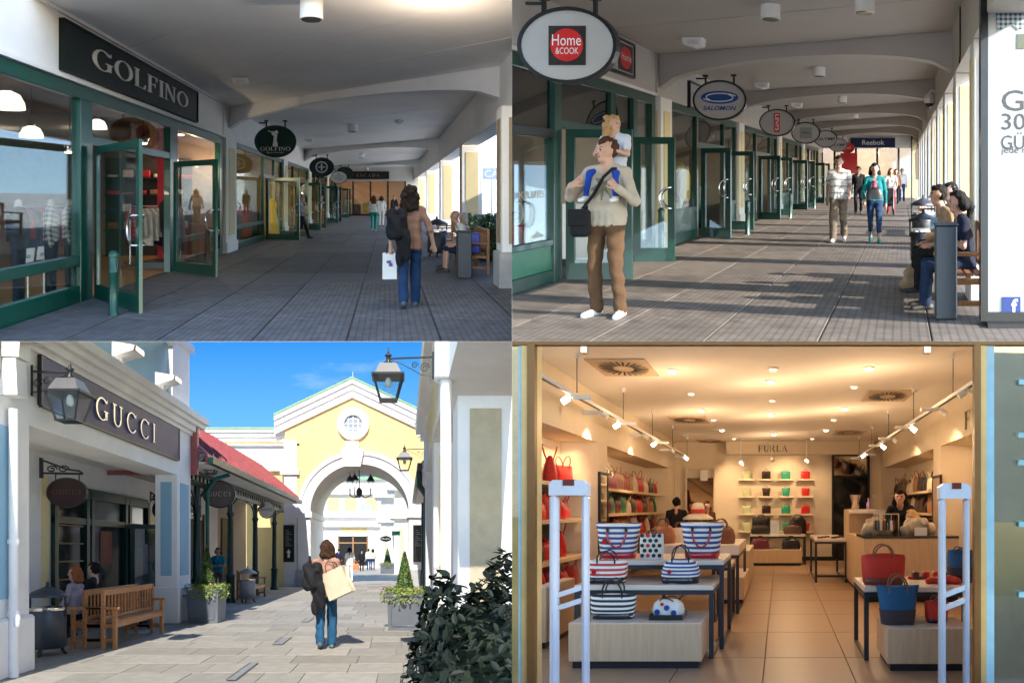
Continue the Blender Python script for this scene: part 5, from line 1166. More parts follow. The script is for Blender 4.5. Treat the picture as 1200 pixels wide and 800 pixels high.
# --- couple walking and others
a = pl.fl(983, 284); W = walk(1, .2)
person(TR, a[0], a[1], 1.82, 178, 'man in white striped polo and khaki trousers walking hand in hand', pattern('polo', (.72, .70, .68), (.32, .32, .34), 2, 7, .22, .8), cloth('khaki', (.21, .165, .12)), SNK, MATS['hair_brown'], 'short', 'short', J=W, res=.016, baggy=1.25, hem=.05)
a = pl.fl(1025, 285); W = walk(-1, .18)
TEAL = cloth('teal', (.01, .25, .27))
def pink(pr, j): pr.append(((0, .1, 1.34), .05, (0, .115, 1.1), .045, cloth('pink', (.6, .15, .25)), .01))
person(TR, a[0], a[1], 1.66, 184, 'woman in teal cardigan and cropped jeans walking with the man in striped polo', TEAL, JEAN, mat('shoe_teal', (.01, .3, .3), .5), MATS['hair_black'], 'bob', 'long', 'capri', J=W, res=.016, female=True, extra=pink)
handbag(TR, a[0], a[1] - .24, .92, .34, .24, .12, 'black leather bag carried in front by the woman in teal', mat('black_leather', (.012, .012, .013), .35), style='dome', hloop=.7)
a = pl.fl(1044, 251)
person(TR, a[0], a[1], 1.66, 182, 'woman in white top and red trousers pushing a stroller', WHT, cloth('red_trousers', (.4, .03, .05)), hair=mat('hair_red', (.25, .08, .03), .5), style='bob', sleeve='short', female=True, J={k: v_ for k, v_ in dict(elL=(-.24, .1, 1.15), wrL=(-.2, .32, 1.02), haL=(-.19, .4, 1.0), elR=(.24, .1, 1.15), wrR=(.2, .32, 1.02), haR=(.19, .4, 1.0)).items()})
st = thing(TR, 'stroller', 'dark baby stroller in front of the woman in red trousers', 'stroller', a[0] - .1, a[1] - .75, 0)
part(TR, st, 'seat', MB().prism([(-.3, .35), (.25, .3), (.35, .9), (.25, .95), (.1, .45), (-.3, .45)], -.2, .2, 'x'), BLK); part(TR, st, 'frame', MB().tube([(-.2, .5, 1.0), (-.2, .1, .6), (-.2, -.3, .12)], .015, 6).tube([(.2, .5, 1.0), (.2, .1, .6), (.2, -.3, .12)], .015, 6).tube([(-.2, .5, 1.0), (.2, .5, 1.0)], .015, 6).tube([(-.2, .3, .12), (-.2, .1, .6)], .015, 6).tube([(.2, .3, .12), (.2, .1, .6)], .015, 6), M_CHROME)
for q in (-1, 1):
    for y in (-.3, .3): part(TR, st, 'wheel', MB().tube([(q * .22, y + .11 * math.cos(k * .628), .12 + .11 * math.sin(k * .628)) for k in range(10)], .02, 5, True), M_BLACK)
a = (pl.X(1057, 36), 36); person(TR, a[0], a[1], 1.75, 180, 'distant man in white shirt and jeans at the far end of the arcade', WHT, JEAN, style='short')
a = pl.fl(1006, 251); person(TR, a[0], a[1], 1.72, 180, 'person in black walking behind the couple', BLK, BLK, style='short', J=walk(1, .15))
person(TR, pl.X(1050, 33), 33, 1.7, 180, 'woman in brown top walking far behind the stroller', cloth('brown_top', (.2, .1, .07)), BLK, hair=MATS['hair_brown'], style='long', female=True)

# ================================================================== BOTTOM LEFT: the sunny street
pl = BL
XB = -4.75; dB = lambda px: pl.wall(px, XB)
M_PAVE = mat('stone_paver', (.30, .275, .235), .8, var=.16, scale=5, bump=.15, bscale=50, rnd=.17)
M_JOINT = mat('paver_joint', (.21, .195, .17), .9, var=.2)
g = single(BL, 'street', B(-12, 6, 5, 120, -.3, 0), M_JOINT, kind='structure')
rr = random.Random(11); mesh_of = {}
d = 7.0; row = 0; count = 0
while d < 30.5:
    l = .72 if d < 16 else 1.0; x = -6.9 - rr.uniform(0, .4); row += 1
    while x < 1.2:
        w = rr.choice((.5, .7, .9, 1.1))
        if d > 16: w *= 1.4
        key = (round(w, 2), l)
        if key not in mesh_of: mesh_of[key] = B(.004, w - .004, .006, l - .006, 0, .012, ch=.003).mesh(BL, 'paving_slab', M_PAVE)
        if x + w > -6.6 and not (x > -4 + .0 and False):
            o = part(BL, g, 'paving_slab', mesh_of[key], None); o.location = BL.P(x, d, .001 + rr.uniform(0, .003)) - g.location; count += 1
        x += w
    d += l
part(BL, g, 'far_paving', B(-8, 4, d, 118, .001, .02), M_PAVE)['kind'] = 'stuff'
# sky over the street
def sky_mat():
    m, nt, b = newmat('street_sky'); N = nt.nodes.new; L = nt.links.new; nt.nodes.remove(b)
    tc = N('ShaderNodeTexCoord'); sp = N('ShaderNodeSeparateXYZ'); L(tc.outputs['Object'], sp.inputs[0])
    mr = N('ShaderNodeMapRange'); mr.inputs[1].default_value = -30; mr.inputs[2].default_value = 1; L(sp.outputs[2], mr.inputs[0])
    cr = N('ShaderNodeValToRGB'); cr.color_ramp.elements[0].color = (.07, .19, .30, 1); cr.color_ramp.elements[1].color = (.009, .08, .23, 1); L(mr.outputs[0], cr.inputs[0])
    mp = N('ShaderNodeMapping'); mp.inputs['Scale'].default_value = (.03, .03, .09); L(tc.outputs['Object'], mp.inputs[0])
    n = N('ShaderNodeTexNoise'); n.inputs['Scale'].default_value = 1.6; n.inputs['Detail'].default_value = 7; L(mp.outputs[0], n.inputs[0])
    m2 = N('ShaderNodeMapRange'); m2.inputs[1].default_value = .58; m2.inputs[2].default_value = .82; m2.inputs[4].default_value = .35; L(n.outputs[0], m2.inputs[0])
    mx = N('ShaderNodeMix'); mx.data_type = 'RGBA'; L(m2.outputs[0], mx.inputs[0]); L(cr.outputs[0], mx.inputs[6]); mx.inputs[7].default_value = (.3, .33, .38, 1)
    e = N('ShaderNodeEmission'); L(mx.outputs[2], e.inputs[0]); e.inputs[1].default_value = 1.0; L(e.outputs[0], nt.nodes['Material Output'].inputs[0]); return m
mb = MB()
w3 = lambda x, y, z: (x - BL.ax * y, y, z - BL.az * y)          # world point -> street coordinates relative to the camera height
def wq(*ps): mb.add([w3(*p) for p in ps], [tuple(range(len(ps)))])
wq((-150, 130, -110), (0, 130, -110), (0, 130, -.01), (-150, 130, -.01)); wq((-150, 130, -.01), (0, 130, -.01), (0, 14, -.001), (-60, 14, -.001)); wq((-150, 130, -110), (-150, 130, -.01), (-60, 14, -.001), (-60, 14, -40))
me = mb.mesh(BL, 'sky', sky_mat()); o = bpy.data.objects.new('sky', me); col.objects.link(o); o['kind'] = 'structure'; reg(o, BL)

M_SW = mat('stucco_white', (.78, .77, .76), .75, var=.08, scale=1.3, bump=.06, bscale=30); M_BLUE = mat('pale_blue_stucco', (.27, .46, .60), .75, var=.06, scale=2); M_YEL = mat('yellow_stucco', (.80, .61, .27), .8, var=.08, scale=1.1, bump=.12)
M_IRON = mat('cast_iron', (.02, .022, .025), .4, var=.2); M_DGREEN = mat('dark_green_iron', (.006, .035, .028), .35, var=.2); M_ROOF = pattern('red_roof', (.42, .07, .06), (.30, .04, .035), 1, 4, .2, .5, .4)
M_COPE = mat('green_copper', (.28, .48, .28), .6); M_BEIGE = mat('beige_stucco', (.45, .38, .26), .8)
# --- left building
lb = thing(BL, 'building', 'pale blue and white boutique building with dark blue fascia sign', 'building', XB, 8, 0)
P_ = lambda nm, *bx, m=M_SW, ch=0: part(BL, lb, nm, B(bx[0] - XB, bx[1] - XB, bx[2] - 8, bx[3] - 8, bx[4], bx[5], ch=ch), m)
e0, e1 = dB(34), 15.1
P_('pillar', -5.4, XB, 6.2, e0, .72, 3.1); P_('plinth', -5.45, XB + .06, 6.15, e0 + .05, 0, .72, ch=.03); P_('blue_panel', XB, XB + .012, 6.4, dB(20), .95, 3.0, m=M_BLUE)
P_('entablature', -5.45, XB + .0, 6.2, e1, 3.1, 4.12); P_('soffit', -6.7, -5.451, 6.2, e1, 3.3, 3.5)
P_('frieze_moulding', XB + .001, XB + .05, 6.2, e1 + .05, 4.06, 4.14); P_('cornice', XB - .6, XB + .12, 6.2, e1 + .3, 4.141, 4.26); P_('cornice', XB - .6, XB + .2, 6.2, e1 + .42, 4.261, 4.36); P_('cornice', XB - .6, XB + .27, 6.2, e1 + .5, 4.361, 4.5)
P_('pilaster', -5.2, XB, 14.2, e1, .78, 3.099); P_('plinth', -5.27, XB + .07, 14.13, e1 + .07, 0, .779, ch=.03)
P_('blue_panel', -5.09, -4.86, 14.188, 14.199, 1.0, 2.95, m=M_BLUE); P_('blue_panel', XB, XB + .012, 14.4, 14.95, 1.0, 2.95, m=M_BLUE)
P_('attic_end_block', -5.3, XB - .02, 14.0, e1, 4.501, 5.9); P_('attic_cap', -5.35, XB + .06, 13.9, e1 + .1, 5.901, 6.05)
part(BL, lb, 'gable_wall', MB().prism([(6.2 - 8, 4.501), (14.0 - 8, 4.501), (14.0 - 8, 5.9), (12.6 - 8, 6.35), (10.2 - 8, 7.6), (6.2 - 8, 8.6)], -.3, -.12, 'x'), M_BLUE)
part(BL, lb, 'raking_cornice', MB().prism([(14.0 - 8, 5.72), (14.0 - 8, 6.1), (12.5 - 8, 6.75), (10.1 - 8, 8.0), (6.2 - 8, 9.1), (6.2 - 8, 8.6), (10.2 - 8, 7.55), (12.6 - 8, 6.3)], -.32, .06, 'x'), M_SW)
part(BL, lb, 'roundel', MB().prism([(10.8 - 8 + .62 * math.cos(k * .2618), 5.95 + .62 * math.sin(k * .2618)) for k in range(24)], -.119, -.07, 'x'), M_SW)
xw = -6.6
P_('back_wall', xw - .3, xw, 8, 24, 0, 3.3, m=M_SW)
for k, (a, b) in enumerate(((48, 57), (179, 184))): P_('cream_strip', xw, xw + .012, pl.wall(a, xw), pl.wall(b, xw), .6, 2.9, m=M_CREAM)
a, b = pl.wall(59, xw), pl.wall(170, xw)
P_('shop_window', xw + .013, xw + .02, a, b, .1, 2.75, m=mat('dark_pane', (.012, .014, .016), .08, spec=.8))
for px in (59, 97, 103, 143, 148, 170):
    dd = pl.wall(px, xw); P_('frame_bar', xw + .021, xw + .09, dd, dd + .13, 0, 2.75, m=M_DGREEN)
P_('frame_bar', xw + .021, xw + .085, a, b, 2.6, 2.8, m=M_DGREEN); P_('frame_bar', xw + .0205, xw + .08, a, b, 2.05, 2.18, m=M_DGREEN)
P_('red_display', xw + .021, xw + .03, pl.wall(116, xw), pl.wall(130, xw), 1.2, 1.95, m=mat('dim_red', (.12, .01, .015), .5))
for k in range(5): P_('shelf_display', xw + .021, xw + .05, pl.wall(62, xw), pl.wall(95, xw), .6 + .35 * k, .63 + .35 * k, m=mat('amber', (.16, .09, .04), .5))
door_leaf(BL, lb, xw + .1 - XB, pl.wall(147, xw) - 8, xw + .75 - XB, pl.wall(147, xw) + .5 - 8, 2.15, m=M_DGREEN, pane=M_GLASSD)
sg = thing(BL, 'shop_sign', 'long dark blue metal fascia sign with silver letters GUCCI', 'sign', XB, dB(45), 0)
sa, sb_ = dB(45), dB(207); part(BL, sg, 'board', B(.001, .05, 0, sb_ - sa, 3.41, 4.04), mat('blue_metal', (.018, .026, .13), .4, 0, var=.05, spec=.2)); serif_letters(BL, sg, 'GUCCI', dB(106.5) - sa, dB(177) - sa, 3.53, 3.88, face_right(.051), .03, mat('silver', (.72, .70, .74), .2, .9), thin=.05, thick=.1, gap=.34)
part(BL, sg, 'border', MB().box(.001, .06, -.03, 0, 3.40, 4.05).box(.001, .06, sb_ - sa, sb_ - sa + .03, 3.40, 4.05).box(.001, .06, 0, sb_ - sa, 3.38, 3.409), M_IRON)
for i, (px, py) in enumerate(((130, 419), (180, 451))):
    d = dB(px) ; t = thing(BL, 'floodlight', 'white floodlight on the boutique cornice ' + ('below the roundel' if i == 0 else 'near the corner block'), 'floodlight', XB + .1, d, 4.5)
    part(BL, t, 'housing', MB().prism([(0, .1), (.34, .2), (.36, .28), (.0, .34)], -.2, .2, 'y'), M_SW); part(BL, t, 'bracket', MB().box(.05, .1, -.04, .04, 0, .15), M_SW); part(BL, t, 'lens', MB().box(.36, .372, -.17, .17, .2, .28), M_CHROME)
dp = thing(BL, 'drainpipe', 'white drainpipe with square hopper head on the boutique pillar', 'drainpipe', XB + .1, pl.dist(795), 0)
part(BL, dp, 'pipe', MB().tube([(0, 0, .02), (0, 0, 3.2)], .055, 14), M_SW); part(BL, dp, 'hopper', MB().prism([(-.12, 3.35), (.1, 3.35), (.08, 3.78), (-.07, 3.78)], -.1, .12, 'y'), M_SW); part(BL, dp, 'upper_box', MB().prism([(-.08, 3.8), (.12, 3.79), (.16, 4.3), (-.08, 4.35)], -.11, .13, 'y'), M_SW)
for z in (.75, 1.6): part(BL, dp, 'clamp', MB().lathe(0, 0, [(.068, z), (.068, z + .06)], 14), M_SW)
part(BL, dp, 'outlet', MB().lathe(.05, -.02, [(.03, .62), (.04, .64), (.04, .74), (.03, .76)], 10), M_SW)

def lantern(pl, X, D, Hrim, s, label, side, arm=.5, group='black street lanterns on scroll brackets', lit=False):
    """Hrim: height of the widest rim; s: rim width; side: direction (+1/-1) of the wall the bracket is fixed to"""
    t = thing(pl, 'street_lantern', label, 'lantern', X, D, Hrim, group); r = s / 2
    def fr(r0, z0, r1, z1): 
        return MB().add([(-r0, -r0, z0), (r0, -r0, z0), (r0, r0, z0), (-r0, r0, z0), (-r1, -r1, z1), (r1, -r1, z1), (r1, r1, z1), (-r1, r1, z1)], [(0, 3, 2, 1), (4, 5, 6, 7), (0, 1, 5, 4), (1, 2, 6, 5), (2, 3, 7, 6), (3, 0, 4, 7)])
    part(pl, t, 'roof', fr(r * .82, .02 * s, r * .5, .36 * s), mat('lantern_grey', (.10, .10, .105), .45)); part(pl, t, 'rim', fr(r, -.04 * s, r, .02 * s), M_IRON)
    part(pl, t, 'finial', MB().lathe(0, 0, [(r * .22, .36 * s), (r * .3, .42 * s), (r * .14, .48 * s), (r * .14, .6 * s), (r * .24, .65 * s), (r * .08, .7 * s), (r * .05, .84 * s), (.002, .88 * s)], 12), M_IRON)
    rb, zb = r * .5, -.72 * s
    for q in ((-1, -1), (1, -1), (1, 1), (-1, 1)): part(pl, t, 'cage_bar', MB().tube([(q[0] * r * .86, q[1] * r * .86, -.04 * s), (q[0] * rb, q[1] * rb, zb)], .022 * s + .004, 6), M_IRON)
    for k in range(4):
        c = [(-1, -1), (1, -1), (1, 1), (-1, 1)]; a, b = c[k], c[(k + 1) % 4]
        part(pl, t, 'pane', MB().quad((a[0] * r * .85, a[1] * r * .85, -.04 * s), (b[0] * r * .85, b[1] * r * .85, -.04 * s), (b[0] * rb, b[1] * rb, zb), (a[0] * rb, a[1] * rb, zb)), M_GLASS)
    part(pl, t, 'base_ring', fr(rb * 1.12, zb - .04 * s, rb * 1.12, zb), M_IRON); part(pl, t, 'bulb', MB().lathe(0, 0, [(.05 * s, -.34 * s), (.1 * s, -.28 * s), (.09 * s, -.12 * s), (.05 * s, -.04 * s)], 10), mat('bulb_glass', (.75, .74, .7), .2))
    ar = arm; za = .55 * s
    mb = MB().tube([(0, 0, za), (side * ar, 0, za + .02)], .028 * s, 6)
    sp = [(side * ar * (.95 - .55 * .16 * k), 0, za - .28 * s + .20 * s * math.sin(.8 * k) * (1 - k / 14) ) for k in range(10)]; mb.tube([(side * ar * .98, 0, za - .52 * s), (side * ar * .75, 0, za - .5 * s), (side * ar * .5, 0, za - .3 * s), (side * ar * .25, 0, za - .12 * s), (0, 0, za - .02 * s)], .016 * s, 5)
    for (cx, cz, rr_) in ((.82, -.28, .16), (.6, -.2, .11)):
        mb.tube([(side * ar * cx + rr_ * s * (1 - k / 16) * math.cos(k * .8), 0, za + cz * s + rr_ * s * (1 - k / 16) * math.sin(k * .8)) for k in range(14)], .014 * s, 5)
    part(pl, t, 'bracket', mb, M_IRON); part(pl, t, 'wall_plate', MB().box(side * ar - .02 * s, side * ar + .05 * s, -.06 * s, .06 * s, za - .62 * s, za + .2 * s), M_IRON)
    return t
def lan(px, ryim, wpx, D, lab, side, armpx): lantern(BL, pl.X(px, D), D, pl.Hh(ryim, D), wpx / F * D, lab, side, armpx / F * D)
lan(82, 461, 44, 8.5, 'large black lantern on scroll bracket in front of the blue fascia sign', -1, 44)
lan(455, 441, 38, 8.0, 'large black lantern on scroll bracket against the blue sky', 1, 52)
lan(247, 541, 19, 16.4, 'small black lantern at the corner of the red canopy', -1, 24)
lan(474, 537, 19, 17, 'small black lantern beside the arch on the right hand facade', 1, 27)
def wall_oval(px, py, wpx, hpx, D, lab, txt, m, lm, brk=True):
    X = pl.X(px, D); H = pl.Hh(py, D); rx = wpx / F * D / 2; rz = hpx / F * D / 2
    t = thing(BL, 'hanging_sign', lab, 'sign', X, D, H - rz, 'oval signs hanging over the street shops'); part(BL, t, 'panel', MB().ellipse(0, rz, rx, rz, -.03, .03, 32), m); part(BL, t, 'rim', MB().ellipse(0, rz, rx * 1.03, rz * 1.03, -.04, .04, 32, rx * .06), M_IRON)
    if txt: part(BL, t, 'lettering', letter_mb(serif_geo(txt, .06, .11, .22) if txt == 'GUCCI' else text_geo(txt), -rx * .72, rx * .72, rz * .85, rz * 1.2, face_cam(-.032)), lm)
    if brk:
        mb = MB().tube([(-rx * 1.3, 0, rz * 2.35), (rx * .8, 0, rz * 2.3)], .02, 6).tube([(-rx * 1.2, 0, rz * 3.2), (-rx * .6, 0, rz * 2.9), (0, 0, rz * 2.6), (rx * .6, 0, rz * 2.5), (rx * .75, 0, rz * 2.35)], .018, 6)
        for cx in (-.8, -.2): mb.tube([(rx * (cx + .3 * (1 - k / 14) * math.cos(k * .8)), 0, rz * (2.62 + .26 * (1 - k / 14) * math.sin(k * .8))) for k in range(12)], .014, 5)
        for q in (-.6, .6): mb.tube([(rx * q, 0, rz * 1.75), (rx * q, 0, rz * 2.33)], .012, 5)
        part(BL, t, 'bracket', mb, M_IRON); part(BL, t, 'wall_plate', MB().box(-rx * 1.38, -rx * 1.28, -.04, .04, rz * 2.0, rz * 3.4), M_IRON)
DR = mat('dark_red_board', (.03, .008, .008), .4); BRZ = mat('bronze', (.18, .11, .07), .35, .6)
wall_oval(79, 577, 46, 34, 12.0, 'dark red oval sign reading GUCCI under the boutique ceiling', 'GUCCI', DR, BRZ)
wall_oval(186, 597, 14, 18, 15.9, 'dark oval sign half hidden behind the boutique pilaster', '', DR, BRZ)
wall_oval(257, 579, 37, 31, 17.6, 'brown oval sign under the red canopy', 'GUCCI', mat('taupe', (.18, .14, .125), .5), M_LETTER, False)
wall_oval(312.5, 597, 18, 20, 24.5, 'cream oval sign between the green canopy posts', 'SHOES', M_PAPER, M_IRON, False)

# --- canopy building with the red roof
cb = thing(BL, 'building', 'shop building with red metal canopy roof on dark green iron posts', 'building', -5.1, 16, 0)
Q_ = lambda nm, *bx, m=M_SW, ch=0: part(BL, cb, nm, B(bx[0] + 5.1, bx[1] + 5.1, bx[2] - 16, bx[3] - 16, bx[4], bx[5], ch=ch), m)
r0, r1 = 15.2, 28.3
n = 26
for k in range(n):
    a = r0 + (r1 - r0) * k / n; b = r0 + (r1 - r0) * (k + 1) / n - .02
    part(BL, cb, 'roof_sheet', MB().prism([(-4.4 + 5.1, 3.62), (-6.0 + 5.1, 5.0), (-6.0 + 5.1, 5.06), (-4.4 + 5.1, 3.68)], a - 16, b - 16, 'y'), mat('roof_red', (.36, .10, .10), .4, var=.2, rnd=.1)); part(BL, cb, 'standing_seam', MB().prism([(-4.4 + 5.1, 3.68), (-6.0 + 5.1, 5.06), (-6.0 + 5.1, 5.12), (-4.4 + 5.1, 3.74)], b - 16 - .02, b - 16 + .015, 'y'), MATS['roof_red'])
Q_('fascia', -4.46, -4.401, r0, r1, 3.5, 3.62, m=MATS['roof_red']); Q_('gutter', -4.40, -4.28, r0, r1, 3.46, 3.60, m=M_DGREEN); Q_('canopy_soffit', -6.6, -4.47, r0, r1, 3.46, 3.5, m=M_SW)
Q_('upper_wall', -6.9, -6.601, r0, r1, 0, 5.0, m=mat('taupe_wall', (.42, .37, .31), .8)); Q_('end_wall', -6.9, -4.6, r0 - .1, r0 - .001, 3.2, 4.4, m=MATS['roof_red'])
Q_('lattice_beam', -5.16, -5.04, r0, r1, 3.1, 3.22, m=M_DGREEN); Q_('lattice_beam', -5.16, -5.04, r0, r1, 3.36, 3.459, m=M_DGREEN)
for k in range(40): Q_('lattice_bar', -5.12, -5.08, r0 + .1 + k * .325, r0 + .14 + k * .325, 3.22, 3.36, m=M_DGREEN)
posts = [16.7, 19.9, 23.2, 26.6]
for i, dd in enumerate(posts):
    part(BL, cb, 'post', MB().lathe(0, dd - 16, [(.17, 0), (.17, .1), (.13, .14), (.13, .75), (.16, .8), (.1, .86), (.08, 2.5), (.12, 2.6), (.08, 2.66), (.08, 3.1)], 12), M_DGREEN)
    for q in (-1, 1): part(BL, cb, 'arch_brace', MB().tube([(0, dd - 16 + q * .06, 2.55), (0, dd - 16 + q * .25, 2.85), (0, dd - 16 + q * .65, 3.03), (0, dd - 16 + q * 1.2, 3.1)], .035, 6), M_DGREEN)
part(BL, cb, 'downpipe', MB().tube([(.2, .9, 0), (.2, .9, 3.0), (.4, .9, 3.3), (.75, .9, 3.4)], .05, 8), mat('turquoise_pipe', (.01, .14, .11), .4))
for (a, b, h0, h1, m) in ((17.5, 18.6, 0, 2.5, M_CREAM), (20.4, 22.2, .0, 2.5, M_DARK), (20.6, 22.0, 2.6, 3.2, MATS['dark_pane']), (24.5, 25.9, .4, 2.7, MATS['dark_pane'])): Q_('shop_window', -6.6, -6.58, a, b, h0, h1, m=m)
for (a, b) in ((20.3, 20.4), (22.2, 22.3), (24.4, 24.5), (25.9, 26.0)): Q_('window_frame', -6.6, -6.54, a, b, 0, 2.7, m=mat('brown_frame', (.12, .06, .03), .5))
# --- arch building
DA = 29.0; kx = lambda px: pl.X(px, DA); kh = lambda py: pl.Hh(py, DA)
ab = thing(BL, 'building', 'yellow gabled gatehouse with white arch and round window', 'building', 0, DA, 0)
def A_(nm, px0, px1, y0, y1, py0, py1, m=M_SW, ch=0): return part(BL, ab, nm, B(kx(px0), kx(px1), y0, y1, max(0, kh(py0)) if py0 else 0, kh(py1), ch=ch), m)
ac, ar, hs = 421.5, 57.5, kh(599)                     # arch centre column, half width in pixels, springing height
RA = ar / F * DA; XCa = kx(ac)
def zl(x): dx = abs(x - XCa); return 0 if dx >= RA else hs + math.sqrt(RA * RA - dx * dx) * .96
def zh(x): return kh(492) + (kh(449) - kh(492)) * max(0, 1 - abs(x - kx(413)) / (kx(413) - kx(322)))
xs = sorted([kx(334), kx(500)] + [XCa - RA - 1e-4, XCa + RA + 1e-4] + [XCa + RA * math.cos(math.pi * i / 28) for i in range(29)] + [kx(413)])
mb = MB()
for a, b in zip(xs, xs[1:]):
    za, zb = zl(a), zl(b)
    mb.quad((a, 0, za), (b, 0, zb), (b, 0, zh(b)), (a, 0, zh(a))); mb.quad((b, 4.5, zb), (a, 4.5, za), (a, 4.5, zh(a)), (b, 4.5, zh(b)))
mb.quad((xs[0], 0, 0), (xs[0], 0, zh(xs[0])), (xs[0], 4.5, zh(xs[0])), (xs[0], 4.5, 0)); mb.quad((xs[-1], 0, 0), (xs[-1], 4.5, 0), (xs[-1], 4.5, zh(xs[-1])), (xs[-1], 0, zh(xs[-1])))
part(BL, ab, 'gable_wall', mb, M_YEL)
mb = MB(); aa = [math.pi * i / 28 for i in range(29)]
for a, b in zip(aa, aa[1:]):
    p = [(XCa + RA * math.cos(t_), hs + RA * .96 * math.sin(t_)) for t_ in (a, b)]; mb.quad((p[0][0], 0, p[0][1]), (p[1][0], 0, p[1][1]), (p[1][0], 4.5, p[1][1]), (p[0][0], 4.5, p[0][1]))
for q in (-1, 1): mb.quad((XCa + q * RA, 0, 0), (XCa + q * RA, 4.5, 0), (XCa + q * RA, 4.5, hs), (XCa + q * RA, 0, hs))
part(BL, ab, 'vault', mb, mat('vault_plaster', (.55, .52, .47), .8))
mb = MB(); ro = RA + 15.5 / F * DA
for (ri, ro_, y0) in ((RA + .005, ro - .16, -.10), (ro - .16, ro, -.16)):
    vs = []; fs = []
    for t_ in aa:
        for (r_, y) in ((ri, y0), (ro_, y0), (ro_, -.002), (ri, -.002)): vs.append((XCa + r_ * math.cos(t_), y, hs + r_ * .96 * math.sin(t_)))
    for i in range(28):
        for k in range(4): fs.append((4 * i + k, 4 * i + (k + 1) % 4, 4 * i + 4 + (k + 1) % 4, 4 * i + 4 + k))
    mb.add(vs, fs)
part(BL, ab, 'arch_surround', mb, M_SW)
kz = kh(547); part(BL, ab, 'keystone', MB().prism([(kx(404), kh(547)), (kx(423), kh(547)), (kx(427), kh(526)), (kx(421), kh(526)), (kx(421), kh(518)), (kx(405), kh(518)), (kx(405), kh(526)), (kx(400), kh(526))], -.3, -.161, 'y'), M_SW)
A_('pier', 349, 364.2, -.08, 4.4, None, 606); A_('pier', 479, 500, -.08, 4.4, None, 606); A_('impost', 345, 366, -.2, 4.45, 606, 599); A_('impost', 477, 503, -.2, 4.45, 606, 599); A_('pier_base', 347, 365.5, -.14, 4.45, None, 667, mat('grey_stone', (.40, .40, .40), .8)); A_('pier_base', 478, 502, -.14, 4.45, None, 667, MATS['grey_stone'])
for q, (xa, xb) in enumerate(((kx(322), kx(413)), (kx(413), kx(504)))):
    za, zb = (kh(492), kh(449)) if q == 0 else (kh(449), kh(492))
    for (dz0, dz1, y0, m) in ((-.62, -.30, -.10, M_SW), (-.299, -.05, -.15, M_SW), (-.049, .16, -.21, M_SW), (.161, .24, -.24, M_COPE)):
        part(BL, ab, 'raking_cornice', MB().prism([(xa, za + dz0), (xb, zb + dz0), (xb, zb + dz1), (xa, za + dz1)], y0, 4.6, 'y'), m)
rc = (kx(414), kh(497)); part(BL, ab, 'round_window', MB().ellipse(rc[0], rc[1], .68, .68, -.14, -.002, 36, .30), M_SW); part(BL, ab, 'window_pane', MB().ellipse(rc[0], rc[1], .40, .40, -.05, -.003, 28), mat('sky_pane', (.35, .42, .48), .15, spec=.8))
mb = MB()
for k in (-.2, 0, .2): mb.box(rc[0] + k - .018, rc[0] + k + .018, -.075, -.052, rc[1] - math.sqrt(.16 - k * k), rc[1] + math.sqrt(.16 - k * k))
part(BL, ab, 'muntin', mb, M_SW); mb = MB()
for k in (-.2, 0, .2): mb.box(rc[0] - math.sqrt(.16 - k * k), rc[0] + math.sqrt(.16 - k * k), -.07, -.056, rc[1] + k - .018, rc[1] + k + .018)
part(BL, ab, 'muntin', mb, M_SW)
part(BL, ab, 'lightning_rod', MB().tube([(kx(413), .2, kh(446)), (kx(413), .2, kh(434))], .012, 5), M_SW)
# wings
A_('wing_wall', 225, 333.8, .3, 4, None, 516, M_YEL)
for (py0, py1, y0, px1) in ((516, 511, .2, 352), (511, 506, .13, 354), (506, 502, .06, 356)): A_('wing_cornice', 225, px1, y0, 4.1, py0, py1)
A_('wing_coping', 225, 357, .03, 4.2, 502, 500.2, M_COPE); A_('wing_band', 225, 349, .12, .299, 551, 522); A_('wing_ledge', 225, 351, .0, .298, 522, 519.5); A_('wing_pilaster', 333, 348, -.06, 3.9, None, 516); A_('pilaster_cap', 329, 351, -.16, 3.95, 556, 550)
A_('wing_wall', 495, 560, .3, 4, None, 516, M_YEL)
for (py0, py1, y0, px0) in ((516, 511, .1, 478), (511, 504, -.05, 475), (504, 497, -.2, 473)): A_('wing_cornice', px0 + 14, 560, y0, 4.1, py0, py1)
A_('wing_coping', 486, 560, -.25, 4.2, 497, 495, M_COPE)
for i, (px0, px1, lab) in enumerate(((333, 345.5, 'tall black directory board with white arrow left of the arch'), (484, 496, 'tall black directory board right of the arch'))):
    t = thing(BL, 'directory_board', lab, 'sign', kx(px0), DA - .2, 0); w = kx(px1) - kx(px0); part(BL, t, 'board', B(0, w, 0, .05, kh(658), kh(615)), M_BLACK)
    for k in range(9): part(BL, t, 'text_line', B(w * .2, w * (.5 + .3 * ((k * 7) % 3) / 2), -.008, -.001, kh(621 + k * 2.2) - .025, kh(621 + k * 2.2)), mat('dim_print', (.3, .3, .3), .6))
    if i == 0: part(BL, t, 'arrow', MB().prism([(w * .4, kh(653)), (w * .6, kh(653)), (w * .6, kh(647)), (w * .72, kh(647)), (w * .5, kh(643)), (w * .28, kh(647)), (w * .4, kh(647))], -.008, -.001, 'y'), M_PAPER)
for i, (px, d) in enumerate(((364.8, 31), (464, 34))):
    single(BL, 'exit_sign', B(-.02, .02, -.2, .2, 0, .22) if i == 0 else B(-.2, .2, -.02, .02, 0, .22), mat('exit_green', (.01, .3, .14), .4), 'small green emergency sign ' + ('inside the left arch pier' if i == 0 else 'beyond the right arch pier'), 'sign', pl.X(px, d) + (.03 if i == 0 else 0), d, pl.Hh(627, d))
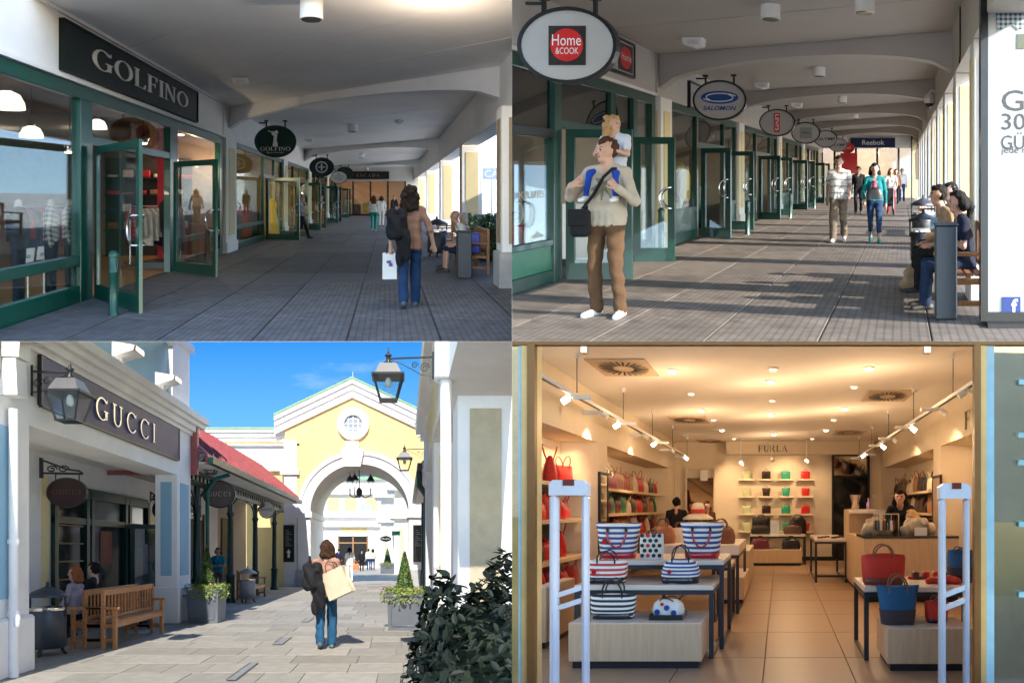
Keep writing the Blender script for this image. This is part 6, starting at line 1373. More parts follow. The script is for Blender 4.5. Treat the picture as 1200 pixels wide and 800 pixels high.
# hanging lamp in the arch
D_ = 31; t = thing(BL, 'hanging_lantern', 'three armed black iron lantern hanging inside the arch', 'lantern', pl.X(421, D_), D_, pl.Hh(583, D_))
part(BL, t, 'stem', MB().tube([(0, 0, .0), (0, 0, pl.Hh(546, D_) - pl.Hh(583, D_))], .025, 6), M_IRON); part(BL, t, 'boss', MB().sphere((0, 0, .25), .14, 10, 7, (1, 1, 1.6)), M_IRON)
for (ax_, az_) in ((-.42, .45), (.52, .45), (-.2, .5)):
    part(BL, t, 'arm', MB().tube([(0, 0, .2), (ax_ * .5, 0, .0), (ax_, 0, .12), (ax_, 0, az_)], .03, 6), M_IRON); part(BL, t, 'lamp_glass', MB().lathe(ax_, 0, [(.08, az_), (.15, az_ + .3)], 8), M_GLASS); part(BL, t, 'lamp_hood', MB().lathe(ax_, 0, [(.19, az_ + .3), (.1, az_ + .48), (.03, az_ + .56), (.01, az_ + .66)], 10), M_IRON)
# far building through the arch
DFb = 62; fb_ = thing(BL, 'building', 'white and yellow shop building seen through the arch', 'building', 0, DFb, 0)
fx = lambda px: pl.X(px, DFb); fh = lambda py: pl.Hh(py, DFb)
def F_(nm, px0, px1, y0, y1, py0, py1, m=M_SW): return part(BL, fb_, nm, B(fx(px0), fx(px1), y0, y1, 0 if py0 is None else fh(py0), fh(py1)), m)
F_('wall', 340, 520, 0, 5, None, 562); F_('green_coping', 340, 520, -.3, 5, 562, 559, M_COPE)
for k in range(4): F_('yellow_panel', 384 + k * 20 + (0 if k < 2 else 4), 398 + k * 20 + (0 if k < 2 else 4), -.03, -.001, 599, 583, M_YEL)
for (a, b) in ((606, 601), (617, 614), (579, 573)): F_('cornice', 340, 520, -.35, -.001, a, b)
F_('yellow_band', 400, 430, -.03, -.001, 623, 618, M_YEL); F_('window', 423, 434, -.05, -.001, 598, 590, mat('window_blue', (.35, .48, .6), .2)); F_('window_frame', 428, 429, -.07, -.051, 598, 590)
F_('shop_glass', 396, 431, -.06, -.001, 662, 628, M_BLACK)
for px in (396, 413, 430): F_('brown_frame', px, px + 1.6, -.12, -.061, 662, 627, mat('tan_frame', (.35, .2, .1), .5))
F_('brown_frame', 396, 431.6, -.115, -.062, 636.5, 635, MATS['tan_frame'])
for (a, b, d_) in ((446, 456, 50), (462, 476, 44)):
    t = thing(BL, 'building', 'white columned shop corner beyond the arch ' + ('next to the far shop glass' if a == 446 else 'with stepped cornice'), 'building', pl.X(a, d_), d_, 0); w = pl.X(b, d_) - pl.X(a, d_); part(BL, t, 'wall', B(0, w + 4, 0, 3, 0, 6.2), M_SW); part(BL, t, 'cornice', B(-.5, w + 4, -.5, 3, 5.4, 5.9), M_SW); part(BL, t, 'cornice', B(-.3, w + 4, -.3, 3, 3.6, 3.9), M_SW); part(BL, t, 'panel', B(.3, w - .1, -.03, -.001, .8, 3.0), mat('pale_green', (.45, .5, .38), .7))
wall_oval(452, 631, 13, 6.5, 44, 'black oval sign hanging beyond the arch', 'PRADA', M_BLACK, M_LETTER, False)
# --- right building
rb_ = thing(BL, 'building', 'shaded white and beige shop building behind the dark shrub', 'building', .42, 7, 0)
R_ = lambda nm, *bx, m=M_SW, ch=0: part(BL, rb_, nm, B(bx[0] - .42, bx[1] - .42, bx[2] - 7, bx[3] - 7, bx[4], bx[5], ch=ch), m)
R_('lintel', .42, 3, 4.6, 15.5, 3.2, 4.0); R_('cornice', .34, 3, 4.6, 15.5, 4.001, 4.15); R_('cornice', .24, 3, 4.6, 15.5, 4.151, 4.5); R_('wall', 1.9, 2.2, 4.6, 15.5, 0, 3.199, m=M_BEIGE)
R_('pilaster', .57, 1.6, 7.4, 8.2, .5, 3.199); R_('pilaster_panel', .70, 1.04, 7.385, 7.399, .7, 3.06, m=M_BEIGE); R_('plinth', .5, 1.6, 7.3, 8.3, 0, .499)
R_('pilaster', .44, .85, 10.6, 11.3, .5, 3.199); R_('pilaster_panel', .52, .7, 10.588, 10.599, .7, 3.0, m=M_CREAM); R_('plinth', .40, .9, 10.5, 11.4, 0, .499)
R_('pilaster', .44, .85, 14.6, 15.3, 0, 3.199); R_('upper_wall', .6, 3, 4.6, 15.5, 4.501, 7)
R_('sign_board', .405, .419, 9.2, 12.8, 3.35, 3.9, m=M_CREAM)
dp = thing(BL, 'drainpipe', 'white drainpipe with hopper on the shaded right hand building', 'drainpipe', .40, 6.75, 0); part(BL, dp, 'pipe', MB().tube([(0, 0, 0), (0, 0, 3.2)], .055, 12), M_SW); part(BL, dp, 'hopper', MB().box(-.11, .11, -.11, .11, 3.2, 3.75, ch=.02), M_SW)
cr = thing(BL, 'building', 'right hand shop row with red roof and dark gutter beside the arch', 'building', .5, 16, 0)
for k in range(12): part(BL, cr, 'roof_sheet', MB().prism([(-.12, 3.55), (1.2, 4.75), (1.2, 4.81), (-.12, 3.61)], k * .98, k * .98 + .96, 'y'), MATS['roof_red'])
part(BL, cr, 'gutter', B(-.22, -.1, 0, 11.7, 3.42, 3.58), M_IRON); part(BL, cr, 'canopy_soffit', B(-.1, 2.4, 0, 11.7, 3.4, 3.44), M_SW); part(BL, cr, 'wall', B(1.4, 1.7, 0, 12, 0, 3.399), M_SW); part(BL, cr, 'downpipe', MB().tube([(-.16, .5, 3.45), (-.16, .5, 3.1), (.0, .5, 2.85), (.2, .5, 2.8)], .07, 8), M_DGREEN)
for dd in (1, 4.2, 7.4, 10.6): part(BL, cr, 'post', MB().lathe(.2, dd, [(.14, 0), (.12, .7), (.08, .8), (.08, 3.39)], 10), M_DGREEN)
# --- street furniture
TKL = wood('teak_light', (.43, .185, .065), 1)
yb = pl.dist(761)
bench(BL, -4.42, yb + .98, 90, 'sunlit golden teak bench in front of the boutique', 2.06, slats=16, m=TKL)
bench(BL, -5.12, yb + .98, -90, 'teak bench standing back to back behind the sunlit one', 2.06, slats=16, m=TKL)
bench(BL, -4.6, 21.6, 90, 'teak bench under the red canopy posts', 1.8, slats=10, m=TKL)
round_bin(BL, pl.X(56, 9.9), 9.9, 'dark grey round litter bin with conical lid in the boutique shade', M_SLATE, .95, .25)
round_bin(BL, pl.X(290, pl.dist(706)), pl.dist(706), 'light grey round litter bin with lid before the red canopy', mat('bin_grey', (.33, .33, .33), .45, .3), .95, .24)
round_bin(BL, -5.15, 13.2, 'slim dark litter bin in the shade behind the bench', M_SLATE, .8, .18)
M_LEAFY = mat('leaf_yellow', (.17, .22, .04), .55, var=.45, scale=9); M_LEAFD = mat('leaf_dark', (.035, .085, .02), .5, var=.5, scale=9); M_PINK = mat('pink_petal', (.7, .2, .4), .6); M_ZINC = mat('zinc_planter', (.17, .19, .22), .45, .3, var=.12, scale=3)
def planter(X, D, w, h, top, label, seed):
    t = thing(BL, 'planter', label, 'planter', X, D, 0, 'zinc planters with clipped cones'); r_ = random.Random(seed)
    part(BL, t, 'tub', MB().add([(0, 0, 0), (w, 0, 0), (w, w, 0), (0, w, 0), (-.02, -.02, h), (w + .02, -.02, h), (w + .02, w + .02, h), (-.02, w + .02, h)], [(0, 3, 2, 1), (4, 5, 6, 7), (0, 1, 5, 4), (1, 2, 6, 5), (2, 3, 7, 6), (3, 0, 4, 7)]), M_ZINC)
    part(BL, t, 'tub_rim', B(-.035, w + .035, -.035, w + .035, h - .001, h + .03), M_ZINC)
    part(BL, t, 'raised_frame', MB().tube([(.08, -.012, .1), (w - .08, -.012, .1), (w - .06, -.012, .14), (w - .06, -.012, h - .16), (w - .1, -.012, h - .1), (.1, -.012, h - .1), (.06, -.012, h - .16), (.06, -.012, .14)], .012, 5, True), M_ZINC)
    c = (w / 2, w / 2); H_ = top - h
    def cone(r):
        u = r.random() ** .7; z = (1 - u) * H_; rad = (.5 * w * .62) * (u ** .8) * (.75 + .3 * r.random()); a = r.uniform(0, 6.283); return (c[0] + rad * math.cos(a), c[1] + rad * math.sin(a), h + z), (math.cos(a), math.sin(a), .5)
    part(BL, t, 'crown', leafball(2600, r_, cone, .028), [M_LEAFD]); part(BL, t, 'inner_crown', leafball(1200, random.Random(seed + 1), cone, .026), M_LEAFY)
    part(BL, t, 'stem', MB().lathe(c[0], c[1], [(w * .22, h), (w * .16, h + H_ * .4), (.01, h + H_ * .85)], 8), MATS['twig'])
    def skirt(r):
        a = r.uniform(0, 6.283); q = .35 + .32 * r.random(); z = h + r.uniform(-.14, .16); return (c[0] + w * q * math.cos(a) * 1.15, c[1] + w * q * math.sin(a) * 1.15, z), (math.cos(a), math.sin(a), .6)
    part(BL, t, 'trailing_foliage', leafball(900, r_, skirt, .035), M_LEAFY)
    for k in range(6):
        p, _o = skirt(r_); part(BL, t, 'flower', MB().sphere((p[0], p[1] - .05, p[2] + .04), .022, 7, 5), M_PINK)
    return t
planter(pl.X(220, 14.2), 14.2, .62, .66, 1.64, 'zinc planter with clipped cone shrub beside the boutique pilaster', 3)
planter(pl.X(455, 12.9), 12.9, .62, .66, 1.50, 'zinc planter with clipped cone shrub on the right hand side of the street', 8)
planter(pl.X(446, 45), 45, .9, .6, 1.7, 'small distant planter with round shrub beyond the arch', 12)
for i, (px, py, w, l) in enumerate(((285, 788, .12, 1.2), (331, 752, .16, .9), (361, 727, .16, .9))):
    X, D = pl.fl(px, py); t = thing(BL, 'drain_grate', ('longest', 'middle', 'farthest')[i] + ' metal drain grate set into the paving', 'drain grate', X, D - l / 2, .024, 'drain grates in the street')
    part(BL, t, 'frame', MB().box(-w / 2, -w / 2 + .015, 0, l, 0, .012).box(w / 2 - .015, w / 2, 0, l, 0, .012), mat('grate_steel', (.3, .3, .3), .4, .7))
    part(BL, t, 'slot_plate', B(-w / 2 + .015, w / 2 - .015, 0, l, 0, .006), pattern('grate_slots', (.36, .36, .35), (.12, .12, .12), 1, 18, .5, .5))
# dark shrub in front
t = thing(BL, 'shrub', 'large dark leafy shrub at the edge of the shaded building', 'shrub', .36, 3.0, 0); r_ = random.Random(5)
def blob(r):
    while True:
        x, y, z = r.uniform(-1, 1), r.uniform(-1, 1), r.uniform(-1, 1)
        q = x * x + y * y + z * z
        if .35 < q < 1: return (x * .42, y * .45, .78 + z * .68 + .08 * math.sin(9 * x)), (x, y, z + .4)
M_GLOSSY = mat('shaded_leaf', (.003, .007, .0028), .6, var=.6, scale=8, spec=.25)  # shade of the building put into the near-black leaf colour
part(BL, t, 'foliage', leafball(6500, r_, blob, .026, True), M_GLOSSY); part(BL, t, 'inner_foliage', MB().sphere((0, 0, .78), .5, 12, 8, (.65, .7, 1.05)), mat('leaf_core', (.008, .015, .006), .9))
for k in range(4): part(BL, t, 'stem', MB().tube([(.05 * k - .08, 0, 0), (.08 * k - .12, .03, .5), (.14 * k - .2, .05, 1.1)], .02, 6), MATS['twig'])
part(BL, t, 'young_shoot', leafball(50, random.Random(9), lambda r: ((-.22 + r.uniform(-.12, .1), -.2 + r.uniform(-.1, .1), .83 + r.uniform(-.12, .14)), (-.5, -.5, .7)), .034, True), M_LEAFD)
# --- people
X, D = pl.fl(382, 761)
W = walk(1, .1); W.update(elR=(.27, .02, 1.14), wrR=(.28, .2, 1.05), haR=(.26, .27, 1.05))
PKS = cloth('dusty_shirt', (.34, .185, .13), .8); JB = cloth('blue_jeans', (.016, .07, .14))
person(BL, X, D, 1.68, 4, 'woman in dusty pink shirt and jeans walking along the sunny street', PKS, JB, mat('shoe_grey', (.1, .13, .16), .6), mat('hair_chestnut', (.05, .025, .015), .45, var=.3, scale=30), 'bob', 'long', J=W, res=.012, female=True, fine=True, baggy=1.25, headturn=25, hem=.09)
backpack(BL, X - .16, D - .2, .9, 0, 'black backpack with dark jacket hanging on the left shoulder of the woman in pink')
paper_bag(BL, X + .27, D - .16, .84, .40, .42, .16, 'large cream paper bag hanging tilted from the right arm of the woman in pink', M_CREAMP, -20, 24)
a = pl.fl(410, 682); person(BL, a[0], a[1], 1.68, 0, 'woman in white t-shirt and white trousers walking towards the arch', WHT, WHT, hair=MATS['hair_black'], style='pony', sleeve='short', female=True)
handbag(BL, a[0] + .3, a[1], .6, .3, .3, .12, 'small orange and white shopping bag of the woman in white', mat('orange_bag', (.6, .2, .08), .6), style='box')
for (px, py, lab, tp, bt, hr_) in ((424, 669, 'person in black coat standing beyond the arch', BLK, BLK, 'short'), (437, 668, 'woman in cream coat and jeans beyond the arch', cloth('cream_coat', (.6, .54, .4)), JEAN, 'bob'), (432, 668, 'person in white beside the woman in cream coat', WHT, JEAN, 'short'), (397, 668, 'person in dark blue top far beyond the arch', NAVY, BLK, 'short'), (465, 666, 'dark figure leaning out by the right arch pier', BLK, BLK, 'short')):
    a = pl.fl(px, py); person(BL, a[0], a[1], 1.68, 0 if px != 465 else 60, lab, tp, bt, style=hr_, res=.03)
person(BL, -5.42, yb + .72, 1.68, 90, 'seated woman with red hair and sunglasses in the shade of the boutique', cloth('lavender', (.30, .27, .33)), BLK, hair=mat('hair_red', (.25, .08, .03), .5), style='bob', sit=True, female=True, res=.018)
person(BL, -5.44, yb + 1.45, 1.74, 85, 'seated man with glasses in black shirt beside the red haired woman', BLK, BLK, hair=MATS['hair_black'], style='short', sit=True, res=.018)
person(BL, -5.9, 21.5, 1.62, 20 + 160, 'woman in turquoise t-shirt with folded arms under the red canopy', cloth('turquoise', (.01, .28, .42)), cloth('khaki', (.21, .165, .12)), hair=MATS['hair_brown'], style='pony', sleeve='short', female=True, J=dict(elL=(-.24, .06, 1.12), wrL=(.04, .2, 1.12), haL=(.12, .2, 1.13), elR=(.24, .06, 1.12), wrR=(-.04, .22, 1.15), haR=(-.12, .2, 1.16)))

# ================================================================== BOTTOM RIGHT: the handbag shop
pl = BR
DB = 19.5; HCb = pl.Hh(518, DB); XL, XR = -3.0, 2.9; WARM = (1.0, .69, .40)
M_IW = mat('cream_wall', (.74, .62, .46), .75, var=.04, scale=2); M_IC = mat('warm_ceiling', (.86, .80, .72), .8, var=.03, scale=1); M_TILE = mat('brown_tile', (.36, .235, .15), .38, var=.1, scale=3, rnd=.06); M_GROUT = mat('grout', (.27, .18, .115), .8)
M_OAK = wood('pale_oak', (.60, .44, .28), 2, 2, .4, .02, .3); M_TOP = mat('cream_top', (.72, .64, .54), .35, var=.04); M_STEEL = mat('dark_steel', (.045, .055, .065), .4, .3); M_PLB = mat('plinth_black', (.015, .016, .02), .5); M_BRONZE = mat('bronze_frame', (.16, .085, .03), .4, .5, var=.12); M_GOLD = mat('gold_frame', (.50, .36, .15), .4, .3); M_SHB = mat('dark_upright', (.06, .04, .03), .5)
fl = single(BR, 'floor', B(-4.5, 4.5, 3.0, DB, -.3, 0), M_GROUT, kind='structure')
tm = B(.004, .796, .006, 1.394, 0, .012, ch=.003).mesh(BR, 'floor_tile', M_TILE)
d = 4.0
while d < DB - 1.2:
    for k in range(9):
        x = -3.35 + .8 * k; o = part(BR, fl, 'floor_tile', tm, None); o.location = BR.P(x, d, .001) - fl.location
    d += 1.4
single(BR, 'ceiling', B(XL - 1, XR + 1, 4.4, DB + .2, HCb, HCb + .2), M_IC, kind='structure')
wl_ = single(BR, 'wall_left', B(XL - .9, XL - .6, 4.4, DB + .2, 0, HCb), M_IW, kind='structure')
for (a, b) in ((4.4, 5.2), (11.2, 11.85), (18.5, DB)): part(BR, wl_, 'wall_pier', B(XL - .599, XL, a, b, 0, 2.58), M_IW)
part(BR, wl_, 'bulkhead', B(XL - .599, XL, 4.4, DB, 2.581, HCb - .002), M_IW)
wr_ = single(BR, 'wall_right', B(XR + .6, XR + .9, 4.4, DB + .2, 0, HCb), M_IW, kind='structure')
for (a, b) in ((4.4, 7.5), (12.3, 12.9), (19.0, DB)): part(BR, wr_, 'wall_pier', B(XR, XR + .599, a, b, 0, 2.62), M_IW)
part(BR, wr_, 'bulkhead', B(XR, XR + .599, 4.4, DB, 2.621, HCb - .002), M_IW)
wk_ = single(BR, 'wall_back', B(XL - 1, XR + 1, DB, DB + .2, 0, HCb), M_IW, kind='structure')
kx = lambda px, D: pl.X(px, D); kh = lambda py, D: pl.Hh(py, D)
part(BR, wk_, 'bulkhead', B(kx(852, DB), kx(1022, DB), DB - .35, DB - .001, kh(533, DB), HCb - .003), M_IW); part(BR, wk_, 'skirting', B(kx(845, DB), XR, DB - .05, DB - .001, 0, .12), M_PLB)
# shop front
D0 = 4.5; sf = thing(BR, 'shop', 'bronze framed entrance of the handbag shop with side glass panes', 'shop', 0, D0, 0); gx = lambda px: kx(px, D0)
zt = kh(406, D0)
part(BR, sf, 'jamb', B(gx(621), gx(629.5), -.05, .0, -.5, zt), M_BRONZE); part(BR, sf, 'gold_strip', B(gx(613), gx(620.8), -.03, .02, -.5, zt + .2), M_GOLD); part(BR, sf, 'glass_edge', B(gx(609), gx(612.6), -.02, .05, -.5, zt), mat('glass_edge', (.25, .45, .55), .15)); part(BR, sf, 'pane', B(gx(596), gx(608.8), .0, .01, -.5, zt), M_GLASS)
part(BR, sf, 'jamb', B(gx(1139.5), gx(1147), -.05, .0, -.5, zt), M_BRONZE); part(BR, sf, 'gold_strip', B(gx(1147.2), gx(1154.5), -.03, .02, -.5, zt + .2), M_GOLD); part(BR, sf, 'glass_edge', B(gx(1154.8), gx(1164), -.02, .05, -.5, zt), MATS['glass_edge']); part(BR, sf, 'pane', B(gx(1164.2), gx(1215), .0, .01, -.5, zt), glass('entrance_glass', (.75, .8, .74), .22))
part(BR, sf, 'head', B(gx(590), gx(1215), -.05, .0, zt + .0, zt + .5), M_BRONZE); part(BR, sf, 'fascia', B(gx(560), gx(1215), -.12, -.06, kh(403, D0), zt + .6), M_BLACK)
part(BR, sf, 'side_wall', B(gx(590) - .3, gx(604), .3, .5, -.5, zt + .3), M_GOLD); part(BR, sf, 'side_return', B(XL - .6, -1.9, .35, .55, 0, HCb), M_IW); part(BR, sf, 'side_return', B(1.59, XR + .6, .9, 1.1, 0, HCb), mat('display_back', (.4, .36, .24), .6)); part(BR, sf, 'upper_return', B(XL - .6, XR + .6, .2, .4, zt + .3, HCb), M_IW)
for i, py in enumerate((448, 510, 542, 614, 696)): part(BR, sf, 'pane_clamp', B(gx(1193), gx(1200), -.02, .03, kh(py + 3, D0), kh(py - 3, D0)), mat('clamp_teal', (.2, .45, .5), .3))
for px in (684, 1087): part(BR, sf, 'sensor', B(gx(px) - .02, gx(px) + .02, .0, .05, kh(413, D0), zt), M_CHROME)
# ceiling fittings
def vent(px, py, s, lab):
    x, d = onceil(BR, px, py, HCb); t = thing(BR, 'ceiling_vent', lab, 'vent', x, d, HCb, 'swirl vents in the shop ceiling'); part(BR, t, 'plate', B(-s, s, -s * 1.4, s * 1.4, -.02, -.002), mat('vent_plate', (.6, .45, .30), .6))
    for k in range(24):
        a = k * 2 * math.pi / 24; c, s_ = math.cos(a), math.sin(a); n_ = (-s_, c); r0, r1, w = s * .35, s * .85, s * .035
        part(BR, t, 'slot', MB().add([(r * c + q * w * n_[0] + q * 0, (r * s_ + q * w * n_[1]) * 1.4, -.026) for r, q in ((r0, -1), (r1, -1), (r1, 1), (r0, 1))], [(0, 1, 2, 3)]), M_PLB)
vent(731, 430, .38, 'square ceiling vent with swirl slots nearest the entrance'); vent(1040, 463, .38, 'square ceiling vent with swirl slots right of the centre line'); vent(808, 491, .38, 'square ceiling vent with swirl slots left of the centre line'); vent(995, 506, .38, 'square ceiling vent with swirl slots near the dark mirror'); vent(832, 516, .34, 'square ceiling vent with swirl slots near the back wall')
M_BULB = emit('spot_bulb', (1, .85, .6), 5)
dl = [(788, 433), (810, 460), (822, 480), (836, 491), (846, 503), (906, 431), (903, 446), (905, 468), (903, 485), (1018, 430), (1001, 452), (990, 478), (977, 491), (968, 503), (907, 508), (860, 513), (952, 513)]
for i, (px, py) in enumerate(dl):
    x, d = onceil(BR, px, py, HCb); d = min(d, DB - .5); x = pl.X(px, d)
    t = thing(BR, 'downlight', ('%s recessed downlight from the entrance in the %s row of the warm ceiling' % (ORD[(i if i < 5 else i - 5 if i < 9 else i - 9)], 'red bag wall' if i < 5 else 'middle' if i < 9 else 'counter side') if i < 14 else ('recessed downlight right over the FURLA letters', 'recessed downlight near the back left mirror', 'recessed downlight near the dark mirror cabinet')[i - 14]), 'downlight', x, d, HCb, 'recessed downlights of the handbag shop'); part(BR, t, 'trim', MB().lathe(0, 0, [(.075, -.02), (.08, -.002)], 14), M_IC); part(BR, t, 'bulb', MB().lathe(0, 0, [(.015, -.045), (.045, -.04), (.05, -.021)], 12), M_BULB if i in (0, 2, 6, 8, 9, 11, 14, 13, 4) else emit('weak_bulb', (1, .8, .55), .5))
    if i in (0, 2, 6, 8, 9, 11, 14): lamp_light(BR, 'downlight_light', x, d, HCb - .75, 8, WARM, .05)
def track(X, H, d0, d1, lab, heads):
    t = thing(BR, 'lighting_track', lab, 'lighting track', X, d0, H, 'suspended lighting tracks'); part(BR, t, 'rail', B(-.03, .03, 0, d1 - d0, -.02, .02), M_PAPER); part(BR, t, 'slot', B(-.012, .012, 0, d1 - d0, -.023, -.0205), M_PLB)
    n = 6
    for k in range(n):
        y = .6 + (d1 - d0 - 1) * k / (n - 1); part(BR, t, 'wire', MB().tube([(0, y, .02), (0, y, HCb - H)], .006, 5), M_STEEL); part(BR, t, 'ceiling_cup', MB().lathe(0, y, [(.03, HCb - H - .07), (.03, HCb - H)], 8), M_PAPER)
    for (d, s_, lit) in heads:
        y = d - d0; hd = part(BR, t, 'spot_head', MB().box(s_ * .02, s_ * .24, y - .025, y + .025, -.075, -.03, ch=.008).lathe(s_ * .0, y, [(.02, -.06), (.02, -.0)], 8), M_PAPER)
        part(BR, hd, 'spot_lamp', MB().tube([(-s_ * .03, y, -.06), (-s_ * .10, y, -.11)], .036, 14), M_BULB if lit else M_PAPER)
        if lit: lamp_light(BR, 'track_light', X - s_ * .22, d, H - .16, 27, WARM, .04, 95, (X - s_ * 1.2 if abs(X) > 2 else X, d + .2, H - 1.0))
track(-2.45, 2.85, 5.2, 18.4, 'white suspended lighting track along the red bag wall', [(8.0, 1, True), (9.3, -1, False), (10.5, 1, True), (12.2, -1, False), (13.6, 1, True), (15.2, -1, False), (17.4, -1, True)])
track(2.09, 2.85, 5.2, 18.4, 'white suspended lighting track above the counter side', [(7.6, 1, False), (9.0, -1, False), (11.0, -1, True), (12.8, -1, False), (14.2, -1, True), (16.6, 1, True), (17.8, -1, False)])
for i, (px, py) in enumerate(((868, 541), (904, 537), (945, 538))):
    d = DB - 1.0; t = thing(BR, 'spotlight', 'white spotlight over the %s bags of the back wall' % ('pale green', 'dark brown', 'bright red')[i], 'spotlight', pl.X(px, d), d, pl.Hh(py, d), 'spotlights over the wall of small bags'); part(BR, t, 'head', MB().tube([(0, 0, 0), (.05, .12, -.05)], .05, 10), M_PAPER); part(BR, t, 'stem', MB().tube([(0, 0, 0), (0, 0, HCb - pl.Hh(py, d))], .01, 5), M_PAPER)
    if i != 1: lamp_light(BR, 'spot_light', pl.X(px, d), d - .1, pl.Hh(py, d) - .05, 20, WARM, .04, 110, (pl.X(px, d) + (.3 if i == 0 else -.3), DB, 1.6))
# signs
t = thing(BR, 'wall_lettering', 'dark serif letters FURLA above the wall of small bags', 'sign', 0, DB - .36, 0); part(BR, t, 'lettering', letter_mb(serif_geo('FURLA', gap=.16), kx(889, DB), kx(923, DB), kh(530.5, DB), kh(523, DB), face_cam(0), .01), mat('bronze_letter', (.05, .035, .02), .4))
t = thing(BR, 'wall_lettering', 'large dark serif letters FU on the right hand bulkhead', 'sign', XR, 0, 0)
part(BR, t, 'lettering', letter_mb(([(-x, y) for x, y in serif_geo('FURLA')[0]], serif_geo('FURLA')[1]), pl.wall(1186, XR), pl.wall(1131, XR), 2.72, 3.0, lambda u, v, w: (-.012 - w, u, v)), MATS['bronze_letter'])
# --- back wall with small bags
BGc = [('pale green', mat('bag_pale_green', (.50, .53, .30), .45)), ('dark brown', mat('bag_darkbrown', (.035, .014, .012), .35)), ('emerald green', mat('bag_green', (.03, .30, .17), .4)), ('bright red', mat('bag_red', (.55, .025, .02), .38))]
cols = (875, 898, 921, 944); rows = (561, 581, 601.5, 622); rn = ('top', 'second', 'third', 'lowest')
for r_, py in enumerate(rows):
    for c_, px in enumerate(cols):
        X = kx(px, DB - .15); H = kh(py, DB - .15); s = thing(BR, 'wall_shelf', 'short cream wall shelf under the %s handbag, %s row of the back wall' % (BGc[c_][0], rn[r_]), 'shelf', X, DB - .003, H, 'short shelves on the back wall'); part(BR, s, 'board', B(-.22, .22, -.26, 0, -.05, 0, ch=.005), M_IW); part(BR, s, 'cleat', B(-.18, .18, -.03, 0, -.12, -.051), M_IW)
        handbag(BR, X, DB - .15, H, .25, .22, .12, 'small %s handbag on the %s row of the back wall' % (BGc[c_][0], rn[r_]), BGc[c_][1], style='tote' if r_ % 2 else 'box', group='small handbags on the back wall', hloop=.45, nh=1)
mr = thing(BR, 'mirror_cabinet', 'tall dark mirror cabinet on the back wall beside the bag shelves', 'mirror', kx(975, DB - .1), DB - .1, 0); w = kx(1019, DB) - kx(975, DB)
part(BR, mr, 'frame', MB().box(0, .06, 0, .09, 0, kh(533, DB)).box(w - .06, w, 0, .09, 0, kh(533, DB)).box(.06, w - .06, 0, .09, kh(534.5, DB), kh(533, DB)).box(.06, w - .06, 0, .09, kh(559.5, DB), kh(557.5, DB)), M_PLB); part(BR, mr, 'mirror_glass', B(.06, w - .06, .03, .05, kh(557.5, DB), kh(534.5, DB)), mat('mirror', (.85, .8, .7), .03, 1, var=0)); part(BR, mr, 'dark_pane', B(.06, w - .06, .03, .05, .1, kh(559.5, DB)), mat('dark_pane', (.012, .014, .016), .08))
dm = thing(BR, 'mirror', 'tall framed mirror in the back left corner', 'mirror', kx(803, DB - .1), DB - .1, 0); w = kx(838, DB) - kx(803, DB); part(BR, dm, 'glass', B(.05, w - .05, .03, .06, .1, kh(560, DB)), mat('mirror', (.85, .8, .7), .03, 1)); part(BR, dm, 'frame', MB().box(0, .05, 0, .09, 0, kh(547, DB)).box(w - .05, w, 0, .09, 0, kh(547, DB)).box(.05, w - .05, 0, .09, kh(549, DB), kh(547, DB)), M_IW); part(BR, dm, 'notice', B(w * .5, w * .75, -.01, .0, kh(563, DB), kh(551, DB)), M_PAPER)
single(BR, 'switch_plate', B(-.06, .06, -.015, 0, -.06, .06, ch=.005), M_PAPER, 'white light switch on the back wall beside the dark mirror', 'switch', kx(1024, DB), DB - .001, kh(582, DB))
# --- shelf walls
LEATH = [mat('lea%d' % i, c, .38) for i, c in enumerate(((.55, .02, .015), (.50, .03, .02), (.02, .016, .015), (.48, .015, .02), (.13, .02, .035), (.30, .12, .05), (.60, .50, .36), (.03, .16, .07), (.10, .05, .035)))]
LN = ['scarlet', 'cherry red', 'black', 'poppy red', 'burgundy', 'tan', 'cream', 'green', 'dark brown']
used = {}
def shelf_unit(xw, side, d0, d1, heights, uprights, lab, seed, dens, cw):
    t = thing(BR, 'shelf_unit', lab, 'shelf', xw, d0, 0, 'wall shelving of the handbag shop'); r = random.Random(seed)
    for u in uprights: part(BR, t, 'upright', B(side * .02, side * .08, u - d0, u - d0 + .12, 0, 2.1), M_SHB)
    part(BR, t, 'back_panel', B(side * .001, side * .019, .2, d1 - d0 - .2, .3, 1.95), M_SHB)
    for i, h in enumerate(heights):
        a, b = d0 + .05, d1 - .05; part(BR, t, 'shelf_board', B(side * .021, side * .52, a - d0, b - d0, h - .05, h), M_OAK)
        d = a + .25; nb = 0
        while d < b - .25:
            wd = r.uniform(.26, .38) * cw; c = r.choice(dens); st = r.choice(('box', 'dome', 'tote', 'slouch')); base = '%s handbag %s from the entrance on the %s shelf, %s' % (LN[c], ORD[nb], ('highest', 'second', 'third', 'lowest')[i], lab.replace(' shelving', '').replace(' behind the counter', '')); nb += 1
            handbag(BR, xw + side * .28, d, h + .001, wd, r.uniform(.24, .36), .2, base, LEATH[c], style=st, yaw=90 + r.uniform(-25, 25), group='handbags on the ' + lab, hloop=r.uniform(.4, .8)); d += wd * 1.05 + r.uniform(.02, .16)
    return t
shelf_unit(XL - .59, 1, 5.3, 11.15, (1.86, 1.34, .78, .3), (7.6, 9.4), 'left entrance niche shelving', 3, (0, 1, 3, 2, 0, 1), 1.35)
shelf_unit(XL - .59, 1, 11.95, 18.4, (1.86, 1.40, .92, .4), (13.8, 15.4, 17), 'left rear niche shelving', 8, (4, 3, 7, 8, 5, 0, 6), 1.2)
